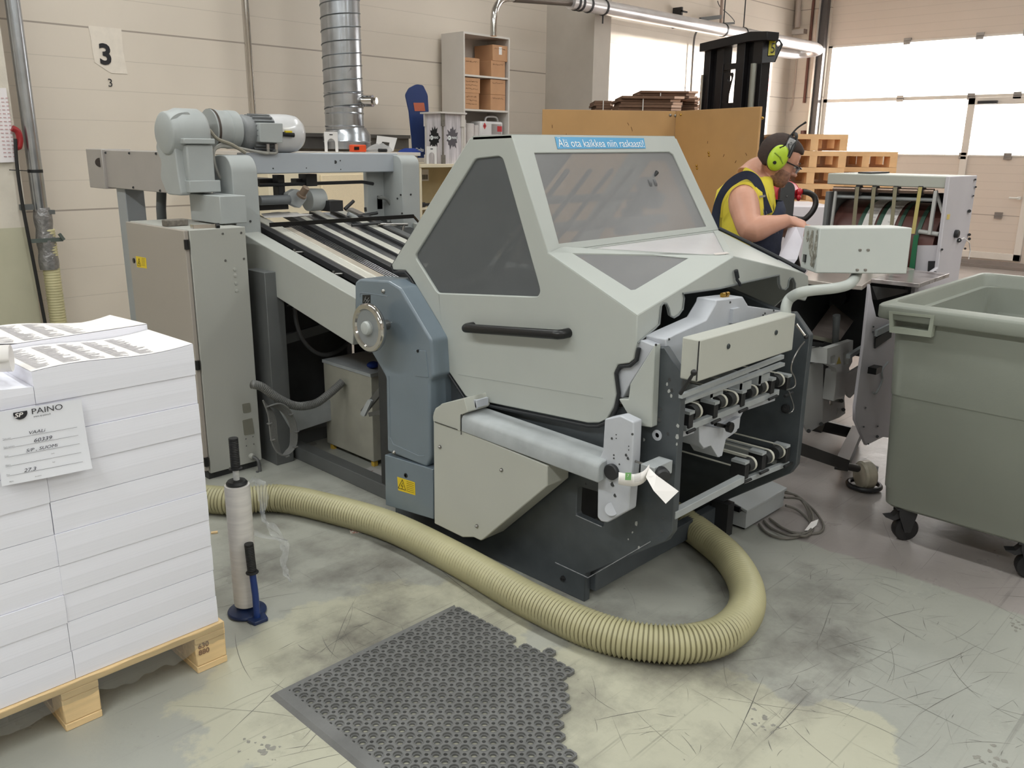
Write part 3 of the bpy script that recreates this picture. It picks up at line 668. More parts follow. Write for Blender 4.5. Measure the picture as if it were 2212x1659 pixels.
for a, b, s_ in ((1093, 0, 0), (1374, 1131, 5), (1366, 1150, 2), (1441, 830, 3), (1445, 845, 4), (1450, 855, 3), (1464, 920, 4), (1463, 945, 5), (1462, 960, 3), (1380, 1183, 3), (1357, 1165, 2), (1391, 950, 3)):
    if s_: chips.plate([PX(a+s_*math.cos(t)*rnd.uniform(.5, 1), b+1.6*s_*math.sin(t)*rnd.uniform(.5, 1), XN-0.0008) for t in [i*math.pi/3 for i in range(6)]], (0.0006, 0, 0))
build('paint_chips', chips, M('chip_pale', (170, 172, 170), 0.6), sp1, smooth=False)
far = [V((XF, p.y, p.z)) for p in near[:12]]+[V((XF, 2.9, 1.0)), V((XF, 1.9, 1.1)), V((XF, 1.52, 1.0))]
sp2 = build('side_plate', MB().plate(far, (0.032, 0, 0)), anth, FM, bevel=0.003, seg=1)
build('spiral_drive', MB().lathe(PX(1698, 882, XF), (-1, 0, 0), [(0.018, 0), (0.018, 0.008), (0.013, 0.009), (0.013, 0.016), (0.008, 0.017), (0.008, 0.024), (0.003, 0.025)], 20), darkM, sp2)
# ---- closed machine body between the plates
bd = MB().box(XN+0.04, XF, 2.05, 3.0, 0.09, 1.02)
build('body', bd, dk, FM, bevel=0.006)
fl_ = MB().box(XN+0.032, XF, 1.72, 1.76, 0.04, 0.12)
build('cross_member', fl_, anth, FM, bevel=0.003)
build('foot', MB().box(XF-0.02, XF+0.03, 1.66, 1.74, 0.0, 0.15), darkM, FM)
# ---- hood
XH = 2.17
sideP = [(1105, 290), (1022, 294), (1014, 299), (846, 572), (849, 583), (876, 584), (888, 598), (953, 706), (959, 722), (963, 793), (1006, 856), (1018, 863), (1056, 870), (1270, 914), (1292, 914), (1312, 904), (1325, 880), (1331, 850), (1325, 806), (1334, 788), (1358, 785), (1369, 775), (1375, 740), (1377, 681), (1184, 546)]
winP = [(1026, 343), (1077, 337), (1086, 343), (1167, 629), (1161, 641), (945, 633), (898, 557), (898, 549)]
sideV = xy(sideP, XH); A, B, C = PX(1105, 290, XH), PX(1184, 546, XH), PX(1377, 681, XH)
A2, C2 = PY(1457, 294, A.y), PY(1737, 590, C.y); P_ = PY(1586, 553, C.y)
B2 = PN(1551, 497, A, (B-A).cross(A2-A).normalized())
TH = 0.02
winV = roundpoly(xy(winP, XH), 0.012)
hood = build('hood', MB().plate(sideV, (TH, 0, 0), [winV]), grey, FM, bevel=0.004)
wr = [V((XH+0.010, p.y, p.z)) for p in winV]
winMat = clear('smoked_acrylic', (190, 190, 190), 0.5, (128, 132, 136), 0.25)
winMat2 = clear('hazy_acrylic', (225, 224, 222), 0.45, (172, 172, 174), 0.22)
build('side_window', MB().plate(wr, (0.003, 0, 0)), winMat, hood)
lo_ = sideV[4:20]
sl = [p+V((0.004, 0, 0)) for p in xy([(846, 577), (850, 588), (874, 589), (884, 600), (950, 710), (956, 724), (960, 797), (1003, 862), (1018, 870), (1056, 877), (1270, 921), (1292, 921), (1318, 909), (1331, 882), (1335, 850), (1330, 808), (1338, 792), (1360, 790), (1374, 778), (1379, 752)], XH)]
build('edge_seal', MB().tube(sl, 0.0065, 8), seal, hood)
HN = PX(1022, 705, XH); HQ = PX(1228, 719, XH); off = V((-0.045, 0, 0))
build('handle', MB().tube([HN, HN+off*0.7, HN+off+(HQ-HN)*0.02, HN+off+(HQ-HN)*0.05, HQ+off-(HQ-HN)*0.05, HQ+off-(HQ-HN)*0.02, HQ+off*0.7, HQ], 0.017, 16), black, hood, angle=60)
seamm = MB().bar(PX(990, 809, XH-0.0006), PX(1302, 860, XH-0.0006), 0.0008, 0.0015, (1, 0, 0)); build('seam', seamm, M('seam_grey', (150, 152, 150), 0.6), hood)
def facet(name, outer, mt, holes=(), th=0.015, **k):
    o = [V(p) for p in outer]; n = (o[1]-o[0]).cross(o[2]-o[0]).normalized()
    if n.z < 0 and abs(n.z) > 0.05: n = -n
    return build(name, MB().plate(o, -n*th, holes), mt, hood, **k)
nAB = (B-A).cross(A2-A).normalized()
PAB = lambda a, b: PN(a, b, A, nAB)
w1 = [PAB(1155, 330), PAB(1446, 328), PAB(1455, 334), PAB(1527, 489), PAB(1208, 526)]
facet('front_panel', [A, A2, B2, B], grey, [w1], bevel=0.003)
facet('front_window', [p-nAB*(0.006 if nAB.y < 0 else -0.006) for p in w1], winMat2, th=0.003)
# lower facets of the clear cover and their frame
nL = (P_-B).cross(C-B).normalized(); PL = lambda a, b: PN(a, b, B, nL)
nM = (B2-B).cross(P_-B).normalized(); PM = lambda a, b: PN(a, b, B, nM)
nR = (B2-P_).cross(C2-P_).normalized(); PR = lambda a, b: PN(a, b, P_, nR)
w2 = [PL(1214, 532), PL(1487, 557), PL(1372, 625), PL(1363, 626)]
facet('left_facet', [B, P_, C], grey, [w2], bevel=0.002)
facet('corner_window', [p-nL*(0.004 if nL.z > 0 else -0.004) for p in w2], winMat2, th=0.003)
G3 = (B+B2+P_)/3; w3 = [p.lerp(G3, t) for p, t in ((B, 0.07), (B2, 0.10), (P_, 0.13))]
facet('middle_facet', [B, B2, P_], grey, [w3])
facet('top_window', [p-nM*(0.004 if nM.z > 0 else -0.004) for p in w3], clear('acrylic_painted_glare', (225, 225, 225), 0.86, (226, 222, 224), 0.22), th=0.003, label='clear upward facing pane, window reflection painted in as milky white')  # clear plastic; the bright window's reflection is put into its white colour
facet('right_facet', [P_, B2, C2], grey, bevel=0.002)
build('window_seal', MB().tube([B2+V((0.01, 0, 0.006)), B2.lerp(C2, 0.5)+V((0.012, 0, 0.008)), C2+V((0.01, 0, 0.006))], 0.008, 8), seal, hood)
tape_ = MB().add([PM(1541, 548)+V((0, 0, .002)), PM(1570, 545)+V((0, 0, .002)), PM(1576, 549)+V((0, 0, .002)), PM(1545, 552)+V((0, 0, .002))], [(0, 1, 2, 3)]); build('clear_label', tape_, M('faded_label', (212, 204, 200), 0.4), hood)
# front skirt under the facets with its two hook cut-outs
YC = C.y
skirt = [(1377, 681), (1586, 553), (1737, 590), (1746, 596), (1748, 634), (1740, 650), (1718, 645), (1718, 612), (1713, 600), (1708, 600), (1704, 606), (1702, 620), (1696, 626), (1688, 624), (1684, 614), (1683, 594), (1600, 612), (1556, 623), (1475, 634), (1478, 644), (1475, 668), (1466, 680), (1456, 686), (1448, 682), (1445, 666), (1440, 656), (1433, 655), (1428, 661), (1424, 700), (1414, 710), (1377, 741)]
build('front_skirt', MB().plate([PY(a, b, YC) for a, b in skirt], (0, 0.012, 0)), grey, hood, bevel=0.003)
rimp = [PY(a, b, YC-0.002) for a, b in [(1377, 741), (1414, 710), (1424, 700), (1428, 661), (1433, 655), (1440, 656), (1445, 666), (1448, 682), (1456, 686), (1466, 680), (1475, 668), (1478, 644), (1475, 634), (1556, 623), (1600, 612), (1683, 594), (1684, 614), (1688, 624), (1696, 626), (1702, 620), (1704, 606), (1708, 600), (1713, 600), (1718, 612), (1718, 645)]]
build('skirt_edge', MB().tube(rimp, 0.0035, 6), M('rubber_trim_grey', (120, 124, 124), 0.6), hood)
build('latch_hook', MB().tube([PY(1592, 588, YC-0.012), PY(1592, 604, YC-0.012), PY(1597, 611, YC-0.012), PY(1599, 616, YC-0.01)], 0.0055, 8).cyl(PY(1590, 584, YC-0.012), PY(1593, 600, YC-0.012), 0.0075), seal, hood)
# far side panel, and a rear backing added to darken the hood interior
fx = lambda p: V((A2.x+(C2.x-A2.x)*(A.z-p.z)/(A.z-C.z), p.y, p.z))
build('far_side', MB().plate([fx(p) for p in [A, sideV[1], sideV[3], sideV[7], V((0, 2.3, 0.9)), V((0, 1.75, 0.9)), C, B]], (0.015, 0, 0), [[fx(p) for p in (PX(1040, 350, XH), PX(1080, 350, XH), PX(1160, 620, XH), PX(950, 620, XH), PX(908, 555, XH))]]), grey, hood)
build('top_panel', MB().plate([A, sideV[1], V((A2.x, sideV[1].y, sideV[1].z+0.01)), A2], (0, 0, -0.012)), grey, hood)
build('added_dark_backing', MB().plate([sideV[1], sideV[3], V((2.50, sideV[3].y, sideV[3].z)), V((2.62, sideV[1].y, sideV[1].z))], (0, 0.01, -0.01)), M('buckle_grey', (84, 86, 88), 0.5, 0.2, 0.15), hood)
# text strip
uS = (PAB(1392, 322)-PAB(1200, 322)).normalized(); vS = (A-B).normalized()
ns = uS.cross(vS)
strip = [PAB(1198, 296)+ns*0.001, PAB(1390, 299)+ns*0.001, PAB(1394, 321)+ns*0.001, PAB(1204, 322)+ns*0.001]
ss = build('sign_strip', MB().plate(strip, ns*0.0012), M('sign_blue', (78, 158, 206), 0.35, var=0.02), hood, smooth=False, label='blue strip with white words')
o_ = PAB(1206, 318)+ns*0.003
tx_ = text('Älä ota kaikkea niin raskaasti!', o_, uS, vS, 0.021, 0.0006, 0.0, 0.0)
wd_ = max((p-o_).dot(uS) for p in tx_.v); tgt = (PAB(1391, 318)-PAB(1206, 318)).length
tx_ = text('Älä ota kaikkea niin raskaasti!', o_, uS, vS, 0.031, 0.0006, 0.0, 0.0, tgt/wd_*(0.021/0.031))
build('lettering', tx_, M('sign_white', (240, 244, 246), 0.5, var=0.0), ss, smooth=False)
# ---- rollers, buckle plates and knobs seen through the hood
X0, X1 = XH+0.05, 3.1
buck = MB()
buck.plate([(X0+0.05, 2.72, 1.05), (X0+0.05, 2.18, 1.60), (2.60, 2.18, 1.60), (2.60, 2.72, 1.05)], (0, 0.02, 0.02))
build('buckle_plate', buck, M('buckle_grey', (84, 86, 88), 0.5, 0.2, 0.15), FM, label='dark slanting plate inside the hood')
sr = MB()
for i in range(6):
    x = X0+0.10+i*0.14; sr.bar((x, 2.62, 1.10), (x, 2.22, 1.52), 0.02, 0.012)
build('plate_ribs', sr, darkM, FM)
for y, z, r in ((2.10, 1.42, 0.013), (2.02, 1.33, 0.016), (1.93, 1.20, 0.018), (1.84, 1.13, 0.02), (2.2, 1.12, 0.022)):
    build('shaft', MB().cyl((X0+0.02, y, z), (X1-0.12, y, z), r*1.15, n=16), M('shaft_pale', (170, 170, 168), 0.4, 0.2), FM)
kn = MB()
for a, b, r in ((1395, 402, .036), (1410, 432, .036), (1388, 432, .03)):
    p = PY(a, b, 2.06); kn.lathe(p, (1, 0, 0), [(r*.5, -.03), (r, -.02), (r, -.005), (r*.75, 0), (r*.75, 0.01), (r, 0.015), (r, .03), (r*.5, .035)], 12)
build('adjusting_knobs', kn, M('knob_grey', (92, 92, 94), 0.5), FM)
lv = MB()
for a, b in (((1400, 395), (1419, 372)), ((1415, 420), (1435, 424)), ((1372, 492), (1412, 486)), ((1350, 500), (1395, 494)), ((1380, 505), (1410, 500))): lv.cyl(PY(*a, 2.05), PY(*b, 2.05), 0.006, 0.009, n=10)
for a, b, c in ((1360, 470, 0.06), (1345, 490, 0.05), (1370, 450, 0.05)): p = PY(a, b, 2.08); lv.obox(p, (0.03, 0, 0), (0, 0.02, 0), (0, 0, c*0.6))
build('levers', lv, darkM, FM)
fr = MB()
for a, b in (((1005, 400), (1035, 628)), ((1020, 395), (1050, 345))): fr.bar(PX(*a, XH+0.12), PX(*b, XH+0.12), 0.018, 0.006, (1, 0, 0))
build('stay', fr, M('stay_grey', (150, 152, 152), 0.5), FM)
gs_ = MB().cyl(PX(1008, 405, XH+0.10), PX(1012, 470, XH+0.10), 0.009).cyl(PX(1004, 480, XH+0.10), PX(1000, 515, XH+0.10), 0.006)
build('gas_spring', gs_, steel, FM)
lk = MB()
for a, b in (((1065, 600), (1105, 535)), ((1075, 490), (1130, 425)), ((1085, 470), (1065, 460)), ((1130, 520), (1145, 560))): lk.bar(PX(*a, XH+0.16), PX(*b, XH+0.16), 0.028, 0.010, (1, 0, 0))
for a, b in ((1108, 537), (1100, 470), (1125, 590), (1078, 455)): lk.cyl(PX(a, b, XH+0.14), PX(a, b, XH+0.40), 0.018, n=14)
build('linkage', lk, M('link_grey', (128, 130, 132), 0.45, 0.3), FM)
# ---- blue-grey gearbox cover with handwheel
XG = 2.085
cov = roundpoly(xy([(766, 610), (776, 602), (838, 606), (864, 622), (931, 735), (936, 813), (927, 825), (930, 990), (921, 1009), (836, 975), (833, 815), (803, 763), (767, 700)], XG), 0.012)
gb = build('gearbox_cover', MB().plate(cov, (0.13, 0, 0)), blueG, FM, bevel=0.014, seg=3)
def outline(pts, x, w=0.0022): 
    m_ = MB(); q = [PX(a, b, x) for a, b in pts]; m_.tube(q, w, 5); return m_
emb = outline([(783, 650), (778, 642), (778, 634), (783, 632), (838, 640)], XG); emb2 = MB().tube([PX(a, b, XG) for a, b in [(840, 812), (843, 945), (850, 960), (905, 985), (917, 985)]], 0.002, 5)
build('emboss', emb, blueG, gb)
build('emboss', emb2, blueG, gb)
hp_ = roundpoly(xy([(892, 757), (920, 757), (927, 816), (896, 812)], XG), 0.008)
hat = build('hatch', MB().plate([p+V((-0.003, 0, 0)) for p in hp_], (0.004, 0, 0)), blueG, gb, bevel=0.001, seg=1)
build('latch', MB().lathe(PX(904, 758, XG), (-1, 0, 0), [(0.006, 0), (0.006, 0.006), (0.004, 0.007)], 12), black, hat)
gp = MB().plate(xy([(783, 637), (800, 637), (800, 657), (783, 655)], XG-0.0012), (0.001, 0, 0)); gr = build('pictogram_plate', gp, black, gb, smooth=False)
ar = MB()
for a, b in (((786, 652), (790, 641)), ((789, 654), (797, 643)), ((793, 655), (798, 648)), ((788, 645), (795, 651))): ar.bar(PX(*a, XG-0.0016), PX(*b, XG-0.0016), 0.0015, 0.001, (1, 0, 0))
build('pictogram', ar, greyD, gr)
bt = MB()
for a, b in ((829, 629), (852, 977)): bt.lathe(PX(a, b, XG), (-1, 0, 0), [(0.009, 0), (0.008, 0.006), (0.004, 0.010)], 12)
build('dome_bolt', bt, steel, gb)
hc = PX(796, 708, 1.99)
hw = build('handwheel', MB().lathe(hc, (-1, 0, 0), [(0.060, -0.012), (0.078, -0.018), (0.093, -0.018), (0.098, -0.010), (0.098, 0.004), (0.093, 0.010), (0.077, 0.010), (0.073, 0.003)], 56, cap=False), chrome, gb, angle=50)
build('wheel_disc', MB().lathe(hc, (-1, 0, 0), [(0.075, -0.012), (0.075, 0.003), (0.035, 0.0)], 48), M('wheel_grey', (140, 144, 146), 0.35, 0.2, 0.05), hw)
build('wheel_hub', MB().lathe(hc, (-1, 0, 0), [(0.028, 0), (0.028, 0.012), (0.024, 0.02), (0.014, 0.023)], 32), M('hub_cap', (178, 182, 180), 0.45, var=0.12, scale=30), hw)
build('wheel_axle', MB().cyl(hc, hc+V((0.1, 0, 0)), 0.02), steel, hw)
lb = roundpoly(xy([(831, 982), (935, 1014), (936, 1122), (833, 1091)], 2.08), 0.004)
lbx = build('junction_box', MB().plate(lb, (0.13, 0, 0)), blueG, FM, bevel=0.003)
stk = build('warning_sticker', MB().plate(xy([(858, 1030), (896, 1042), (897, 1070), (860, 1059)], 2.0788), (0.0008, 0, 0)), yellow, lbx, smooth=False)
def warn(tri, x, par, lines, axis='x'):
    m_ = MB(); Q = (lambda a, b: PX(a, b, x)) if axis == 'x' else (lambda a, b: PY(a, b, x)); up = (1, 0, 0) if axis == 'x' else (0, 1, 0)
    for i in range(3): m_.bar(Q(*tri[i]), Q(*tri[(i+1) % 3]), 0.0018, 0.0008, up)
    cx_ = sum(t[0] for t in tri)/3; cy_ = sum(t[1] for t in tri)/3; hh = (max(t[1] for t in tri)-min(t[1] for t in tri))*0.28
    m_.bar(Q(cx_+hh*.2, cy_-hh), Q(cx_-hh*.3, cy_+hh*.1), 0.0014, 0.0008, up).bar(Q(cx_-hh*.3, cy_+hh*.1), Q(cx_+hh*.3, cy_), 0.0014, 0.0008, up).bar(Q(cx_+hh*.3, cy_), Q(cx_-hh*.1, cy_+hh*1.1), 0.0014, 0.0008, up)
    for a, b in lines: m_.bar(Q(*a), Q(*b), 0.0010, 0.0006, up)
    return build('warning_print', m_, inkM, par, smooth=False)
warn([(869, 1036), (860, 1054), (876, 1059)], 2.0778, stk, [((878, 1040+k*4), (894, 1045+k*4)) for k in range(6)])
build('cover_bolt', MB().lathe(PX(877, 1027, 2.08), (-1, 0, 0), [(0.010, 0), (0.010, 0.003), (0.006, 0.004), (0.006, -0.001)], 16), black, lbx)
# ---- cream box on the side
XB = 2.06
wb = xy([(936, 892), (940, 882), (954, 873), (1000, 931), (1182, 1006), (1182, 1050), (1043, 1166), (1038, 1168), (1023, 1161), (999, 1161), (938, 1131)], XB)
wbx = build('side_box', MB().plate(wb, (0.115, 0, 0)), cream, FM, bevel=0.004)
bt = MB()
for a, b in ((951, 965), (1084, 1015), (1031, 1136)): bt.lathe(PX(a, b, XB), (-1, 0, 0), [(0.0075, 0), (0.0075, 0.004), (0.005, 0.005), (0.003, 0.010)], 12)
build('dome_bolt', bt, steel, wbx)
build('side_lid', MB().plate(roundpoly(xy([(935, 900), (938, 888), (954, 872), (1000, 862), (1002, 860), (1010, 890), (994, 897), (994, 932), (936, 911)], XB-0.003), 0.006), (0.12, 0, 0)), cream, FM, bevel=0.006)
sl_ = MB().bar(PX(996, 895, XB-0.005), PX(996, 939, XB-0.005), 0.0025, 0.002, (1, 0, 0)).bar(PX(939, 911, XB-0.005), PX(988, 928, XB-0.005), 0.002, 0.002, (1, 0, 0)); build('slot', sl_, black, wbx)
# long round-fronted beam
xa, xb = XB-0.004, XB+0.115
def beam_prof(px_lo, px_hi, px_back):
    lo, hi = PX(*px_lo, xa), PX(*px_hi, xa); y = (lo.y+hi.y)/2; zb = PX(*px_back, xb).z
    h_ = hi.z-lo.z; r_ = 0.025
    return [V((xa, y, lo.z)), V((xa, y, hi.z-r_*0.6)), V((xa+0.006, y, hi.z-r_*.15)), V((xa+0.02, y, hi.z+0.004)), V((xb, y, hi.z+0.008)), V((xb, y, lo.z+0.01))]
q0 = beam_prof((996, 932), (1000, 898), (1064, 877)); q1 = beam_prof((1292, 1044), (1292, 1003), (1303, 950))
y0, y1 = PX(996, 915, xa).y, PX(1292, 1024, xa).y
for p in q0: p.y = y0
for p in q1: p.y = y1
zc = (q0[0].z+q1[0].z)/2
build('guard_beam', MB().rings([q0, q1]), greyD, FM, bevel=0.004, label='dusty light grey beam with rounded front')
tab = MB().plate(roundpoly([PX(1006, 892, 2.10), PX(1010, 868, 2.10), PX(1026, 863, 2.10), PX(1030, 884, 2.10)], 0.008), (0.008, 0, 0)).box(2.10, 2.16, PX(1026, 863, 2.1).y-0.01, PX(1026, 863, 2.1).y, PX(1026, 880, 2.1).z, PX(1026, 864, 2.1).z)
build('bracket_tab', tab, light, FM)
# slats visible under the hood behind the beam
sl = MB()
for i in range(7): sl.box(XN+0.01+i*0.10, XN+0.075+i*0.10, 1.62, 2.3, 0.735, 0.745)
build('delivery_slats', sl, M('slat_grey', (112, 110, 106), 0.5, 0.2, 0.2), FM)
# ---- light cast bracket with holes, cap, shaft and paper tags
brk = roundpoly(xy([(1306, 905), (1340, 898), (1369, 912), (1366, 990), (1357, 1103), (1330, 1118), (1312, 1129), (1298, 1127), (1290, 1117), (1291, 1043), (1293, 992), (1302, 974)], 2.10), 0.006)
bk = build('cast_bracket', MB().plate(brk, (0.045, 0, 0)), light, FM, bevel=0.004)
hl = MB()
for a, b, r in ((1322, 947, .004), (1331, 939, .002), (1331, 947, .002), (1326, 983, .003), (1326, 990, .003), (1338, 1003, .003), (1353, 983, .005), (1357, 990, .005), (1366, 938, .004), (1324, 1046, .008), (1321, 1105, .005), (1317, 1096, .002), (1358, 964, .002), (1358, 972, .002), (1329, 1070, .006)): hl.cyl(PX(a, b, 2.101), PX(a, b, 2.0985), r, n=12)
build('bolt_holes', hl, dk, bk)
build('boss', MB().cyl(PX(1321, 1100, 2.10), PX(1321, 1100, 2.094), 0.022, n=24), light, bk)
build('round_cap', MB().lathe(PX(1324, 1018, 2.10), (-1, 0, 0), [(0.026, 0), (0.027, 0.012), (0.024, 0.016)], 24), darkM, bk)
rs_ = PX(1362, 993, 2.12); re_ = PX(1402, 1006, 2.11)
tr_ = MB().cyl(rs_, re_, 0.004, n=10)
build('threaded_rod', tr_, steel, FM)
cb = PX(1418, 1012, 2.13)
build('clamp_block', MB().obox(cb, (0.05, 0, 0), (0, 0.026, 0), (0, 0, 0.022)), greyD, FM, bevel=0.002)
build('clamp_knob', MB().lathe(PX(1430, 1026, 2.10), (-0.6, -0.8, 0), [(0.015, -0.02), (0.024, -0.015), (0.024, 0.012), (0.018, 0.018), (0.010, 0.019)], 16), darkM, FM)
# ---- upper cast cover and its lower nose
XC = 2.165
nose = xy([(1414, 744), (1361, 829), (1357, 862), (1336, 862), (1369, 918), (1407, 924)], XC)
build('nose_cover', MB().plate(nose, (0.035, 0, 0)), grey, FM, bevel=0.004)
YU = 1.47
up_ = [(1438, 733), (1458, 722), (1526, 691), (1546, 657), (1548, 648), (1605, 641), (1617, 661), (1695, 672), (1707, 690), (1707, 745), (1500, 800), (1476, 812), (1440, 770)]
uc = build('upper_cover', MB().plate([PY(a, b, YU) for a, b in up_], (0, 0.078, 0)), light, FM, bevel=0.004)
hl = MB()
for a, b in ((1445, 733), (1417, 745), (1577, 653), (1648, 681), (1652, 677), (1671, 671), (1587, 679), (1587, 688)): hl.cyl(PY(a, b, YU+0.001), PY(a, b, YU-0.0015), 0.004, n=10)
build('bolt_holes', hl, dk, uc)
build('bracket', MB().box(*[f(PY(1577, 670, YU).x, PY(1592, 670, YU).x) for f in (min, max)], YU-0.012, YU, PY(1577, 697, YU).z, PY(1577, 667, YU).z), light, uc)
br = PY(1565, 641, 1.50)
build('brass_fitting', MB().cyl(br+V((-0.018, 0, 0.008)), br+V((-0.002, 0, 0.008)), 0.008).cyl(br+V((0.004, 0, 0.008)), br+V((0.022, 0, 0.008)), 0.008).box(br.x-0.02, br.x+0.02, br.y-0.006, br.y+0.006, br.z-0.004, br.z+0.002), brass, uc)
build('side_wing', MB().plate(xy([(1377, 745), (1384, 735), (1414, 747), (1361, 829), (1345, 860), (1336, 858), (1334, 800), (1365, 785)], XC+0.02), (0.05, 0, 0)), light, FM, bevel=0.003)
# ---- long white housing carrying the screen arm
YH = 1.31
h0, h1 = PY(1517, 733, YH), PY(1720, 677, YH); hb0 = PY(1512, 824, YH)
hx0 = PX(1476, 729, 2.27).x
hs = build('control_housing', MB().box(2.155, h1.x, YH, YH+0.062, hb0.z, h0.z), cream, FM, bevel=0.005, label='long white box with two dark screws')
for a, b in ((1573, 748), (1676, 718)): build('cap_screw', MB().lathe(PY(a, b, YH), (0, -1, 0), [(0.0085, 0), (0.009, 0.002), (0.007, 0.004), (0.003, 0.003)], 16), M('screw_dark', (60, 66, 68), 0.4, 0.3), hs)
build('seam_line', MB().box(2.152, 2.157, YH+0.001, YH+0.003, hb0.z+.004, h0.z-.004), dk, hs)
D0 = 2.92
ap = [PY(1698, 676, YH+0.045)]; ap.append(ap[0]+V((0, 0, 0.02)))
arm = [ap[0]-V((0, 0, 0.01)), PD(1698, 662, (ap[0]-CAM).dot(_f)), PD(1708, 643, (ap[0]-CAM).dot(_f)), PD(1738, 630, D0), PD(1800, 623, D0+0.05), PD(1830, 616, D0+0.06), PD(1843, 606, D0+0.12), PD(1850, 594, D0+0.17), PD(1852, 584, D0+0.20)]
build('screen_arm', MB().tube(spline(arm, 6), 0.0185, 18), grey, FM, angle=60)
sc_c = [PD(x, y, 3.02) for x, y in ((1771, 493), (1971, 492), (1959, 592), (1761, 590))]
exs = PD(1738, 487, 3.22)-sc_c[0]
scr = build('screen_box', MB().rings([sc_c, [p+exs for p in sc_c]]), grey, FM, bevel=0.004)
bt = MB()
for a, b in ((1857.5, 540), (1875, 540), (1851.5, 583), (1869, 583)): bt.lathe(PD(a, b, 3.02), WC, [(0.0055, 0), (0.0055, 0.003), (0.003, 0.004)], 12)
build('screen_screw', bt, steel, scr)
sm_ = MB(); a0, a1 = sc_c[0], sc_c[3]; ex = exs
nn = (a1-a0).cross(ex).normalized(); nn = nn if nn.dot(UC) < 0 else -nn
rnd = random.Random(4)
for (u0, u1, v0, v1) in ((0.25, 0.62, 0.05, 0.7), (0.02, 0.24, 0.02, 0.98), (0.6, 0.8, 0.05, 0.4), (0.1, 0.4, 0.5, 0.95)):
    c_ = a0.lerp(a1, (v0+v1)/2)+ex*((u0+u1)/2)+nn*0.001; q = []
    for i in range(22):
        t = i/22*2*math.pi; k_ = rnd.uniform(0.65, 1.0); q.append(c_+ex*((u1-u0)/2*math.cos(t)*k_)+(a1-a0)*((v1-v0)/2*math.sin(t)*k_))
    sm_.plate(q, nn*0.0003)
build('grease_smear', sm_, M('smear_brown', (120, 116, 104), 0.6, var=0.3, scale=60, col2=(172, 172, 164), thr=(0.5, 0.6)), scr, smooth=False)
pw = a0.lerp(a1, 0.75)+ex*0.72; build('power_switch', MB().obox(pw+nn*0.002, ex*0.07, (a1-a0)*0.09, nn*0.004), black, scr)
# ball-ended levers
l1 = MB().cyl(PY(1470, 850, 1.36), PY(1497, 808, 1.30), 0.0065, 0.005, n=10); kb = MB().ball(PY(1499, 805, 1.30), 0.010, 10)
lo1 = build('clamp_lever', l1, darkM, FM); build('ball_knob', kb, black, lo1)
l2 = MB().cyl(PY(1720, 700, 1.36), PY(1738, 725, 1.33), 0.005, n=10); lo2 = build('clamp_lever', l2, chrome, FM); build('ball_knob', MB().ball(PY(1741, 728, 1.33), 0.0085, 10), black, lo2)
rod = MB().tube(spline([PY(a, b, 1.38) for a, b in ((1738, 738), (1725, 755), (1712, 780), (1709, 800), (1716, 815), (1718, 830), (1712, 838), (1700, 842))], 4), 0.0028, 8).tube(spline([PY(a, b, 1.40) for a, b in ((1704, 845), (1714, 875), (1712, 888), (1704, 893))], 4), 0.002, 8)
build('spring_rod', rod, steel, FM)
# ---- upper and lower rows of transport rollers
YR = 1.44
def roller(px, py, y, r, w, par, wheel=True):
    p = PY(px, py, y); m_ = MB().cyl(p-V((w/2, 0, 0)), p+V((w/2, 0, 0)), r, n=24)
    o = build('roller', m_, dk, par)
    b_ = MB(); q = []
    for rr in (r+0.0025, r+0.0005):
        q.append([p+V((0, rr*math.sin(t), rr*math.cos(t))) for t in [math.pi*0+(-math.pi)*i/12 for i in range(13)]]+[p+V((0, 0.45, -rr)), p+V((0, 0.45, rr))])
    loop = q[0]; x0_, x1_ = w*0.30, w*0.62
    b_.rings([[V((pp.x+x0_, pp.y, pp.z)) for pp in q[0]], [V((pp.x+x1_, pp.y, pp.z)) for pp in q[0]], [V((pp.x+x1_, pp.y, pp.z)) for pp in q[1]], [V((pp.x+x0_, pp.y, pp.z)) for pp in q[1]]], cap=False, closed=True)
    build('belt', b_, beltM, o); build('roller_axle', MB().cyl(p-V((w*0.75, 0, 0)), p+V((w*1.1, 0, 0)), r*0.35, n=12), darkM, o)
    return o
ua = thing
rowU = build('roller_bar', MB().bar(PY(1478, 925, 1.43), PY(1678, 846, 1.43), 0.022, 0.022), greyD, FM, bevel=0.002)
for a, b, r in ((1496, 889, .024), (1552, 868, .022), (1575, 862, .024), (1620, 846, .02), (1640, 836, .024), (1676, 822, .024)): roller(a, b, YR, r, 0.035, rowU)
bl = MB()
def block(px, py, y, w, d, h, m_): p = PY(px, py, y); m_.box(p.x-w/2, p.x+w/2, p.y-0.012, p.y+d, p.z-h/2, p.z+h/2)
for a, b in ((1487, 905), (1541, 884), (1600, 860), (1664, 833), (1698, 826)):
    m_ = MB(); block(a, b, 1.425, 0.026, 0.05, 0.058, m_); ck = build('clamp_holder', m_, darkM, rowU, bevel=0.003)
    build('thumb_bar', MB().cyl(PY(a-3, b+30, 1.405), PY(a+14, b+22, 1.405), 0.0055, n=12), darkM, ck)
    build('light_cap', grp(lambda q, a=a, b=b: block(a+2, b-15, 1.423, 0.030, 0.045, 0.010, q)), greyD, ck)
for a, b in ((1559, 843), (1660, 815), (1620, 832)):
    m_ = MB(); p = PY(a, b, 1.425); m_.box(p.x-0.065, p.x-0.055, p.y, p.y+0.3, p.z-0.02, p.z+0.016).box(p.x-0.065, p.x+0.01, p.y, p.y+0.004, p.z-0.014, p.z+0.016); build('guide_channel', m_, greyD, rowU)
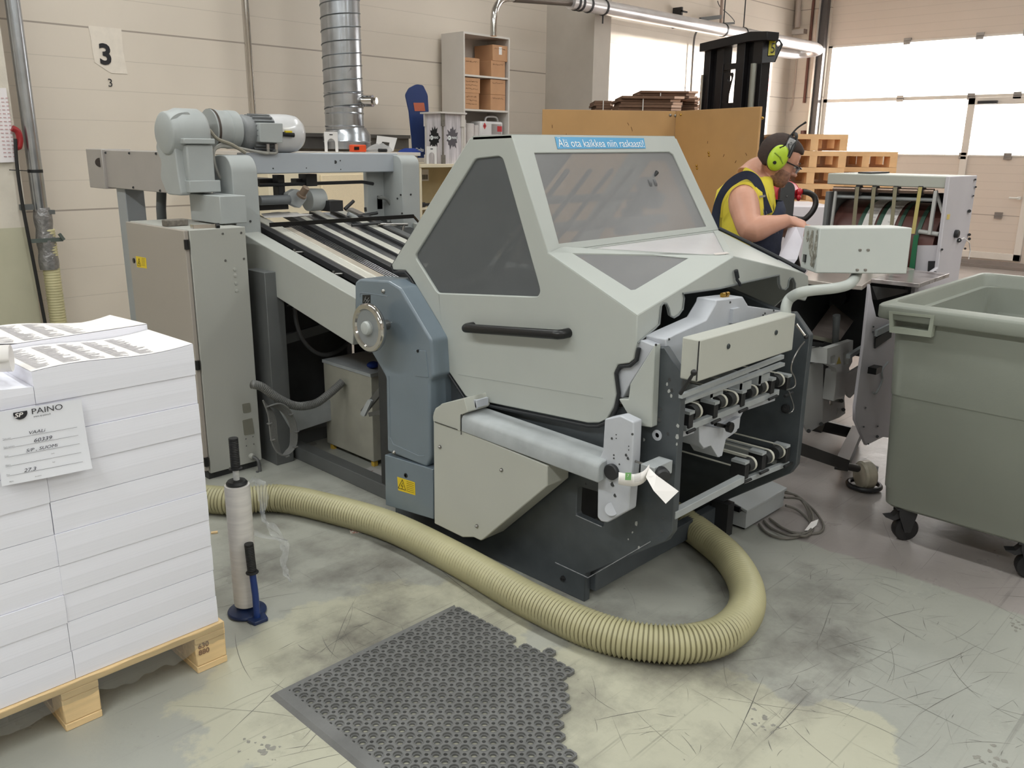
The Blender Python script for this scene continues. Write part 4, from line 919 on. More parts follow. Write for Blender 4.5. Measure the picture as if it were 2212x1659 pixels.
build('cross_rail', MB().bar(PY(1470, 856, 1.38), PY(1690, 770, 1.38), 0.014, 0.014).bar(PY(1474, 868, 1.40), PY(1690, 786, 1.40), 0.02, 0.012), greyD, FM)
# light shaped plate beneath the upper row
sh = [(1464, 948), (1505, 934), (1510, 962), (1520, 970), (1535, 965), (1545, 985), (1555, 988), (1563, 965), (1568, 949), (1592, 932), (1598, 905), (1606, 889), (1674, 866), (1676, 850), (1600, 880), (1500, 918), (1464, 932)]
spl = build('shaped_plate', MB().plate([PY(a, b, 1.46) for a, b in sh], (0, 0.012, 0)), light, FM, bevel=0.002)
spk = [(1510, 918), (1555, 925), (1600, 900), (1597, 925), (1570, 942), (1560, 985), (1551, 988), (1536, 963), (1520, 968), (1511, 955)]
build('chute', MB().plate([PY(a, b, 1.44) for a, b in spk], (0, 0.10, 0)), light, spl, bevel=0.002)
build('star_knob', MB().lathe(PY(1573, 922, 1.41), (0, -1, 0), [(0.010, -0.01), (0.019, 0), (0.019, 0.014), (0.012, 0.017)], 10).cyl(PY(1545, 916, 1.43), PY(1570, 922, 1.42), 0.007), black, FM)
rowL = build('roller_bar', MB().bar(PY(1606, 1038, 1.43), PY(1700, 1000, 1.43), 0.02, 0.02), greyD, FM, bevel=0.002)
for a, b, r in ((1614, 1004, .026), (1652, 988, .026), (1676, 977, .026)): roller(a, b, YR, r, 0.04, rowL)
for a, b in ((1608, 1015), (1645, 995), (1697, 980)):
    m_ = MB(); block(a, b, 1.42, 0.028, 0.05, 0.066, m_); ck = build('clamp_holder', m_, darkM, rowL, bevel=0.003)
    build('light_cap', grp(lambda q, a=a, b=b: block(a, b-17, 1.418, 0.032, 0.045, 0.010, q)), greyD, ck); build('thumb_bar', MB().cyl(PY(a-3, b+28, 1.405), PY(a+14, b+20, 1.405), 0.0055, n=12), darkM, ck)
for a, b in ((1640, 950), (1598, 970)):
    p = PY(a, b, 1.62); build('guide_channel', MB().box(p.x, p.x+0.012, 1.46, 1.95, p.z-0.025, p.z+0.02).box(p.x, p.x+0.03, 1.46, 1.95, p.z+0.018, p.z+0.022), greyD, rowL)
build('tie_bar', MB().bar(PY(1452, 1112, 1.40), PY(1601, 1034, 1.40), 0.028, 0.026), greyD, FM, bevel=0.002, label='square dull steel bar')
# ---- paper tags wound round the clamp
def ribbon(name, pts, w, label):
    c_ = spline([PD(x, y, D) for x, y, D in pts], 5); n = len(c_); g = []
    for i, p in enumerate(c_):
        for j in range(2): g.append(p+UP*(w*(j-0.5)))
    m_ = MB().add(g, [(i*2, i*2+1, i*2+3, i*2+2) for i in range(n-1)]); o = build(name, m_, paperT, None, angle=180); o.modifiers.new('s', 'SOLIDIFY').thickness = 0.0006; return tag(o, label, 'paper tag')
dD = (PX(1400, 1020, 2.08)-CAM).dot(_f)
t1 = ribbon('paper_tag', [(1336, 1033, dD-0.02), (1352, 1036, dD-0.03), (1372, 1037, dD-0.04), (1390, 1030, dD-0.03), (1402, 1016, dD-0.01)], 0.040, 'short white paper tag with green mark, left one tucked behind the clamp knob')
t2 = tag(build('paper_tag', MB().plate([PD(x, y, d_) for x, y, d_ in ((1402, 1010, dD-.015), (1418, 1026, dD-.03), (1466, 1061, dD-.03), (1438, 1088, dD-.05), (1412, 1060, dD-.05), (1395, 1030, dD-.03))], WC*0.0008), paperT, smooth=False), 'longer white folded paper tag, right one hanging from the clamp knob', 'paper tag')
gm = M('tag_green', (120, 176, 110), 0.6); gq = PD(1357, 1029, dD-0.05)
build('green_mark', MB().obox(gq, UC*0.009, UP*0.012, WC*0.0006), gm, t1); t = text('7', gq+WC*0.001-UC*0.004-UP*0.001, UC, UP, 0.009); build('digit', t, paperT, t1, smooth=False)
tp_ = MB()
for i in range(6): tp_.bar(PD(1370, 1026+i*3, dD-.055), PD(1385, 1023+i*3, dD-.055), 0.0006, 0.0006)
build('small_print', tp_, MATS['print_dark_grey'], t1)
# ================================================================ electrical cabinet beside the feeder
def each(name, items, fn, mt, par, **k):
    for it in items:
        m_ = MB(); fn(m_, it); build(name, m_, mt, par, **k)
cabM = M('cabinet_grey', (166, 166, 160), 0.5, var=0.03, scale=2)
cabM2 = M('cabinet_door_grey', (160, 152, 144), 0.38, var=0.03, scale=2)
CX0, CX1, CY0, CY1 = 1.78, 2.082, 3.80, 4.45
CB = thing('control_cabinet', (1.93, 4.12, 0), 'tall grey electrical cabinet with yellow sticker on its door, beside the feeder', 'cabinet')
build('plinth', MB().box(CX0+0.02, CX1-0.02, CY0+0.02, CY1-0.02, 0, 0.04), dk, CB)
cbody = build('body', MB().box(CX0+0.022, CX1, CY0, CY1, 0.035, 1.224), cabM, CB, bevel=0.003)
cd_ = build('door', MB().box(CX0, CX0+0.02, CY0+0.008, CY1, 0.05, 1.222), cabM2, CB, bevel=0.003)
each('hinge', (1.16, 0.59, 0.10), lambda m_, z: m_.cyl((CX0+0.006, CY0+0.004, z-0.022), (CX0+0.006, CY0+0.004, z+0.022), 0.012, n=12), black, cd_)
build('lock', MB().lathe(PX(290, 563, CX0), (-1, 0, 0), [(0.013, 0), (0.013, 0.004), (0.005, 0.005)], 16), black, cd_)
sx_ = CX0-0.0008
sk = build('warning_sticker', MB().plate(xy([(293, 553), (315, 557), (317, 580), (296, 577)], sx_), (0.0007, 0, 0)), yellow, cd_, smooth=False)
warn([(300, 558), (297, 574), (304, 575)], sx_-0.0006, sk, [((306, 558+k*3), (313, 559+k*3)) for k in range(6)])
each('bolt_head', ((481, 505), (521, 503), (487, 563), (527, 559)), lambda m_, q: m_.lathe(PY(*q, CY0), (0, -1, 0), [(0.006, 0), (0.005, 0.003)], 10), steel, cbody)
each('blind_plug', ((507, 582), (508, 595), (510, 612), (511, 628)), lambda m_, q: m_.lathe(PY(*q, CY0), (0, -1, 0), [(0.009, 0), (0.008, 0.004), (0.003, 0.005)], 14), cabM, cbody)
for q in ([(523, 873), (540, 870), (543, 890), (526, 893)], [(524, 908), (545, 903), (550, 937), (528, 941)]):
    build('cover_plate', MB().plate(roundpoly([PY(a, b, CY0-0.002) for a, b in q], 0.006), (0, 0.002, 0)), M('plate_brass_grey', (150, 148, 136), 0.4, 0.4), cbody)
each('screw_hole', ((531, 948), (546, 943), (532, 963), (548, 959)), lambda m_, q: m_.cyl(PY(*q, CY0-0.0005), PY(*q, CY0+0.001), 0.0035, n=8), dk, cbody)
gl = PY(543, 985, CY0)
build('cable_gland', MB().lathe(gl, (0, -1, 0), [(0.016, 0), (0.016, 0.012), (0.011, 0.02)], 16), cabM, cbody)
build('supply_cable', MB().tube(spline([gl+V((0, -0.02, 0)), gl+V((0.01, -0.05, -0.02)), gl+V((0.008, -0.06, -0.08)), gl+V((-0.01, -0.06, gl.z*-0.97+0.0))], 6), 0.0085, 10), M('cable_grey', (88, 88, 88), 0.55), cbody)
# things on top of the cabinet
zt_ = 1.2245
tag(build('sanding_block', MB().box(*sorted((PZ(330, 485, zt_).x, PZ(330, 485, zt_).x+0.105)), 4.02, 4.08, zt_, zt_+0.030), M('felt_grey', (112, 106, 98), 0.95, var=0.25, scale=60, bump=0.5), bevel=0.004), 'worn dark grey felt block lying on top of the tall electrical cabinet', 'sanding block')
GA = thing('gauge_tool', (2.0, 3.93, zt_), 'small metal band clamp with black knob on top of the cabinet', 'tool')
g0, g1 = PZ(418, 490, zt_+0.01), PZ(466, 488, zt_+0.01)
build('band', MB().bar(g0, g1, 0.003, 0.018).bar(g0, g0+V((0.0, 0.03, 0)), 0.003, 0.018), chrome, GA)
build('knob', MB().cyl(g1, g1+(g1-g0).normalized()*0.016, 0.013, n=16), black, GA)
# ================================================================ sheet feeder with sloping table
FE = thing('sheet_feeder', (2.7, 4.2, 0), 'grey sheet feeder with gear motor on top and long sloping slatted table', 'sheet feeder')
FP0, FP1 = PX(530, 507, 2.2), PX(766, 640, 2.2)
slope = (FP1-FP0); slope.x = 0; nI = slope.cross(V((1, 0, 0))).normalized()
if nI.z < 0: nI = -nI
PI_ = lambda a, b, dz=0.0: PN(a, b, FP0+nI*dz, nI)
top_l = [PX(520, 501, 2.2), PX(768, 644, 2.2), PX(762, 746, 2.2), PX(546, 609, 2.2), PX(520, 594, 2.2)]
top_l[0].y = 4.12; top_l[0].z = FP0.z+(4.12-FP0.y)*slope.z/slope.y
bm_ = build('side_beam', MB().plate(top_l, (0.10, 0, 0)), M('feeder_grey', (168, 170, 165), 0.45, var=0.03), FE, bevel=0.004, label='wide grey sloping beam')
feedM = MATS['feeder_grey']
far_b = [p+V((1.18, 0, -0.03)) for p in top_l]; build('side_beam', MB().plate(far_b, (0.05, 0, 0)), feedM, FE, bevel=0.003)
# slats run down the slope at fixed offsets across the table
def slat(name, x0, x1, dz, th, mt, y0=4.35, y1=2.98, **k):
    g = lambda y, d: V((0, y, FP0.z+(y-FP0.y)*slope.z/slope.y))+nI*d
    a, b = g(y0, dz), g(y1, dz)
    return build(name, MB().rings([[a+V((x0, 0, 0)), a+V((x1, 0, 0)), a+V((x1, 0, 0))-nI*th, a+V((x0, 0, 0))-nI*th], [b+V((x0, 0, 0)), b+V((x1, 0, 0)), b+V((x1, 0, 0))-nI*th, b+V((x0, 0, 0))-nI*th]]), mt, FE, bevel=0.0015, seg=1, **k)
slW = M('slat_white', (218, 216, 206), 0.25, 0.3, 0.06, scale=3); slG = M('slat_steel', (150, 150, 152), 0.22, 0.85, 0.12, scale=2); slD = M('slat_dark', (60, 60, 62), 0.4, 0.3)
slat('bed_plate', 2.31, 3.36, -0.055, 0.01, dk)
slat('outer_rail', 2.365, 2.405, -0.005, 0.03, slD)
slat('feed_slat', 2.405, 2.455, 0.0, 0.008, slW); slat('feed_slat', 2.457, 2.470, 0.0, 0.008, slW)
slat('feed_slat', 2.473, 2.52, -0.004, 0.006, M('slat_worn', (196, 186, 172), 0.3, 0.3, 0.15, scale=5), y0=4.1)
for i in range(5): slat('tape_guide', 2.530+i*0.016, 2.536+i*0.016, -0.012, 0.004, slG, y0=4.2)
slat('carrier_bar', 2.62, 2.665, 0.004, 0.03, slD); slat('feed_slat', 2.665, 2.715, 0.0, 0.008, slW)
slat('feed_slat', 2.72, 2.79, -0.01, 0.006, slG); slat('carrier_bar', 2.795, 2.805, 0.002, 0.02, slD); slat('feed_slat', 2.81, 2.865, 0.0, 0.008, slW)
slat('feed_slat', 2.87, 2.935, -0.01, 0.006, slG); slat('carrier_bar', 2.94, 2.965, 0.004, 0.02, slD); slat('feed_slat', 2.97, 3.03, 0.0, 0.01, slW)
slat('round_rail', 3.05, 3.10, 0.01, 0.03, slG); slat('feed_slat', 3.12, 3.17, -0.02, 0.01, slW)
# black cross bar on legs
cb0, cb1 = PI_(583, 486, 0.035), PI_(893, 467, 0.035)
cbm = MB().bar(cb0, cb1, 0.012, 0.022).bar(cb0, cb0-V((0, 0, 0.05)), 0.012, 0.012).bar(cb1, cb1-V((0, 0, 0.05)), 0.012, 0.012).bar(cb1, PD(908, 484, (cb1-CAM).dot(_f)+0.1), 0.01, 0.01)
build('cross_bar', cbm, black, FE)
for a, b in ((655, 545), (740, 592)):
    p = PI_(a, b, -0.02); build('stop_pin', MB().cyl(p, p+V((-0.05, 0, 0.004)), 0.006).cyl(p+V((-0.05, 0, 0)), p+V((-0.05, 0, 0.02)), 0.006), steel, FE)
pp_ = [PI_(564, 462, 0.006), PI_(600, 458, 0.006), PI_(650, 462, 0.006), PI_(676, 464, 0.006), PI_(640, 468, 0.006), PI_(572, 471, 0.006)]
tag(build('paper_sheet', MB().plate(pp_, nI*0.0012), paperT, smooth=False), 'white sheet lying at the top of the sloping feeder table', 'paper sheet')
# left long beam and its end cap, post
XL = 2.0
lbm = [PX(224, 327, XL), PX(234, 404, XL), V((XL, 4.26, PX(410, 425, XL).z)), V((XL, 4.26, 1.566))]
lbm[0].z = 1.566; lbm[1].z = lbm[2].z = 1.358; lbm[1].y = lbm[0].y
lb_o = build('top_beam', MB().plate(lbm, (0.16, 0, 0)), M('beam_warm_grey', (164, 158, 154), 0.5, var=0.04), FE, bevel=0.004, label='long grey top beam with round hole at its end')
ec = MB().box(XL-0.018, XL+0.15, lbm[0].y-0.01, lbm[0].y+0.22, 1.350, 1.572)
eco = build('end_cap', ec, MATS['beam_warm_grey'], lb_o, bevel=0.004)
build('end_hole', MB().cyl(PX(216, 351, XL-0.019), PX(216, 351, XL-0.017), 0.026, n=24), M('rust_hole', (52, 42, 36), 0.7, var=0.4, scale=40), eco)
each('bolt_head', ((279, 331), (337, 332), (228, 330), (288, 405), (346, 412)), lambda m_, q: m_.cyl(PX(*q, XL), PX(*q, XL-0.004), 0.0065, n=10), dk, lb_o)
pz = PX(260, 410, 2.03)
build('post', MB().box(2.03, 2.14, pz.y-0.06, pz.y+0.06, 0, 1.36), M('post_grey', (150, 154, 158), 0.45, var=0.05), FE, bevel=0.004)
build('grey_hose', MB().tube([PX(349, 412, 2.1), PX(348, 450, 2.1), PX(351, 500, 2.1)], 0.026, 14), M('hose_dark_grey', (84, 88, 90), 0.6), FE)
# gearbox and motor, axis along x
YM = 4.28
gearM = M('gearbox_paint', (164, 168, 168), 0.5, var=0.05, scale=6)
GB_ = thing('x', (0, 0, 0), None, None) if False else None
yg = 4.12
a_, b_ = PY(398, 300, yg), PY(455, 300, yg)
gc = PY(426, 292, yg+0.09); gz = 1.655
gbx = build('gearbox', MB().lathe((a_.x-0.02, yg+0.10, gz), (1, 0, 0), [(0.075, -0.045), (0.10, -0.03), (0.105, 0.0), (0.118, 0.03), (0.118, b_.x-a_.x), (0.105, b_.x-a_.x+0.02), (0.08, b_.x-a_.x+0.03)], 32), gearM, FE, bevel=0.004, label='big cast gearbox housing')
lg = roundpoly([PY(382, 245, yg+0.02)+V((0, 0, 0)), PY(412, 240, yg+0.02), PY(408, 300, yg+0.02), PY(390, 300, yg+0.02), PY(368, 272, yg+0.02), PY(367, 258, yg+0.02)], 0.03)
build('lifting_eye', MB().plate(lg, (0, 0.05, 0), [circ(PY(378, 262, yg+0.02), 0.009, (1, 0, 0), (0, 0, 1), 12)]), gearM, gbx)
q = lambda a, b: PY(a, b, yg-0.02)
low = MB().box(q(401, 300).x, q(459, 300).x, yg-0.02, yg+0.17, q(420, 402).z, q(420, 312).z)
build('gear_flange', MB().box(q(398, 300).x-0.01, q(461, 300).x, yg-0.035, yg+0.18, q(420, 311).z, q(420, 299).z), gearM, gbx, bevel=0.004)
lo_g = build('gear_case', low, gearM, gbx, bevel=0.008)
build('gear_foot', MB().box(q(401, 300).x-0.008, q(466, 300).x, yg-0.035, yg+0.18, q(420, 416).z, q(420, 390).z), gearM, gbx, bevel=0.004)
lw = MB().plate(roundpoly([V((q(398, 300).x-0.03, y, z)) for y, z in ((yg+0.0, 1.36), (yg+0.02, 1.47), (yg+0.03, 1.60), (yg+0.05, 1.69), (yg+0.19, 1.66), (yg+0.24, 1.58), (yg+0.19, 1.52), (yg+0.22, 1.44), (yg+0.16, 1.36))], 0.02), (0.05, 0, 0)); build('gear_web', lw, gearM, gbx, bevel=0.006)
def mx(px): return PY(px, 290, YM).x
mz = PY(560, 290, YM).z+0.005
build('reducer', MB().lathe((0, YM, mz+0.015), (1, 0, 0), [(0.10, mx(452)), (0.098, mx(468)), (0.094, mx(470)), (0.094, mx(488)), (0.097, mx(489)), (0.095, mx(508)), (0.075, mx(512))], 30), gearM, FE, label='round reducer with oily dark stain')
build('oil_stain', MB().lathe((0, YM, mz+0.015), (1, 0, 0), [(0.1012, mx(455)), (0.1005, mx(460))], 30, cap=False), M('oil_brown', (70, 60, 54), 0.5, var=0.4, scale=30), FE)
mo = build('motor', MB().lathe((0, YM, mz), (1, 0, 0), [(0.05, mx(505)), (0.088, mx(517)), (0.094, mx(524)), (0.086, mx(536)), (0.086, mx(592)), (0.09, mx(594))], 32), M('motor_grey', (124, 126, 128), 0.5, var=0.2, scale=12), FE)
fn = MB()
for i in range(22):
    t = 2*math.pi*i/22; u = V((0, math.sin(t), math.cos(t))); c0 = V((mx(537), YM, mz))+u*0.088; c1 = V((mx(592), YM, mz))+u*0.088
    fn.bar(c0, c1, 0.006, 0.022, u)
build('cooling_fins', fn, MATS['motor_grey'], mo)
build('fan_cowl', MB().lathe((0, YM, mz), (1, 0, 0), [(0.100, mx(578)), (0.102, mx(600)), (0.102, mx(618)), (0.096, mx(634)), (0.075, mx(644)), (0.04, mx(648))], 36), M('cowl_white', (206, 206, 208), 0.25, coat=0.4), mo, label='pale glossy fan cowl')
yt = YM-0.115
tb_ = [PY(561, 265, yt), PY(611, 266, yt), PY(611, 309, yt), PY(562, 307, yt)]
tbo = build('terminal_box', MB().plate(roundpoly([p for p in tb_], 0.006), (0, 0.06, 0)), gearM, mo, bevel=0.003)
for px in (578, 596):
    p = PY(px, 311, yt+0.02); build('cable_gland', MB().cyl(p, p-V((0, 0, 0.028)), 0.0095, n=12), alu, tbo)
    build('cable', MB().tube(spline([p-V((0, 0, 0.02)), p-V((0, 0, 0.045)), PY(px-6 if px < 590 else px-10, 331, yt+0.02), PY(545, 326, yt+0.02), PY(505, 318, yt), PY(478, 312+ (4 if px < 590 else 0), yt), PY(463, 325, yt), PY(462, 345, yt), PY(472, 378, yt), PY(484, 392, yt+0.02)], 6), 0.0075, 8), M('cable_light_grey', (150, 148, 142), 0.5), tbo)
build('red_cable', MB().tube(spline([PY(452, 280, yt), PY(470, 300, yt-0.01), PY(500, 312, yt-0.01), PY(530, 330, yt-0.01)], 5), 0.009, 8), M('cable_beige', (140, 134, 120), 0.5), mo)
yk = PY(622, 285, yt+0.01); build('yellow_clip', MB().box(yk.x-0.02, yk.x+0.02, yk.y-0.01, yk.y+0.02, yk.z-0.004, yk.z+0.006), M('clip_yellow', (214, 190, 40), 0.4), mo)
build('release_lever', MB().cyl(yk+V((-0.03, 0, -0.012)), yk+V((0.03, -0.01, -0.016)), 0.012, n=12), black, mo)
# towers and bridge
def tower(x0, x1, y0, y1, z0, z1, nm, r=0.085, mt=None):
    pts = roundpoly([V((x0, y0, z0)), V((x0, y1, z0)), V((x0, y1, z1)), V((x0, y0, z1))], 0.001, 1)
    pf = [V((x0, y0, z0)), V((x0, y1, z0))]+[V((x0, y1-r+r*math.cos(t), z1-r+r*math.sin(t))) for t in [math.pi/2*i/7 for i in range(8)]]+[V((x0, y0+r-r*math.sin(t), z1-r+r*math.cos(t))) for t in [math.pi/2*i/7 for i in range(8)]]
    return build(nm, MB().plate(pf, (x1-x0, 0, 0)), mt or gearM, FE, bevel=0.005)
t_y = 4.05
tx0, tx1 = PY(503, 400, t_y).x, PY(558, 400, t_y).x
tl_ = tower(tx0, tx1, t_y, t_y+0.22, 1.14, 1.553, 'tower')
each('bolt_head', ((541, 478), (476, 445)), lambda m_, q: m_.cyl(PY(*q, t_y), PY(*q, t_y-0.004), 0.006, n=10), dk, tl_)
bxm = PX(475, 440, 2.03)
build('drive_box', MB().box(2.03, tx0, bxm.y, PX(410, 440, 2.03).y, PX(475, 484, 2.03).z, PX(475, 424, 2.03).z), gearM, FE, bevel=0.004)
br0, br1 = PY(554, 331, 4.2), PY(831, 333, 4.2)
bro = build('bridge_beam', MB().box(br0.x-0.05, br1.x+0.1, 4.2, 4.32, 1.455, 1.563), M('bridge_grey', (170, 176, 184), 0.4, var=0.03), FE, bevel=0.006)
each('hole', ((724, 350, .010), (735, 347, .004), (590, 364, .004), (662, 363, .003), (736, 366, .003)), lambda m_, q: m_.cyl(PY(q[0], q[1], 4.2005), PY(q[0], q[1], 4.198), q[2], n=14), dk, bro)
rx0, rx1 = PY(868, 350, 4.12).x, PY(906, 350, 4.12).x
trr = tower(rx0, rx1, 4.12, 4.40, 0.95, 1.553, 'tower', 0.06)
each('bolt_head', ((866, 421), (887, 420), (859, 429), (868, 461)), lambda m_, q: m_.cyl(PX(q[0], q[1], rx0) if q[0] < 867 else PY(q[0], q[1], 4.12), (PX(q[0], q[1], rx0)+V((-0.004, 0, 0))) if q[0] < 867 else (PY(q[0], q[1], 4.12)+V((0, -0.004, 0))), 0.006, n=10), dk, trr)
build('tower_web', MB().box(br1.x-0.06, rx0, 4.30, 4.34, 1.02, 1.46), gearM, FE, bevel=0.003)
# black feed head between the towers
FH = []
def blk(a, b, c, d, y, dep, mt=darkM, nm='feed_block'):
    p, q_ = PY(a, b, y), PY(c, d, y); o = build(nm, MB().box(p.x, q_.x, y, y+dep, q_.z, p.z), mt, FE, bevel=0.002, seg=1); return o
for r_ in ((600, 378, 617, 424, 4.3, 0.06), (661, 376, 686, 402, 4.28, 0.08), (640, 386, 662, 400, 4.32, 0.06), (712, 434, 742, 456, 4.2, 0.1), (560, 386, 600, 402, 4.36, 0.2), (814, 422, 827, 452, 4.3, 0.04), (560, 440, 624, 452, 4.3, 0.2)): blk(*r_)
build('push_bar', MB().tube([PY(560, 400, 4.3), PY(690, 396, 4.3), PY(782, 393, 4.3), PY(806, 397, 4.3)], 0.010, 8), darkM, FE)
build('suction_drum', MB().cyl(PY(560, 433, 4.25), PY(624, 431, 4.25), 0.026, n=18), M('drum_grey', (112, 116, 120), 0.5), FE)
hd = PY(682, 428, 4.28)
build('head_dome', MB().lathe((PY(668, 428, 4.28).x, 4.30, hd.z-0.01), (1, 0, 0), [(0.062, 0), (0.064, 0.03), (0.062, PY(699, 428, 4.28).x-PY(668, 428, 4.28).x)], 28), gearM, FE)
build('angled_mount', MB().plate(roundpoly([PY(a, b, 4.24) for a, b in ((622, 418), (640, 408), (664, 418), (662, 432), (648, 450), (626, 440))], 0.01), (0, 0.05, 0)), greyD, FE, bevel=0.003)
build('brown_knob', MB().lathe(PY(650, 424, 4.20), (PY(663, 403, 4.16)-PY(650, 424, 4.20)), [(0.028, 0), (0.028, 0.012), (0.020, 0.014), (0.020, 0.062), (0.012, 0.065)], 18), M('knob_brown', (124, 106, 90), 0.5), FE)
for (a, b), (c, d), r in (((745, 452), (764, 434), .011), ((752, 462), (770, 470), .014), ((770, 468), (815, 460), .010), ((775, 478), (812, 472), .008), ((790, 457), (789, 448), .008)):
    build('lever', MB().cyl(PY(a, b, 4.2), PY(c, d, 4.2), r, r*0.9, n=10), darkM if r != .014 else greyD, FE)
build('hose_loop', MB().tube(spline([PY(a, b, 4.25) for a, b in ((818, 426), (835, 430), (845, 445), (846, 465), (838, 482))], 6), 0.011, 10), M('hose_mid_grey', (128, 130, 128), 0.6), FE)
for (a, b), (c, d) in (((760, 487), (820, 482)), ((815, 485), (880, 485)), ((872, 486), (868, 508))): build('rod', MB().cyl(PY(a, b, 4.0), PY(c, d, 4.0), 0.0085, n=10), darkM if b == 487 else steel, FE)
build('far_plate', MB().box(3.30, 3.46, 3.2, 3.98, 0.86, 0.98), gearM, FE)
# ---- undercarriage below the sloping table
frD = M('frame_dark_grey', (92, 94, 94), 0.55, var=0.1)
lp = PX(547, 640, 2.16).y
build('frame_post', MB().box(2.14, 2.24, lp-0.16, lp+0.02, 0.0, FP0.z-0.16), frD, FE, bevel=0.003)
build('frame_post', MB().box(2.95, 3.02, 4.3, 4.42, 0, 1.05).box(2.2, 3.0, 4.40, 4.43, 0.12, 1.05), dk, FE)
p0, p1 = PX(626, 655, 2.5), PX(598, 850, 2.5)
build('diagonal_brace', MB().bar(p0, p1, 0.03, 0.055, (1, 0, 0)), M('brace_grey', (128, 128, 122), 0.5), FE, bevel=0.002)
build('cross_brace', MB().bar(PY(585, 742, 3.9), PY(760, 690, 3.9), 0.02, 0.05), frD, FE)
for x0_ in (0.0, 0.26): build('lift_column', MB().box(2.86+x0_, 2.95+x0_, 3.95, 4.05, 0.05, 1.05), dk, FE)
build('side_sheet', MB().box(2.24, 2.86, 4.12, 4.14, 0.1, 1.1), dk, FE)
build('grey_sill', MB().plate([PY(a, b, 3.75) for a, b in ((600, 882), (727, 862), (727, 905), (632, 936))], (0, 0.05, 0)), greyD, FE, bevel=0.004)
cgM = M('hose_grey_ribbed', (112, 112, 110), 0.6, var=0.08)
build('ribbed_hose', hose(MB(), spline([PY(a, b, 3.6) for a, b in ((545, 830), (566, 836), (600, 860), (640, 877), (680, 872), (712, 850), (740, 825))], 8), 0.022, 0.010, 0.003, 14), cgM, FE, angle=180)
build('air_hose', MB().tube(spline([PY(a, b, 3.8) for a, b in ((636, 665), (641, 700), (655, 735), (680, 760), (708, 766), (740, 752), (765, 725))], 6), 0.011, 10), M('hose_black_grey', (64, 64, 64), 0.5), FE)
for i in range(7):
    o = 2.2*i; rr = 0.004
    build('cable_loop', MB().tube(spline([PY(a, b, 3.55+0.006*i) for a, b in ((568, 865), (580+o, 900), (586+o, 950), (600+o*.6, 978+o*.3), (622-o*.3, 982-o*.6), (640-o, 960), (640-o, 920), (625-o, 885+o*.5), (604-o, 872+o*.5), (575, 880))], 5), rr, 6), cgM, FE)
each('cable_tie', ((582, 915), (589, 950), (620, 985), (638, 965), (641, 932), (628, 895)), lambda m_, q: m_.obox(PY(*q, 3.55), (0.010, 0, 0.001), (0, 0.01, 0), (0, 0, 0.002)), cgM, FE)
build('base_rail', MB().bar(V((2.30, 3.98, 0.035)), V((2.30, 2.86, 0.035)), 0.07, 0.07).bar(V((2.30, 3.98, 0.035)), V((3.0, 3.98, 0.035)), 0.07, 0.07), frD, FE, bevel=0.003)
lk = MB()
build('link_arm', MB().bar(PX(784, 892, 2.26), PX(832, 832, 2.26), 0.03, 0.012, (1, 0, 0)).bar(PX(800, 895, 2.26), PX(832, 888, 2.26), 0.02, 0.02, (1, 0, 0)), M('link_dark', (92, 92, 90), 0.5, 0.3), FM)
build('link_end', MB().plate(roundpoly(xy([(777, 895), (795, 862), (802, 866), (786, 901)], 2.24), 0.01), (0.012, 0, 0)), greyD, FM)
# white box unit under the table
WB = thing('blower_box', (2.6, 3.55, 0), 'dusty off white boxed blower standing on the floor under the sloping table', 'blower')
build('casing', MB().box(2.48, 2.74, 3.38, 3.80, 0.03, 0.50), M('casing_offwhite', (160, 158, 146), 0.6, var=0.08, scale=8), WB, bevel=0.004)
build('lid', MB().box(2.476, 2.744, 3.376, 3.804, 0.485, 0.502), greyD, WB)
each('foot', ((2.50, 3.40), (2.50, 3.77), (2.71, 3.40), (2.71, 3.77)), lambda m_, q: m_.box(q[0]-.012, q[0]+.012, q[1]-.012, q[1]+.012, 0, 0.032), M('foot_yellow', (196, 160, 60), 0.6), WB)
tag(build('floor_paper', MB().plate([PZ(a, b, 0.002) for a, b in ((760, 1030), (800, 1008), (835, 1020), (835, 1062), (790, 1050))], (0, 0, 0.001)), M('printed_paper', (176, 174, 172), 0.6, var=0.2, scale=30, col2=(120, 90, 84), thr=(0.62, 0.66)), smooth=False), 'printed sheet lying on the floor under the sloping table', 'paper sheet')
tag(build('blue_cloth', MB().ball(PZ(806, 788, 0.52), (0.035, 0.03, 0.018), 8), M('cloth_blue', (20, 50, 130), 0.8)), 'crumpled blue cloth on the blower box under the handwheel', 'cloth')
# ================================================================ things along the back wall
galv = M('galvanised', (176, 180, 186), 0.26, 0.95, 0.16, scale=7)
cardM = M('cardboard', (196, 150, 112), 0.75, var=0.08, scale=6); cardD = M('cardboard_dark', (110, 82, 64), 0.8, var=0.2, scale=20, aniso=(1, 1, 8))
creamW = M('melamine_cream', (226, 214, 188), 0.5, var=0.03)
whiteF = M('melamine_white', (216, 210, 204), 0.5, var=0.02)
# number decals
sheet = [PY(a, b, 6.996) for a, b in ((190, 55), (262, 62), (266, 110), (276, 160), (240, 158), (205, 135), (200, 110), (196, 80))]
dp = tag(build('number_sheet', MB().plate(sheet, (0, 0.002, 0)), M('tape_patch', (224, 214, 202), 0.55, var=0.05, scale=20), smooth=False), 'pale rough-edged sheet with a big bold black 3 on the back wall', 'wall number')
n3 = PY(215, 137, 6.992)
build('digit', text('3', n3, (1, 0, 0), (0, 0, 1), PY(215, 93, 6.99).z-n3.z, 0.001, 0.006), inkM, dp, smooth=False)
n3 = PY(233, 187, 6.994)
tag(build('wall_number', text('3', n3, (1, 0, 0), (0, 0, 1), PY(233, 169, 6.99).z-n3.z, 0.001, 0.0), inkM, smooth=False), 'small thin black 3 on the back wall below the big one', 'wall number')
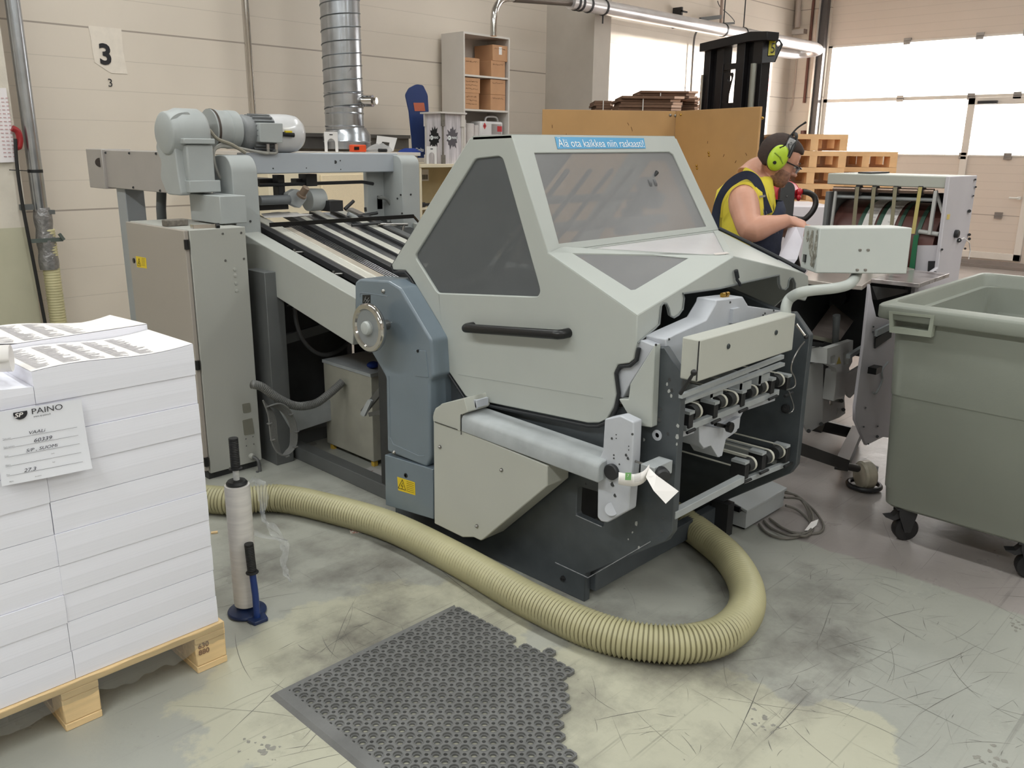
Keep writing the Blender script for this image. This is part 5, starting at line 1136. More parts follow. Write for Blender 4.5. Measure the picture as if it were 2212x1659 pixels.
# left pipe, its tape, clamps and cable
LP = thing('extraction_pipe', (2.15, 6.8, 0.3), 'galvanised pipe wrapped in duct tape above a beige hose, left on the back wall', 'pipe')
pc = lambda z, dx=0: V((2.126+dx, 6.80, z))
zj = PY(88, 455, 6.8).z; zk = PY(100, 582, 6.8).z
build('pipe', MB().cyl(pc(zj-0.02), pc(5.2), 0.048, n=24), galv, LP)
tp = []
for i in range(16):
    t = i/15; tp.append((0.052+0.010*abs(math.sin(t*9))+0.008*t, zj+0.02-(zj+0.02-zk)*t))
build('duct_tape', MB().lathe((2.135, 6.8, 0), (0, 0, 1), [(r_, z) for r_, z in tp][::-1], 20), M('duct_tape', (140, 138, 138), 0.35, 0.5, 0.2, scale=30, bump=0.8, bscale=40), LP, angle=25)
build('strap', MB().cyl(pc(PY(70, 370, 6.8).z-0.01), pc(PY(70, 370, 6.8).z+0.012), 0.050, n=20).bar(PY(20, 367, 6.78), PY(60, 369, 6.78), 0.006, 0.006), blackM, LP)
build('pipe_bracket', MB().bar(PY(42, 448, 6.76), PY(72, 447, 6.76), 0.02, 0.04).bar(PY(105, 458, 6.76), PY(118, 458, 6.76), 0.02, 0.03), frD, LP)
build('pipe_bracket', MB().bar(PY(66, 521, 6.74), PY(136, 517, 6.74), 0.01, 0.028).bar(PY(128, 505, 6.73), PY(138, 518, 6.73), 0.02, 0.02), M('bracket_green_grey', (96, 104, 100), 0.5, 0.4), LP)
hh = hose(MB(), [V((2.145, 6.8, z)) for z in (zk+0.02, 1.0, 0.8, 0.6, 0.4, 0.25)], 0.060, 0.02, 0.006, 18)
build('hose_end', hh, M('hose_beige_dusty', (198, 190, 150), 0.55, var=0.08), LP, angle=180)
tag(build('black_cable', MB().tube(spline([PY(a, b, 6.74) for a, b in ((33, 300), (37, 360), (50, 450), (75, 580), (98, 700))], 5), 0.012, 8), blackM), 'thick black cable hanging down left of the taped pipe', 'cable')
po = [PY(a, b, 6.775) for a, b in ((-20, 190), (13, 190), (35, 350), (-15, 352))]
ps = tag(build('wall_poster', MB().plate(po, (0, 0.002, 0)), M('poster_white', (226, 220, 222), 0.5, var=0.01), smooth=False), 'white printed notice with faint columns at the left edge of the photo', 'poster')
pm = MB()
for k in range(16):
    for c_ in range(3): 
        a = -8+c_*10+k*1.1; b = 212+k*8.4; pm.bar(PY(a, b, 6.773), PY(a+6, b+0.2, 6.773), 0.001, 0.006)
build('notice_print', pm, M('poster_pink_grey', (196, 160, 162), 0.7), ps)
tag(build('red_hose_reel', MB().tube(spline([PY(a, b, 6.76) for a, b in ((26, 277), (38, 284), (43, 302), (40, 318), (36, 314))], 5), 0.022, 10), M('hose_red', (150, 30, 34), 0.4)), 'red rubber hose showing behind the white notice', 'hose')
tag(build('chrome_pipe', MB().cyl((PY(529, 0, 6.86).x, 6.86, 0), (PY(529, 0, 6.86).x, 6.86, 5.2), 0.030, n=20), chrome), 'slim shiny chrome pipe running up the back wall behind the motor', 'pipe')
# spiral duct
DU = thing('spiral_duct', (4.66, 6.55, 1.56), 'large dented galvanised spiral duct standing on the cream cabinet', 'duct')
dx = lambda px, py: PY(px, py, 6.55)
zb0, zb1, zb2 = dx(745, 322).z, dx(745, 292).z, dx(745, 278).z
cxd = (dx(710, 270).x+dx(778, 270).x)/2; rd = (dx(778, 270).x-dx(710, 270).x)/2
build('duct_pipe', MB().cyl((cxd, 6.55, zb2-0.01), (cxd, 6.55, 5.2), rd, n=40), galv, DU)
seamp = []
for i in range(24*40):
    t = i/40; z = zb2+0.12+t*0.105
    if z > 3.6: break
    seamp.append(V((cxd+(rd+0.001)*math.cos(2*math.pi*t), 6.55+(rd+0.001)*math.sin(2*math.pi*t), z)))
build('spiral_seam', MB().tube(seamp, 0.005, 5), M('seam_dark', (104, 108, 112), 0.4, 0.8), DU)
for z in (zb2+0.02, dx(745, 245).z, dx(745, 232).z, dx(745, 202).z): build('joint_ring', MB().lathe((cxd, 6.55, z), (0, 0, 1), [(rd+0.001, -0.008), (rd+0.006, 0), (rd+0.001, 0.008)], 36, cap=False), galv, DU)
build('duct_base', MB().lathe((cxd+0.02, 6.55, 0), (0, 0, 1), [(rd*1.25, zb0), (rd*1.25, (zb0+zb1)/2), (rd*1.28, (zb0+zb1)/2+0.005), (rd*1.25, (zb0+zb1)/2+0.012), (rd*1.25, zb1), (rd*1.0, zb2+0.01)], 40), galv, DU)
vp_ = dx(765, 219)
build('test_port', MB().cyl(V((cxd+rd*0.6, 6.55-rd*0.7, vp_.z)), V((cxd+rd*0.95, 6.55-rd*1.25, vp_.z)), 0.05, n=20).cyl(V((cxd+rd*0.95, 6.55-rd*1.25, vp_.z)), V((cxd+rd*1.05, 6.55-rd*1.45, vp_.z)), 0.03, n=8), chrome, DU)
dn = [V((cxd+rd*1.003*math.cos(a)+0, 6.55+rd*1.003*math.sin(a), z)) for a, z in ((-2.2, dx(0, 175).z if False else dx(745, 176).z), (-1.75, dx(745, 150).z), (-1.2, dx(745, 170).z), (-1.1, dx(745, 178).z), (-1.6, dx(745, 183).z))]
build('dent', MB().plate([p+(V((cxd, 6.55, p.z))-p)*(-0.02) for p in dn], V((0.004, 0.004, 0))), galv, DU, angle=60)
# cream cabinet and bench
YB0 = 6.05
cz = 1.556
x0c, x1c = 3.55, PY(905, 328, YB0).x
CC = thing('cream_cabinet', ((x0c+x1c)/2, 6.4, 0), 'low cream cabinet behind the feeder carrying the spiral duct', 'cabinet')
build('body', MB().box(x0c, x1c, YB0+0.02, 6.88, 0, cz-0.03), creamW, CC, bevel=0.003)
build('top', MB().box(x0c-0.02, x1c+0.01, YB0-0.01, 6.9, cz-0.03, cz), whiteF, CC, bevel=0.002)
pa, pb = PY(694, 378, YB0), PY(793, 455, YB0)
build('perforated_door', MB().box(pa.x, pb.x, YB0, YB0+0.02, 0.2, pa.z), M('perforated_cream', (236, 218, 186), 0.5, var=0.05, scale=160), CC, bevel=0.004)
tag(build('wall_rail', MB().box(PY(560, 300, 6.93).x, PY(880, 300, 6.93).x, 6.91, 6.985, PY(700, 321, 6.9).z, PY(700, 296, 6.9).z).box(PY(560, 300, 6.93).x, PY(880, 300, 6.93).x, 6.88, 6.985, PY(700, 296, 6.9).z, PY(700, 288, 6.9).z), M('rail_grey_brown', (96, 92, 88), 0.5, 0.3, 0.2)), 'dark metal rail along the back wall behind the spiral duct', 'rail')
bz = 1.455; x1b = 6.10
BE = thing('shelf_bench', (5.5, 6.35, 0), 'open cream shelf bench right of the cream cabinet, under the black and white display box', 'bench')
build('bench_top', MB().box(x1c+0.015, x1b, YB0, 6.9, bz-0.03, bz), creamW, BE, bevel=0.002)
build('back_panel', MB().box(x1c+0.015, x1b, 6.56, 6.58, 0, bz-0.03), M('panel_dark_beige', (206, 190, 152), 0.6), BE)  # back panel in a darker beige than the other boards
build('side_panel', MB().box(x1b-0.02, x1b, YB0+0.01, 6.56, 0, bz-0.03), creamW, BE); build('side_panel', MB().box(x1c+0.015, x1c+0.035, YB0+0.01, 6.56, 0, bz-0.03), creamW, BE)
sz = PY(915, 449, YB0).z
build('shelf', MB().box(x1c+0.035, x1b-0.02, YB0+0.02, 6.56, sz-0.02, sz), creamW, BE)
q0 = PY(915, 375, 6.55); lb_ = build('barcode_label', MB().box(q0.x-0.03, q0.x+0.06, 6.545, 6.56, q0.z-0.07, q0.z+0.04), paperT, BE, smooth=False)
for i in range(9): pass
bc = MB()
for i in range(9): bc.box(q0.x-0.02+i*0.008, q0.x-0.02+i*0.008+(0.004 if i % 3 else 0.006), 6.544, 6.545, q0.z-0.055, q0.z-0.01)
build('barcode', bc, inkM, lb_, smooth=False)
tag(build('metal_fitting', MB().cyl((PY(908, 443, 6.1).x, 6.12, sz+0.022), (PY(920, 443, 6.1).x, 6.12, sz+0.022), 0.022, n=14).cyl((PY(920, 443, 6.1).x, 6.12, sz+0.022), (PY(932, 443, 6.1).x, 6.12, sz+0.022), 0.014, n=14), darkM), 'small steel fitting lying on the lower shelf of the cream bench', 'fitting')
# white arch-cut display cards
def card(px0, px1, py0, py1, y, label, tilt=0.0, z=None):
    a, b = PY(px0, py1, y), PY(px1, py0, y); w, h_ = b.x-a.x, b.z-a.z; o = V((a.x, y, z if z is not None else a.z))
    P = lambda u, v: o+V((u*w, tilt*v*h_, v*h_))
    out = roundpoly([P(0, 0), P(0, 1), P(1, 1), P(1, 0), P(.80, 0), P(.80, .45)]+[P(.5+.3*math.cos(t), .45+.22*math.sin(t)) for t in [math.pi*i/8 for i in range(1, 8)]]+[P(.2, .45), P(.2, 0)], 0.006, 2)
    ob = build('display_card', MB().plate(out, (0, 0.004, 0)), M('card_white', (232, 230, 228), 0.4, var=0.01), smooth=False)
    build('slot', MB().box(o.x+w*.38, o.x+w*.62, y-0.001, y, o.z+h_*.83, o.z+h_*.88), darkM, ob, smooth=False); return tag(ob, label, 'display card', 'arch-cut display cards')
card(702, 729, 280, 323, 6.12, 'white arch-cut card standing left of the spiral duct base', z=cz)
card(922, 943, 314, 352, 6.07, 'white arch-cut card standing in front of the display box', z=bz)
c3 = build('display_card', MB().plate([PY(a, b, 6.2) for a, b in ((815, 293), (858, 298), (850, 326), (838, 328), (842, 308), (826, 306), (822, 314), (813, 310))], (0, 0.004, 0)), MATS['card_white'], smooth=False)
tag(c3, 'white arch-cut card leaning over the clear plastic bag', 'display card', 'arch-cut display cards')
og = MB().box(PY(760, 325, 6.1).x, PY(789, 325, 6.1).x, 6.08, 6.14, cz, cz+0.06)
orn = tag(build('orange_tool', og, M('orange_plastic', (230, 84, 40), 0.4), bevel=0.008), 'small orange plastic tape dispenser on the cream cabinet', 'tool')
build('black_grip', MB().box(PY(762, 325, 6.1).x, PY(772, 325, 6.1).x, 6.074, 6.08, cz+0.018, cz+0.042), black, orn)
pb_ = MB(); c0 = PY(822, 318, 6.15)
rnd = random.Random(9)
pb_.rings([[V((c0.x+0.13*r_*math.cos(t)*(1+rnd.uniform(-.2, .2)), 6.16+0.05*r_*math.sin(t), cz+z_*(1+rnd.uniform(-.2, .2)))) for t in [2*math.pi*i/14 for i in range(14)]] for r_, z_ in ((0.9, 0.002), (1.0, 0.02), (0.8, 0.045), (0.35, 0.065))])
tag(build('plastic_bag', pb_, clear('clear_bag', (240, 240, 240), 0.4, (230, 230, 230), 0.1), angle=20), 'crumpled clear plastic bag on the cream cabinet', 'plastic bag')
bc0 = PY(885, 324, 6.15); bm = MB(); rnd = random.Random(2)
bm.rings([[V((bc0.x+0.12*r_*math.cos(t)*(1+rnd.uniform(-.25, .25)), 6.15+0.05*r_*math.sin(t), cz+z_)) for t in [2*math.pi*i/12 for i in range(12)]] for r_, z_ in ((1.0, 0.001), (0.9, 0.018), (0.5, 0.035))])
tag(build('blue_rag', bm, MATS['cloth_blue'], angle=25), 'crumpled blue rag on the cream cabinet beside the blue standee', 'cloth')
tag(build('marker_stub', MB().cyl((PY(820, 326, 6.08).x, 6.09, cz+0.015), (PY(836, 326, 6.08).x, 6.09, cz+0.015), 0.015, n=12), black), 'small black and white cap lying beside the orange tool', 'marker')
# blue cardboard standee (plain board, no figure)
YS_ = 6.45
sb = roundpoly([PY(a, b, YS_) for a, b in ((893, 341), (890, 300), (884, 240), (876, 205), (884, 190), (900, 182), (914, 184), (924, 205), (926, 240), (928, 341))], 0.02)
stn = tag(build('cardboard_standee', MB().plate(sb, (0, 0.012, 0)), M('standee_blue', (30, 52, 104), 0.45, var=0.12, scale=3), smooth=False), 'tall deep blue cardboard standee leaning by the wall shelf', 'display stand')
t = text('Delta', PY(897, 327, YS_-0.002), (1, 0, 0), (0, 0, 1), 0.033, 0.001, 0.001, 0.2); build('lettering', t, MATS['sign_white'], stn, smooth=False)
build('orange_band', MB().plate([PY(a, b, YS_-0.002) for a, b in ((893, 222), (916, 222), (919, 240), (896, 240))], (0, 0.001, 0)), M('standee_orange', (176, 92, 66), 0.6), stn, smooth=False)
# display box with splash print and round logo
YD = 6.08
cc = PY(957, 352, YD); cc.z = bz; hgt = PY(957, 245, YD).z-bz
DXl, DXr = 0.26, PY(1001, 345, YD).x-cc.x
DB = thing('display_box', (cc.x+DXr/2, YD+DXl/2, bz), 'black and white splash printed cardboard display box with round logo on bench', 'display box')
pwM = M('plank_print', (206, 200, 204), 0.6, var=0.25, scale=7, aniso=(7, 7, 0.6)); splM = M('splash_black', (30, 30, 32), 0.6); splG = M('splash_grey', (96, 92, 98), 0.6)
build('front_panel', MB().box(cc.x+0.015, cc.x+DXr-0.015, YD+0.012, YD+0.02, bz, bz+hgt), pwM, DB, smooth=False)
build('side_panel', MB().box(cc.x+0.012, cc.x+0.02, YD+0.02, YD+DXl, bz, bz+hgt), pwM, DB, smooth=False)
build('back_panel', MB().box(cc.x+0.02, cc.x+DXr-0.01, YD+DXl-0.01, YD+DXl, bz, bz+hgt), whiteF, DB)
build('lid', MB().box(cc.x-0.03, cc.x+DXr+0.03, YD-0.02, YD+DXl+0.02, bz+hgt, bz+hgt+0.015), whiteF, DB)
for x_, y_ in ((cc.x, YD), (cc.x+DXr-0.014, YD), (cc.x, YD+DXl-0.02)):
    for za, zb_, w_ in ((0, hgt*0.18, 0.012), (hgt*0.75, hgt, 0.012), (0, hgt, 0.0)): build('edge_post', MB().box(x_-w_, x_+0.014+w_, y_-w_*0.5, y_+0.012, bz+za, bz+zb_), whiteF if x_ != cc.x or y_ != YD else M('post_grey_print', (120, 114, 106), 0.7, var=0.2, scale=30), DB, smooth=False)
def splash(c, u, r, mt, par, seed):
    rnd = random.Random(seed); n = 26; n_ = u.cross(UP); pts = [c+u*(r*math.cos(t)*k*0.75)+UP*(r*math.sin(t)*k) for t, k in [(2*math.pi*i/n, rnd.uniform(0.72, 1.0) if i % 2 else rnd.uniform(1.0, 1.35)) for i in range(n)]]
    o = build('splash', MB().plate(pts, n_*-0.001), mt, par, smooth=False)
    lg = build('logo_disc', MB().plate(circ(c-u*r*0.42+n_*0.001, r*0.24, u, UP, 20), n_*-0.001), MATS['sign_white'], o, smooth=False)
    t = text('PAINO', c-u*r*0.12+n_*0.0015-UP*r*0.10, u, UP, r*0.24, 0.0, 0.0008, 0, 0.8); build('lettering', t, MATS['sign_white'], o, smooth=False)
    t = text('SP', c-u*r*0.60+n_*0.0015-UP*r*0.08, u, UP, r*0.17); build('logo_letters', t, splM, lg, smooth=False)
fc = PY(984, 298, YD); splash(V((cc.x+DXr/2, YD+0.0105, fc.z)), V((1, 0, 0)), 0.085, splG, DB, 1)
splash(V((cc.x+0.0105, YD+DXl*0.5, fc.z)), V((0, -1, 0)), 0.085, splM, DB, 2)
# book shelf with boxes
SX0, SX1, SY0, SY1 = 6.12, 6.775, 6.62, 6.95
zt2 = 2.705
SH = thing('bookshelf', (6.45, 6.78, 0), 'tall narrow white open bookshelf with cardboard boxes against the back wall', 'bookshelf')
for nm, b in (('side_board', (SX0, SX0+0.018, SY0, SY1, 0, zt2)), ('side_board', (SX1-0.018, SX1, SY0, SY1, 0, zt2)), ('back_board', (SX0+0.018, SX1-0.018, SY1-0.008, SY1, 0, zt2)), ('top_board', (SX0+0.018, SX1-0.018, SY0, SY1-0.008, zt2-0.02, zt2))):
    build(nm, MB().box(*b), whiteF, SH)
zs1 = PY(1050, 164, SY0).z; zs2 = PY(1050, 237, SY0).z; zs3 = zs2-0.36
for z in (zs1, zs2, zs3): build('shelf_board', MB().box(SX0+0.018, SX1-0.018, SY0+0.005, SY1-0.008, z-0.018, z), whiteF, SH)
def cbox(px0, px1, z0, zpx, dpt, label, y=None, lab=False, seed=0):
    y = y or SY0+0.015; a, b = PY(px0, 150, y).x, PY(px1, 150, y).x; z1 = PY((px0+px1)/2, zpx, y).z
    a = max(a, SX0+0.02); b = min(b, SX1-0.02)
    o = tag(build('cardboard_box', MB().box(a, b, y, y+dpt, z0, z1), cardM, bevel=0.003), label, 'box', 'cardboard boxes on the bookshelf')
    rnd = random.Random(seed); wr_ = MB(); nline = 1 if seed % 3 else 3
    for k in range(nline):
        x = a+0.025; zz_ = z1-0.035-k*0.035; pts = []
        while x < b-0.03: pts.append(V((x, y-0.0012, zz_+rnd.uniform(-.008, .008)))); x += rnd.uniform(.004, .009)
        if len(pts) > 2: wr_.tube(pts, 0.0011, 4)
    build('marker_scrawl', wr_, M('marker_brown', (110, 80, 62), 0.7), o)
    build('lid_tape', MB().box((a+b)/2-0.02, (a+b)/2+0.02, y, y+dpt, z1, z1+0.0008), M('tape_brown', (160, 120, 84), 0.3), o)
    if lab: build('white_label', MB().box(a+(b-a)*.42, a+(b-a)*.62, y-0.001, y, z1-0.09, z1-0.015), paperT, o, smooth=False)
    return z1
z_ = cbox(1001, 1036, zs1, 125, 0.24, 'lone cardboard box on the left of the top shelf', seed=1)
z_ = cbox(1061, 1091, zs1, 132, 0.26, 'lower cardboard box on the right of the top shelf', seed=2)
cbox(1064, 1096, z_+0.001, 98, 0.27, 'topmost cardboard box with a white label on the top shelf', seed=4, lab=True)
z_ = cbox(1001, 1035, zs2, 201, 0.24, 'lower left cardboard box on the middle shelf, with several lines of scrawl', seed=3)
cbox(1001, 1037, z_+0.001, 168, 0.24, 'upper left cardboard box on the middle shelf', seed=6)
z_ = cbox(1060, 1092, zs2, 205, 0.26, 'lower right cardboard box on the middle shelf', seed=5)
cbox(1060, 1092, z_+0.001, 172, 0.26, 'upper right cardboard box on the middle shelf', seed=7)
cz0 = zs3
CN = thing('canister', (6.6, 6.78, cz0), 'white plastic canister with a red diamond hazard label on the lower bookshelf', 'canister')
ca, cb_ = PY(1039, 262, SY0+0.03), PY(1087, 262, SY0+0.03)
cb_.x = min(cb_.x, SX1-0.03)
plM = M('plastic_milky', (222, 220, 220), 0.4)
build('body', MB().box(ca.x, cb_.x, SY0+0.03, SY0+0.2, cz0, PY(1060, 262, SY0).z), plM, CN, bevel=0.02)
build('handle', MB().tube(spline([PY(a, b, SY0+0.1) for a, b in ((1048, 262), (1050, 254), (1060, 252), (1072, 254), (1075, 262))], 4), 0.010, 8), plM, CN)
rdM = M('label_red', (196, 40, 44), 0.5, var=0.02); yl = SY0+0.0285
dmd = PY(1047, 272, yl); s_ = 0.034
dl = build('hazard_diamond', MB().plate([dmd+V((s_*.7, 0, 0)), dmd+V((0, 0, s_)), dmd+V((-s_*.7, 0, 0)), dmd+V((0, 0, -s_))], (0, -0.001, 0)), rdM, CN, smooth=False)
build('flame_mark', MB().ball(dmd+V((0, -0.001, 0)), (0.006, 0.001, 0.011), 6), inkM, dl)
build('silver_label', MB().box(PY(1062, 280, yl).x, PY(1083, 280, yl).x, yl-0.001, yl, PY(1062, 290, yl).z, PY(1062, 268, yl).z), alu, CN, smooth=False)
build('red_label', MB().box(PY(1074, 280, yl).x, PY(1084, 280, yl).x, yl-0.002, yl-0.001, PY(1062, 284, yl).z, PY(1062, 272, yl).z), rdM, CN, smooth=False)
tw_ = M('tissue_white', (214, 208, 206), 0.8, bump=0.2)
for k, (a, b, tpx, w) in enumerate(((1003, 1011, 258, 0), (1012, 1027, 266, 0), (1028, 1038, 270, 0))):
    p0, p1 = PY(a, 280, SY0+0.05), PY(b, 280, SY0+0.05); r_ = (p1.x-p0.x)/2; r_ = min(r_, 0.06)
    tag(build('paper_roll', MB().lathe((max(p0.x+r_, SX0+0.02+r_), SY0+0.09, cz0), (0, 0, 1), [(r_, 0), (r_, PY(a, tpx, SY0+0.05).z-cz0-0.005), (r_*.85, PY(a, tpx, SY0+0.05).z-cz0)], 20), tw_), ('narrow tall white roll at the left end of the lower bookshelf', 'widest white paper roll on the lower bookshelf', 'short white roll beside the canister')[k], 'paper roll', 'white rolls on the lower bookshelf')
# ducts along the wall towards the door
YP = 6.18
HD = thing('wall_pipe', (9.5, YP, 2.6), 'long shiny pipe running along the back wall to the door corner', 'pipe')
v0 = PY(1066, 78, YP); v1 = PY(1067, 40, YP)
elb = spline([V((v0.x, YP, zt2-0.001 if False else v0.z)), V((v0.x+0.005, YP, v1.z)), PY(1070, 20, YP), PY(1078, 5, YP), PY(1092, -3, YP), PY(1110, -4, YP)], 6)
build('thin_pipe', MB().tube(elb, 0.032, 14), chrome, HD)
h0_, h1_ = PY(1110, -4, YP), PY(1232, 5, YP)
build('thin_pipe', MB().cyl(h0_, h1_, 0.038, n=14), M('pipe_dull', (120, 112, 106), 0.35, 0.8), HD)
h2 = V((12.75, YP, 3.085)); h1b = PY(1232, 3, YP)
build('main_pipe', MB().cyl(h1b, h2, 0.075, n=20), M('pipe_white_metal', (216, 214, 216), 0.3, 0.7), HD)
build('end_bend', MB().tube(spline([h2-V((0.05, 0, 0)), h2, h2+V((0.25, 0.05, -0.02)), h2+V((0.35, 0.25, -0.03)), h2+V((0.2, 0.42, -0.05)), h2+V((-0.3, 0.45, -0.06))], 5), 0.075, 14), MATS['pipe_white_metal'], HD)
for px in (1243, 1252, 1270, 1303, 1562, 1605):
    c_ = PY(px, 5+(px-1240)*0.19, YP); c_.z = h1b.z+(h2.z-h1b.z)*(c_.x-h1b.x)/(h2.x-h1b.x); build('pipe_clamp', MB().cyl(c_-V((0.012, 0, 0)), c_+V((0.012, 0, 0)), 0.082, n=20), darkM, HD)
    if px in (1303, 1562, 1605): build('hanger_rod', MB().cyl(c_, V((c_.x, YP, 5.2)) if px != 1303 else c_-V((0, 0, 0.16)), 0.008, n=8), darkM, HD)
for a, b in ((1460, 25), (1458, 52)):
    p = PY(a, b, 6.95); tag(build('wall_bracket', MB().box(p.x, p.x+0.03, 6.86, 7.0, p.z-0.05, p.z+0.05).box(p.x, p.x+0.14, 6.86, 6.88, p.z-0.01, p.z+0.01), darkM), ('upper' if b == 25 else 'lower')+' small steel bracket on the back wall near the long pipe', 'bracket')
p = PY(1535, 40, 6.95); tag(build('cable_rail', MB().bar(PY(1512, 42, 6.9), PY(1560, 36, 6.9), 0.03, 0.05).bar(PY(1552, 52, 6.9), PY(1586, 50, 6.9), 0.02, 0.03), frD), 'short dark mounting rail on the wall above the long pipe', 'rail')
tag(build('wall_wire', MB().tube(spline([PY(a, b, 6.94) for a, b in ((1550, 2), (1556, 15), (1575, 32), (1586, 45), (1585, 51))], 5), 0.006, 6), darkM), 'thin grey wire hanging above the long wall pipe', 'wire')
tag(build('wall_conduit', MB().tube(spline([PY(a, b, 6.94) for a, b in ((1513, 61), (1504, 70), (1499, 90), (1495, 150), (1492, 205))], 5), 0.014, 6), M('conduit_grey', (96, 92, 90), 0.5)), 'thin curved grey conduit on the sunlit back wall', 'conduit')
tag(build('pipe_riser', MB().cyl(PY(1560, 0, 6.9), PY(1556, 75, 6.9), 0.022, n=10), M('conduit_tan', (176, 156, 146), 0.5)), 'short tan vertical pipe above the forklift mast', 'pipe')
fs = [PY(a, b, 6.97) for a, b in ((1644, 163), (1665, 164), (1662, 198), (1642, 196))]
fsn = tag(build('fire_sign', MB().plate(fs, (0, 0.01, 0)), M('sign_red', (216, 40, 50), 0.4, emit=None), smooth=False), 'red square fire equipment sign with white symbol on the back wall', 'sign')
build('fire_symbol', MB().plate([PY(a, b, 6.965) for a, b in ((1646, 168), (1658, 169), (1657, 176), (1662, 178), (1661, 182), (1656, 182), (1655, 192), (1645, 190))], (0, 0.002, 0)), MATS['sign_white'], fsn, smooth=False)
hr_ = PY(1737, 303, 6.99); tag(build('fire_hose_reel', MB().lathe(hr_, (0, -1, 0), [(0.02, 0), (0.12, 0.0), (0.13, 0.04), (0.13, 0.10), (0.05, 0.12)], 24), rdM), 'round red fire hose reel on the wall behind the man', 'hose reel')
XR = 13.67
for nm, pts, r_, mt, lb in (('brown_pipe', ((1758, 0), (1737, 222)), 0.022, M('pipe_brown', (110, 70, 60), 0.5), 'straight brown pipe running down beside the door track'),
        ('grey_conduit', ((1725, 0), (1722, 60)), 0.045, M('conduit_light', (190, 176, 166), 0.5), 'wide pale conduit high in the wall corner'),
        ('pale_pipe', ((1767, 20), (1752, 300)), 0.02, M('pipe_pale', (204, 186, 172), 0.45), 'thin pale pipe just left of the door track'),
        ('pale_conduit', ((1722, 118), (1712, 225), (1706, 240), (1694, 243)), 0.012, MATS['pipe_pale'] if 'pipe_pale' in MATS else None, 'thin pale conduit bending left low in the wall corner')):
    tag(build(nm, MB().tube([PX(a, b, XR-r_) for a, b in pts][:3], r_, 10), mt), lb, 'pipe')
tag(build('wall_valve', MB().cyl(PX(1737, 285, XR-0.05), PX(1733, 325, XR-0.05), 0.03, n=10).cyl(PX(1736, 282, XR-0.05), PX(1735.5, 290, XR-0.05), 0.045, n=10), MATS['pipe_brown']), 'brown valve fitting on the wall behind the pallets', 'valve')
tag(build('lamp_fitting', MB().obox(PX(1727, 69, 13.5), (0.0, 0.10, 0), (0.06, 0, 0), (0, 0, 0.035)), alu), 'small metal box fitting high in the wall corner', 'fitting')
# ================================================================ plywood partition, cardboard, forklift, pallets
plyM = M('plywood_brown', (190, 148, 96), 0.45, var=0.10, scale=2.2, coat=0.15)
pA, pB, pC = PZ(1172, 236, 1.9), PZ(1460, 240, 1.9), PZ(1643, 230, 1.9)
PT_ = thing('plywood_partition', (pB.x, pB.y, 0), 'tall brown plywood partition of two hinged boards with bolts, behind the folding machine', 'partition')
def board(a, b, nm):
    d_ = (V((b.x-a.x, b.y-a.y, 0))).normalized(); n_ = V((-d_.y, d_.x, 0)); n_ = n_ if n_.dot(WC) < 0 else -n_
    return build(nm, MB().plate([V((a.x, a.y, 0)), V((b.x, b.y, 0)), V((b.x, b.y, 1.9)), V((a.x, a.y, 1.9))], n_*0.018), plyM, PT_, bevel=0.002), n_
bo1, nb1 = board(pA, pB, 'board'); bo2, nb2 = board(pB, pC, 'board')
each('bolt_head', ((1448, 249), (1459, 250)), lambda m_, q: m_.ball(PN(q[0], q[1], (pB.x, pB.y, 0), nb1), 0.012, 6), steel, bo1)
each('bolt_head', ((1471, 248), (1531, 330), (1532, 336), (1505, 358), (1506, 364), (1647, 255)), lambda m_, q: m_.ball(PN(q[0], q[1], (pB.x, pB.y, 0), nb2), 0.010, 6), brass, bo2)
sc = MB(); rnd = random.Random(8)
for i in range(26):
    a, b = rnd.uniform(1185, 1635), rnd.uniform(245, 420); n_ = nb1 if a < 1458 else nb2; L_ = rnd.uniform(4, 12)
    p0 = PN(a, b, (pB.x, pB.y, 0), n_)-n_*0.001; p1 = PN(a+rnd.uniform(-3, 3), b+L_, (pB.x, pB.y, 0), n_)-n_*0.001; sc.bar(p0, p1, 0.004, 0.002, n_)
build('scuffs', sc, M('scuff_brown', (120, 84, 52), 0.7), bo2)
DC = 7.9
def cpile(px0, px1, py_t, py_b, D, label, seed, base=None, ends=True):
    rnd = random.Random(seed); a, b = PD(px0, py_b, D), PD(px1, py_b, D); h_ = (py_b-py_t)/1840*D; w_ = (b-a).length; base = a.z if base is None else base
    n = max(3, int(h_/0.022)); root = thing('cardboard_bundle', ((a+b)/2).xy.to_3d()+V((0, 0, base)), label, 'cardboard bundle', 'bundles of flat cardboard')
    m1 = MB(); m2 = MB()
    z = a.z
    for i in range(n):
        j = rnd.uniform(-.02, .02); k = rnd.uniform(-.02, .02); t_ = h_/n
        c = (a+b)/2+UC*j; c.z = z+t_*0.5
        m1.obox(c-WC*(0.3+k), UC*(w_*0.36), -WC*0.3, UP*(t_*0.44))
        m2.obox(c+UC*(w_*0.36+w_*0.07+rnd.uniform(-.01, .01))-WC*(0.3+k), UC*(w_*0.07), -WC*0.3, UP*(t_*0.42)); z += t_
    if base < a.z-0.01: build('lower_sheets', MB().obox(V((((a+b)/2).x, ((a+b)/2).y, (base+a.z)/2))-WC*0.3, UC*(w_*0.42), -WC*0.3, UP*((a.z-base)/2)), cardD, root)
    build('sheets', m1, cardD, root, smooth=False); build('sheet_ends', m2, M('cardboard_end_painted_sun', (226, 190, 168), 0.7, var=0.12, scale=20, aniso=(1, 1, 10)), root, smooth=False, label='sheet ends with sunlight painted in as a paler colour')  # sunlight on the right-hand ends is put into their paler colour
    sx2 = a.lerp(b, 0.45); build('string', MB().bar(V((sx2.x, sx2.y, a.z))+WC*0.004, V((sx2.x, sx2.y, a.z+h_))+WC*0.004, 0.008, 0.004, WC), whiteM, root)
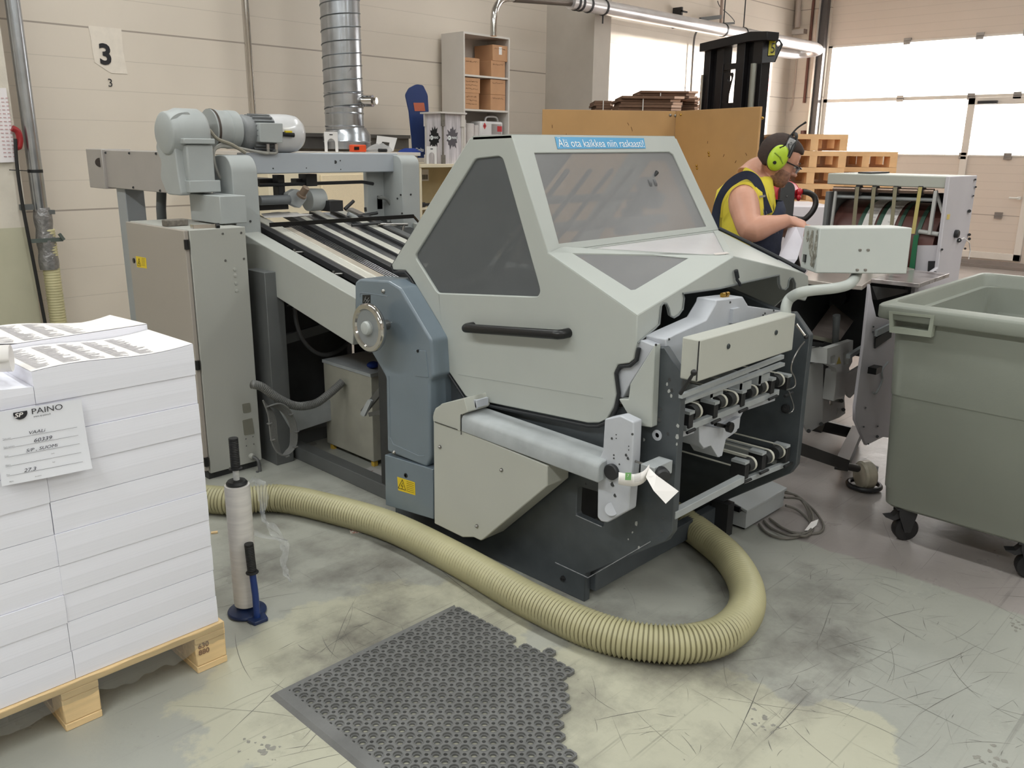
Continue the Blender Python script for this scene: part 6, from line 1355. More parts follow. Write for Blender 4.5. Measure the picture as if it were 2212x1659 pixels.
cpile(1318, 1474, 208, 238, 7.9, 'middle tied bundle of flat cardboard above the plywood partition', 1, base=0.0)
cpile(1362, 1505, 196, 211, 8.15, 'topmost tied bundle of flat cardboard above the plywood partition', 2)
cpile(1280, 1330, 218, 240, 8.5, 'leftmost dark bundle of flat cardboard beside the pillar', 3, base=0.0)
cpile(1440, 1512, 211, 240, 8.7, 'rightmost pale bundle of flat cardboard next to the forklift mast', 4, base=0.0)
# forklift mast
mastM = M('mast_black', (34, 32, 34), 0.42, 0.3, 0.2)
mL, mR = PD(1517, 92, 8.1), PD(1660, 67, 7.35); mR.z = mL.z = (mL.z+mR.z)/2
md = (mR-mL); md.z = 0; md.normalize(); mn = V((-md.y, md.x, 0)); mn = mn if mn.dot(WC) < 0 else -mn
FL = thing('forklift', ((mL.x+mR.x)/2, (mL.y+mR.y)/2, 0), 'black forklift mast with yellow number 5 rising behind the plywood partition', 'forklift')
Wm = (V((mR.x, mR.y, 0))-V((mL.x, mL.y, 0))).length
MP = lambda t, z, d=0.0: V((mL.x, mL.y, 0))+md*(t*Wm)+mn*d+UP*z
zt3 = mL.z
build('mast_head', MB().plate([MP(0, zt3-0.09, -0.03), MP(0, zt3-0.015, -0.03), MP(0.78, zt3+0.02, -0.03), MP(1.02, zt3, -0.03), MP(1.02, zt3-0.07, -0.03), MP(0.78, zt3-0.06, -0.03)], mn*0.14), mastM, FL, bevel=0.004)
def chan(t0, t1, nm):
    m_ = MB(); z0, z1 = 0.1, zt3-0.06
    for a, b, d0, d1 in ((t0, t0+(t1-t0)*.35, 0, .12), (t0+(t1-t0)*.35, t0+(t1-t0)*.62, .05, .10), (t0+(t1-t0)*.62, t1, 0.02, .12)):
        m_.plate([MP(a, z0, d0), MP(b, z0, d0), MP(b, z1, d0), MP(a, z1, d0)], mn*(d1-d0))
    return build(nm, m_, mastM, FL, bevel=0.003)
chan(0.05, 0.34, 'mast_channel'); chan(0.56, 0.92, 'mast_channel')
for z0, z1 in ((zt3-0.27, zt3-0.22), (zt3-0.62, zt3-0.565)): build('cross_member', MB().plate([MP(0.3, z0, .03), MP(0.6, z0, .03), MP(0.6, z1, .03), MP(0.3, z1, .03)], mn*0.05), mastM, FL)
eye = lambda t, z: [MP(t, z, .03), MP(t, z-0.26, .03), MP(t+0.09, z-0.26, .03), MP(t+0.16, z-0.02, .03), MP(t+0.15, z, .03)]
build('lug', MB().plate(eye(0.33, zt3-0.3), mn*0.012, [circ(MP(0.44, zt3-0.35, .03), 0.028, md, UP, 12)]), mastM, FL)
build('piston_rod', MB().cyl(MP(0.07, 1.3, -0.02), MP(0.07, zt3-0.3, -0.02), 0.015), chrome, FL); build('piston_rod', MB().cyl(MP(0.86, zt3-0.95, -0.02), MP(0.86, zt3-0.25, -0.02), 0.028), M('rod_silver', (150, 152, 146), 0.3, 0.8), FL)
build('cylinder', MB().cyl(MP(0.06, 0.2, -0.02), MP(0.06, zt3-1.0, -0.02), 0.035), mastM, FL); build('cylinder', MB().cyl(MP(0.86, 0.2, -0.03), MP(0.86, zt3-0.95, -0.03), 0.04), mastM, FL)
DF = (mR-CAM).dot(_f)+0.1
pl5 = [PD(a, b, DF) for a, b in ((1648, 90), (1682, 85), (1689, 96), (1672, 134), (1646, 136))]
n5 = build('number_plate', MB().plate(pl5, mn*0.015, [circ(PD(1680, 95, DF), 0.022, UC, UP, 12)]), mastM, FL)
yp5 = [PD(a, b, DF-0.01) for a, b in ((1662, 87), (1675, 86), (1673, 119), (1659, 120))]
y5 = build('number_label', MB().plate(yp5, mn*0.003), M('label_yellow_dull', (190, 180, 60), 0.5), n5, smooth=False)
build('digit', text('5', PD(1663, 115, DF-0.02), (yp5[1]-yp5[0]).normalized(), UP, 0.085, 0.002, 0.0, 0, 0.75), inkM, y5, smooth=False)
build('forklift_body', MB().obox(MP(0.30, 0.45, 0.60), md*0.28, mn*0.42, UP*0.42), mastM, FL, bevel=0.05)
build('wheel', MB().cyl(MP(0.0, 0.17, 0.4), MP(0.16, 0.17, 0.4), 0.17), blackM, FL); build('wheel', MB().cyl(MP(0.84, 0.17, 0.4), MP(1.0, 0.17, 0.4), 0.17), blackM, FL)
# pallet stacks
woodL = M('pallet_wood_painted_glow', (236, 190, 140), 0.7, var=0.12, scale=5)  # sunlit orange glow of the far stacks is put into the wood colour
def pal_mesh(w, d):
    m_ = MB()
    for i in range(5): a = -w/2+i*(w-0.12)/4; m_.box(a, a+0.12, -d/2, d/2, 0.122, 0.144)
    for b in (-d/2, -0.07, d/2-0.14): m_.box(-w/2, w/2, b, b+0.14, 0.10, 0.122)
    for a in (-w/2, -0.035, w/2-0.07):
        for b in (-d/2, -0.07, d/2-0.14): m_.box(a, a+0.07, b+.001, b+0.139, 0.022, 0.10)
        m_.box(a, a+0.07, -d/2, d/2, 0, 0.022)
    return m_
ORN = ['topmost', 'second from the top', 'third from the top', 'fourth from the top', 'fifth from the top', 'sixth from the top', 'seventh from the top', 'eighth from the top', 'fourth from the bottom', 'third from the bottom', 'second from the bottom', 'lowest']
first = None
for (px, D, w, nn_, wh) in ((1720, 8.2, 0.60, 12, 'stack behind the man'), (1830, 8.6, 0.62, 11, 'brighter stack nearer the door')):
    c_ = PD(px, 400, D)
    for k in range(nn_):
        z = 0.146*(nn_-1-k)
        o_n = ORN[k] if nn_ == 12 else (ORN[k] if k < 7 else ORN[k+1])
        if first is None: first = build('wooden_pallet', pal_mesh(w, 0.8), woodL, origin=(0, 0, 0)); ob = first
        else: ob = first.copy(); COL.objects.link(ob)
        ob.location = (c_.x, c_.y, z); ob.rotation_euler = (0, 0, -YAW+0.02*math.sin(k*2.7)); tag(ob, 'pale wooden pallet, %s of the %s' % (o_n, wh), 'pallet', 'stacked empty pallets')
        WP[ob.name] = V(ob.location)
# white wrapped paper load with label
pc_ = PD(1735, 445, 5.8)
LD = thing('paper_load', (pc_.x, pc_.y, 0), 'white wrapped paper load with printed label behind the pallet truck handle', 'paper load')
ztl = pc_.z
build('pallet_base', MB().obox(V((pc_.x, pc_.y, 0.07))-WC*0.3, UC*0.24, -WC*0.3, UP*0.07), wood, LD)
lo = build('wrapped_paper', MB().obox(V((pc_.x, pc_.y, (ztl+0.14)/2))-WC*0.3, UC*0.235, -WC*0.28, UP*((ztl-0.14)/2)), M('load_white', (226, 218, 222), 0.4, var=0.02), LD, bevel=0.01)
lb2 = PD(1768, 485, 5.86); ll = build('load_label', MB().obox(lb2, UC*0.075, UP*0.06, WC*0.001), paperT, LD, smooth=False)
build('lettering', text('PAINO', lb2+WC*0.003-UC*0.06+UP*0.03, UC, UP, 0.022), inkM, ll, smooth=False)
# pallet truck with tiller
TD = 5.0
PJ = thing('pallet_truck', (PD(1700, 400, TD+0.15).x, PD(1700, 400, TD+0.15).y, 0), 'red and black electric pallet truck tiller with looped grips behind the man', 'pallet truck')
redM = M('truck_red', (196, 30, 44), 0.35, coat=0.3)
tg = lambda a, b, d=0.0: PD(a, b, TD+d)
build('tiller_head', MB().plate(roundpoly([tg(a, b, 0.04) for a, b in ((1668, 402), (1700, 398), (1706, 390), (1722, 398), (1730, 412), (1727, 425), (1712, 430), (1708, 445), (1680, 440))], 0.012), -WC*0.06), redM, PJ, bevel=0.006)
build('tiller_cover', MB().plate(roundpoly([tg(a, b) for a, b in ((1697, 394), (1704, 391), (1714, 396), (1718, 406), (1716, 440), (1710, 500), (1683, 500), (1686, 455), (1684, 440), (1686, 408))], 0.02), -WC*0.05), M('tiller_black', (36, 34, 34), 0.5), PJ, bevel=0.004)
build('cover_screw', MB().ball(tg(1700, 424, -0.01), 0.004, 6), steel, PJ)
build('grip_loop', MB().tube(spline([tg(a, b, 0.02) for a, b in ((1734, 414), (1748, 417), (1759, 425), (1762, 440), (1756, 455), (1745, 468), (1735, 474), (1715, 472), (1700, 470))], 6), 0.0165, 14), M('grip_brown_black', (40, 34, 32), 0.45), PJ)
build('grip_loop', MB().tube(spline([tg(a, b, 0.06) for a, b in ((1676, 412), (1664, 413), (1652, 424), (1648, 440), (1655, 458), (1670, 470), (1690, 472))], 6), 0.0165, 14), MATS['grip_brown_black'], PJ)
build('thumb_lever', MB().ball(tg(1727, 415, 0.02), (0.02, 0.02, 0.024), 8).ball(tg(1725, 427, 0.02), (0.014, 0.014, 0.02), 8), redM, PJ)
cb3 = tg(1697, 500, 0.03); ft = V((cb3.x+0.35*UC.x-WC.x*0.3, cb3.y+0.35*UC.y-WC.y*0.3, 0.35))
build('tiller_shaft', MB().cyl(cb3+UP*0.05, ft, 0.03), MATS['tiller_black'], PJ)
build('drive_unit', MB().obox(V((ft.x, ft.y, 0.32)), UC*0.16, WC*0.16, UP*0.26), MATS['tiller_black'], PJ, bevel=0.03)
build('drive_wheel', MB().cyl(V((ft.x, ft.y, 0.1))-UC*0.05, V((ft.x, ft.y, 0.1))+UC*0.05, 0.1), blackM, PJ)
# ================================================================ plastic bin on castors
binM = M('bin_plastic', (141, 145, 136), 0.5, var=0.05, scale=2.5, bump=0.05, bscale=200)
BN = thing('plastic_bin', (4.1, 0.88, 0), 'big grey green plastic bin on castors with looped handle, right foreground', 'bin')
rx0b, rx1b, ry0b, ry1b, rz = 3.446, 4.80, 0.46, 1.302, 1.015
def rect(x0, x1, y0, y1, z, r=0.05):
    return roundpoly([(x0, y0, z), (x1, y0, z), (x1, y1, z), (x0, y1, z)], r, 5)
rg = [rect(3.535, 4.64, 0.555, 1.185, 0.150, .05), rect(3.515, 4.67, 0.535, 1.20, 0.165, .06), rect(3.509, 4.68, 0.531, 1.206, 0.235, .06), rect(3.505, 4.68, 0.527, 1.209, 0.240, .06), rect(3.496, 4.72, 0.515, 1.226, 0.640, .06), rect(3.490, 4.722, 0.512, 1.229, 0.645, .06), rect(3.486, 4.74, 0.50, 1.245, 0.955, .06),
      rect(rx0b+0.004, rx1b-0.004, ry0b+0.004, ry1b-0.004, 0.958, .05), rect(rx0b, rx1b, ry0b, ry1b, 0.965, .05), rect(rx0b, rx1b, ry0b, ry1b, rz-0.008, .05), rect(rx0b+0.008, rx1b-0.008, ry0b+0.008, ry1b-0.008, rz, .05),
      rect(3.545, 4.765, 0.50, 1.275, rz, .06), rect(3.552, 4.757, 0.51, 1.268, rz-0.012, .06), rect(3.56, 4.70, 0.52, 1.24, 0.60, .06), rect(3.58, 4.62, 0.58, 1.16, 0.20, .05)]
build('tub', MB().rings(rg), binM, BN, bevel=0.002, seg=1, angle=50)
hx = 3.44
hpl = [PX(a, b, hx) for a, b in ((1920, 672), (2018, 682), (2011, 729), (1921, 718))]
hin = [PX(a, b, hx) for a, b in ((1928, 678), (2010, 687), (2004, 716), (1928, 706))]
build('handle', MB().plate(hpl, (0.035, 0, 0), [hin]), M('bin_handle', (156, 161, 148), 0.5), BN)
def caster(x, y, par, yaw=0.0, mt=blackM, r=0.052, zt4=0.155):
    a = V((math.cos(yaw), math.sin(yaw), 0)); b = V((-a.y, a.x, 0)); c = V((x, y, r))
    w = build('caster', MB().lathe(c, b, [(r*.35, -.022), (r*.9, -.022), (r, -.014), (r, .014), (r*.9, .022), (r*.35, .022)], 24), mt, par, label='black rubber castor wheel' if mt is blackM else None)
    build('fork', MB().plate([c+b*0.028+a*d+UP*e for d, e in ((0.012, -0.008), (-0.012, -0.008), (-0.03, zt4-r-0.03), (-0.03, zt4-r), (0.045, zt4-r), (0.045, zt4-r-0.03))], b*0.005).plate([c-b*0.033+a*d+UP*e for d, e in ((0.012, -0.008), (-0.012, -0.008), (-0.03, zt4-r-0.03), (-0.03, zt4-r), (0.045, zt4-r), (0.045, zt4-r-0.03))], b*0.005).cyl(c-b*0.034, c+b*0.034, 0.006).obox(c+a*0.008+UP*(zt4-r-0.004), a*0.05, b*0.04, UP*0.004), darkM, w)
    return w, a, b, c
for x, y, yw in ((3.585, 1.115, 2.3), (3.585, 0.64, 2.0), (4.58, 1.1, 0.4), (4.58, 0.64, 0.2)):
    w, a, b, c = caster(x, y, BN, yw)
    if x < 4: build('brake_pedal', MB().plate([c+a*d+b*0.02+UP*e for d, e in ((0.04, 0.085), (0.06, 0.06), (0.095, 0.055), (0.06, 0.04), (0.035, 0.05))], b*-0.04), darkM, w)
# ================================================================ floor box with coiled cables
EB = thing('floor_box', (3.34, 1.72, 0), 'light grey electrical box lying on the floor under the folding machine outlet', 'box')
ebM = M('box_light_grey', (176, 180, 182), 0.4, var=0.03)
build('case', MB().box(3.166, 3.512, 1.632, 1.82, 0.012, 0.088), ebM, EB, bevel=0.003)
build('lid', MB().plate([(3.155, 1.626, 0.090), (3.520, 1.626, 0.090), (3.520, 1.85, 0.125), (3.19, 1.85, 0.125)], (0, 0, 0.014)), ebM, EB, bevel=0.003)
build('latch', MB().box(3.150, 3.175, 1.66, 1.70, 0.085, 0.108), black, EB)
build('rubber_base', MB().box(3.18, 3.50, 1.645, 1.81, 0.0, 0.012), black, EB)
cabG = M('cable_brown_grey', (104, 100, 94), 0.55)
cl = [((1693, 1064, .07), (1720, 1070, .05), (1745, 1090, .02), (1765, 1110, .01), (1779, 1135, .01), (1770, 1150, .01), (1735, 1152, .01), (1700, 1146, .01), (1662, 1120, .01)),
      ((1693, 1060, .08), (1715, 1068, .05), (1735, 1085, .03), (1748, 1112, .01), (1748, 1140, .01), (1722, 1160, .01), (1685, 1162, .01), (1655, 1150, .01), (1640, 1132, .01)),
      ((1697, 1092, .04), (1720, 1100, .02), (1742, 1118, .01), (1756, 1140, .01), (1740, 1158, .02), (1710, 1150, .015), (1680, 1135, .01)),
      ((1695, 1075, .06), (1728, 1078, .04), (1750, 1100, .02), (1757, 1125, .02), (1745, 1150, .02), (1705, 1156, .02), (1668, 1142, .01), (1650, 1125, .01))]
for k, c_ in enumerate(cl):
    build('cable', MB().tube(spline([PZ(a, b, z) for a, b, z in c_], 6), 0.0058, 8), cabG, EB)
tg1 = PZ(1755, 1138, 0.03); build('cable_flag', MB().plate([PZ(1738, 1146, 0.02), PZ(1752, 1128, 0.03), PZ(1768, 1122, 0.04), PZ(1764, 1134, 0.03), PZ(1750, 1146, 0.02)], (0, 0, 0.001)), paperT, EB, smooth=False)
build('gland_row', MB().box(3.512, 3.522, 1.66, 1.80, 0.03, 0.075), black, EB)
# ================================================================ second folding unit with drum delivery
m2G = M('unit_grey', (186, 186, 184), 0.45, var=0.05, scale=4); m2L = M('unit_lilac_grey', (196, 192, 198), 0.45, var=0.05, scale=3)
M2 = thing('delivery_unit', (4.3, 1.7, 0), 'second grey machine with metal table, belt drum housing and black wheeled frame', 'folding unit')
YS2 = 1.50
tp2 = [(1880, 614), (1884, 646), (1893, 684), (1960, 700), (1960, 950), (1908, 944), (1872, 962), (1848, 908), (1848, 880), (1866, 748)]
tall = build('tall_side_plate', MB().plate([PY(a, b, YS2) for a, b in tp2], (0, 0.015, 0)), m2L, M2, bevel=0.002)
each('bolt_head', ((1866, 922), (1896, 921), (1895, 943), (1876, 959), (1870, 881), (1887, 706), (1886, 717)), lambda m_, q: m_.cyl(PY(*q, YS2), PY(*q, YS2-0.006), 0.008 if q[0] == 1895 else 0.004, n=8), dk, tall)
build('black_switch', MB().box(PY(1884, 798, 1.48).x, PY(1896, 798, 1.48).x, 1.46, YS2, PY(1890, 805, 1.48).z, PY(1890, 792, 1.48).z), black, tall)
build('curved_slot_edge', MB().tube(spline([PY(a, b, YS2-0.002) for a, b in ((1918, 782), (1905, 800), (1905, 822), (1893, 848), (1886, 848))], 5), 0.006, 6), greyD, tall)
for a, b, c_, d in ((1890, 695, 1925, 700), (1893, 735, 1925, 715)): pass
build('guide_rail', MB().bar(PY(1892, 720, 1.49), PY(1925, 704, 1.49), 0.012, 0.03), greyD, M2); build('dark_strip', MB().bar(PY(1890, 742, 1.492), PY(1925, 718, 1.492), 0.006, 0.05), dk, M2)
YS3 = 1.72
fp = [(1724, 792), (1731, 789), (1774, 783), (1779, 788), (1777, 916), (1747, 935), (1726, 902)]
build('front_plate', MB().plate([PY(a, b, YS3) for a, b in fp], (0, 0.012, 0)), m2G, M2, bevel=0.002)
build('column_cover', MB().box(PY(1779, 830, YS3).x, PY(1802, 830, YS3).x, YS3-0.06, YS3, PY(1790, 855, YS3).z, PY(1790, 793, YS3).z), m2G, M2, bevel=0.003)
hp2 = [(1779, 855), (1808, 850), (1808, 806), (1812, 795), (1833, 790), (1835, 800), (1824, 860), (1826, 893), (1813, 902), (1777, 916)]
h_p = build('holed_plate', MB().plate([PY(a, b, YS3+0.02) for a, b in hp2], (0, 0.012, 0), [[PY(a, b, YS3+0.02) for a, b in ((1792, 866), (1798, 865), (1798, 874), (1792, 876))], circ(PY(1808, 889, YS3+0.02), 0.011, (1, 0, 0), (0, 0, 1), 12, 0.020)]), m2G, M2)
each('bolt', ((1818, 866), (1822, 885), (1774, 916), (1747, 931), (1810, 851), (1803, 833)), lambda m_, q: m_.cyl(PY(*q, YS3+0.02), PY(*q, YS3-0.02), 0.010, n=10), darkM, h_p)
build('angle_plate', MB().plate([PY(a, b, YS3-0.05) for a, b in ((1824, 812), (1829, 808), (1858, 790), (1852, 845), (1837, 860), (1832, 856), (1822, 838))], (0, 0.012, 0)), m2G, M2, bevel=0.002)
bx2 = [(1787, 753), (1843, 735), (1841, 782), (1833, 797), (1808, 804), (1805, 795), (1786, 786)]
wb2 = build('upper_box', MB().plate([PY(a, b, YS3-0.08) for a, b in bx2], (0, 0.03, 0), [roundpoly([PY(a, b, YS3-0.08) for a, b in ((1794, 770), (1804, 766), (1804, 787), (1794, 789))], 0.006), roundpoly([PY(a, b, YS3-0.08) for a, b in ((1821, 762), (1834, 756), (1833, 786), (1822, 789))], 0.006)]), m2G, M2)
build('box_side', MB().plate([PY(1787, 753, YS3-0.08), PY(1786, 786, YS3-0.08), PY(1741, 781, YS3+0.02), PY(1741, 752, YS3+0.02), PY(1762, 748, YS3)], (0.01, 0.01, 0)), m2G, M2)
build('warning_triangle', MB().plate([PY(a, b, YS3-0.0815) for a, b in ((1813, 770), (1807, 787), (1817, 785))], (0, 0.001, 0)), M('triangle_yellow', (170, 150, 70), 0.5), wb2, smooth=False)
build('scale_bar', MB().bar(PY(1748, 726, YS3), PY(1800, 738, YS3), 0.02, 0.018), M('scale_dusty', (140, 138, 124), 0.5), M2)
build('grey_post', MB().cyl(PY(1804, 745, YS3-0.02), PY(1807, 690, YS3-0.02), 0.016, n=16).cyl(PY(1807, 692, YS3-0.02), PY(1807, 681, YS3-0.02), 0.018, n=16), frD, M2)
build('clamp_handle', MB().bar(PY(1745, 742, YS3), PY(1775, 745, YS3-0.02), 0.02, 0.02).bar(PY(1775, 742, YS3), PY(1790, 748, YS3-0.02), 0.02, 0.03), darkM, M2)
each('black_wheel', ((1768, 706, .05), (1822, 705, .035), (1852, 735, .035), (1840, 720, .02)), lambda m_, q: m_.cyl(PY(q[0], q[1], 1.95), PY(q[0], q[1], 1.95)+V((0.05, 0, 0)), q[2], n=20), blackM, M2)
each('brush_roller', ((1810, 642), (1830, 643), (1850, 645), (1868, 640)), lambda m_, q: m_.cyl(PY(q[0], q[1], 1.85), PY(q[0], q[1], 1.85)+V((0.05, 0, 0)), 0.045, n=16), blackM, M2)
build('paper_ramp', MB().plate([PY(1745, 730, 1.86), PY(1800, 655, 1.92), PY(1868, 660, 1.88), PY(1815, 735, 1.7)], (0, 0, 0.004)), M('ramp_tan', (150, 138, 132), 0.35, 0.3, 0.1, scale=9, aniso=(9, 1, 1)), M2)
build('inner_dark', MB().box(3.75, 4.5, 1.93, 1.96, 0.55, 0.99).box(4.46, 4.5, 1.55, 1.93, 0.55, 0.99), dk, M2)
build('guide_rail', MB().bar(PY(1832, 770, 1.6), PY(1868, 748, 1.6), 0.02, 0.02), greyD, M2)
# table
tz = 1.0
t1_ = [PZ(a, b, tz) for a, b in ((1725, 640), (1856, 630), (1880, 613), (1960, 592), (1880, 575), (1735, 600))]
build('table_panel', MB().plate([PZ(1728, 612, tz), PZ(1800, 622, tz), PZ(1862, 627, tz), PZ(1884, 611, tz), PZ(1975, 590, tz), PZ(1900, 570, tz), PZ(1745, 592, tz)], (0, 0, 0.022)), M('table_tan_grey', (176, 166, 158), 0.22, 0.3, 0.05), M2, bevel=0.003)
build('steel_table', MB().plate([PZ(1880, 611, tz+0.005), PZ(1985, 622, tz+0.005), PZ(2050, 599, tz+0.005), PZ(1967, 591, tz+0.005)], (0, 0, 0.02)), M('table_smeared', (196, 188, 186), 0.22, 0.6, 0.1, scale=9, col2=(110, 96, 92), thr=(0.52, 0.72)), M2, bevel=0.002)
build('table_support', MB().plate([PY(1884, 618, 1.52), PY(1975, 628, 1.52), PY(1895, 648, 1.52)], (0, 0.02, 0)), dk, M2)
# drum housing
XD = 4.75
dz = lambda a, b: PX(a, b, XD)
o0, o1, o2, o3_ = dz(1790, 377), dz(2046, 378), dz(1972, 600), dz(1787, 600)
zT = (o0.z+o1.z)/2; yL, yR = o0.y+0.005, o1.y
HB = build('housing_top', MB().box(XD, XD+0.42, yR, yL, zT-0.06, zT), M('housing_grey', (178, 180, 172), 0.45, var=0.02), M2, bevel=0.006)
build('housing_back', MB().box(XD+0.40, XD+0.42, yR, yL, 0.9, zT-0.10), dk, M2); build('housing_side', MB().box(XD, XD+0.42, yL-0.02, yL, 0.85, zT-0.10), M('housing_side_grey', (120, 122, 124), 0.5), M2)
yR -= 0.021
sd_p = [V((XD-0.02, yR, zT)), V((XD+0.42, yR, zT)), V((XD+0.42, yR, 1.15)), V((XD+0.36, yR, 1.08)), V((XD+0.36, yR, 0.80)), V((XD-0.3, yR, 0.86)), V((XD-0.3, yR, 0.97)), V((XD+0.0, yR, 1.02))]
spn = build('housing_plate', MB().plate(sd_p, (0, 0.02, 0)), m2L, M2, bevel=0.004, label='lilac grey side plate with knobs')
yy = yR
each('panel_knob', ((2063, 505, .022),), lambda m_, q: m_.lathe(PY(q[0], q[1], yy), (0, -1, 0), [(q[2], 0), (q[2], 0.015), (q[2]*.8, 0.02)], 12), darkM, spn)
each('panel_bolt', ((2107, 388, .005), (2108, 404, .005), (2103, 423, .004), (2094, 456, .009), (2094, 507, .008), (2094, 516, .008), (2072, 519, .012), (2035, 539, .006), (2085, 537, .006), (2020, 590, .010)), lambda m_, q: m_.cyl(PY(q[0], q[1], yy), PY(q[0], q[1], yy-0.01), q[2], n=10), darkM, spn)
build('yellow_mark', MB().box(PY(2045, 470, yy).x, PY(2051, 470, yy).x, yy-0.001, yy, PY(2048, 474, yy).z, PY(2048, 463, yy).z), M('mark_yellow', (214, 190, 110), 0.5), spn, smooth=False)
build('tie_string', MB().tube([PY(a, b, yy-0.012) for a, b in ((2072, 519), (2082, 514), (2094, 524), (2096, 540), (2092, 560))], 0.003, 5), paperT, spn)
yR += 0.021
# drum
dc = V((XD+0.27, 0, zT-0.40)); R_ = 0.25
build('drum', MB().cyl((dc.x, yR+0.03, dc.z), (dc.x, yL-0.03, dc.z), R_, n=48), M('drum_brown', (92, 56, 50), 0.5, var=0.15), M2)
def yof(px): return PX(px, 420, XD).y
for a, b in ((1853, 1862), (1893, 1903), (1940, 1948), (1984, 1993)): build('green_belt', MB().cyl((dc.x, yof(b), dc.z), (dc.x, yof(a), dc.z), R_+0.006, n=48), M('belt_green', (52, 84, 70), 0.5), M2)
for a, b in ((1862, 1888), (1903, 1932)):
    o = build('folded_sheet', MB().lathe((dc.x, yof(a), dc.z), (0, -1, 0), [(R_+0.004, 0), (R_+0.004, yof(a)-yof(b))], 48, cap=False), paperT, M2)
    pm = MB()
    for k in range(14):
        t = math.radians(100+k*5.5); rr = R_+0.0055; ln = (yof(a)-yof(b))*(0.25+0.2*((k*7) % 3)/2)
        p = V((dc.x+rr*math.cos(t), yof(b)+0.008, dc.z+rr*math.sin(t))); q = p+V((0, ln, 0)); pm.bar(p, q, 0.003, 0.001, (math.cos(t), 0, math.sin(t)))
    build('sheet_print', pm, inkG, o)
build('guide_shaft', MB().cyl(PX(1801, 408, XD+0.02), PX(2018, 414, XD+0.02), 0.014, n=16), M('shaft_bronze', (150, 130, 118), 0.3, 0.8), M2)
build('tie_rod', MB().cyl(PX(1806, 424, XD+0.04), PX(2018, 432, XD+0.04), 0.010, n=10), greyD, M2)
for a in (1848, 1884, 1930, 1984):
    yc = yof(a+3); build('pulley', MB().cyl((XD+0.02, yc-0.012, PX(a, 410, XD).z), (XD+0.02, yc+0.012, PX(a, 410, XD).z), 0.028, n=20), darkM, M2)
    build('tape_belt', MB().plate([PX(a, 404, XD-0.012), PX(a+8, 404, XD-0.012), PX(a-2 if a < 1980 else a-8, 505, XD-0.012), PX(a-10 if a < 1980 else a-16, 505, XD-0.012)], (0.003, 0, 0)), M('tape_khaki' if a != 1984 else 'tape_yellow', (140, 134, 112) if a != 1984 else (186, 172, 110), 0.5), M2)
build('green_tape', MB().plate([PX(1974, 508, XD-0.012), PX(1984, 508, XD-0.012), PX(1974, 592, XD-0.012), PX(1962, 592, XD-0.012)], (0.003, 0, 0)), M('tape_green', (30, 100, 66), 0.5), M2)
build('swing_arm', MB().bar(PX(2022, 412, XD+0.02), PX(2008, 507, XD+0.02), 0.018, 0.02, (1, 0, 0)), m2G, M2, bevel=0.003); build('swing_arm', MB().bar(PX(2022, 412, XD+0.05), PX(2036, 460, XD+0.05), 0.012, 0.015, (1, 0, 0)), m2G, M2)
build('swing_arm', MB().bar(PX(1806, 412, XD+0.02), PX(1796, 490, XD+0.02), 0.012, 0.015, (1, 0, 0)), m2G, M2)
build('lower_shaft', MB().cyl(PX(1985, 500, XD+0.03), PX(2028, 506, XD+0.03), 0.012, n=12), m2G, M2)
build('inner_panel', MB().plate([PX(1982, 530, XD+0.02), PX(2026, 530, XD+0.02), PX(2018, 588, XD+0.02), PX(1976, 588, XD+0.02)], (0.01, 0, 0)), m2L, M2)
build('inner_block', MB().plate([PX(2005, 564, XD+0.01), PX(2022, 564, XD+0.01), PX(2018, 594, XD+0.01), PX(2003, 594, XD+0.01)], (0.02, 0, 0)), darkM, M2)
build('base_beam', MB().box(XD-0.05, XD+0.4, yR, yL, 0.82, 0.92), dk, M2)
tag(build('dark_tray', MB().plate([V((XD+0.10, yof(1832), zT+0.001)), V((XD+0.10, yof(1862), zT+0.001)), V((XD+0.35, yof(1862), zT+0.001)), V((XD+0.35, yof(1832), zT+0.001))], (0, 0, 0.008)), darkM), 'flat dark folder lying on top of the drum housing', 'folder')
# wheeled black frame
FB = M('frame_black', (46, 44, 44), 0.5, 0.2, 0.15)
def gb_(a, b, z): return PZ(a, b, z)
build('frame_beam', MB().bar(PY(1715, 965, 1.52), PY(1820, 1002, 1.47), 0.06, 0.05), FB, M2); build('frame_beam', MB().bar(PY(1772, 918, 1.9), PY(1855, 938, 1.78), 0.06, 0.06), FB, M2)
build('frame_beam', MB().bar(PY(1852, 930, 1.78), PY(1818, 1005, 1.50), 0.06, 0.05), FB, M2)
build('axle_beam', MB().cyl(PY(1812, 1003, 1.50), PY(1852, 1012, 1.47), 0.018), FB, M2)
build('legs_rear', MB().box(4.70, 4.76, 1.5, 1.56, 0, 0.9).box(5.1, 5.16, 1.5, 1.56, 0, 0.9).box(4.70, 4.76, 2.0, 2.06, 0, 0.9), FB, M2)
cw = PY(1871, 1012, 1.47)
wc = build('caster', MB().lathe((cw.x-0.0, 1.47, 0.070), (0.80, -0.6, 0), [(0.02, -.03), (0.062, -.03), (0.070, -.02), (0.070, .02), (0.062, .03), (0.02, .03)], 28), M('caster_cream', (176, 168, 150), 0.4, var=0.2, scale=20), M2, label='cream worn castor wheel')
build('caster_plate', MB().obox(V((cw.x+0.035, 1.445, 0.065)), V((0.008, -0.006, 0)), V((0.012, 0.016, 0)), V((0, 0, 0.05))), greyD, wc)
build('wheel_guard', MB().tube([V((cw.x+0.075*math.cos(t), 1.47+0.075*math.sin(t), 0.018)) for t in [2*math.pi*i/24 for i in range(24)]], 0.012, 8, closed=True), darkM, wc)
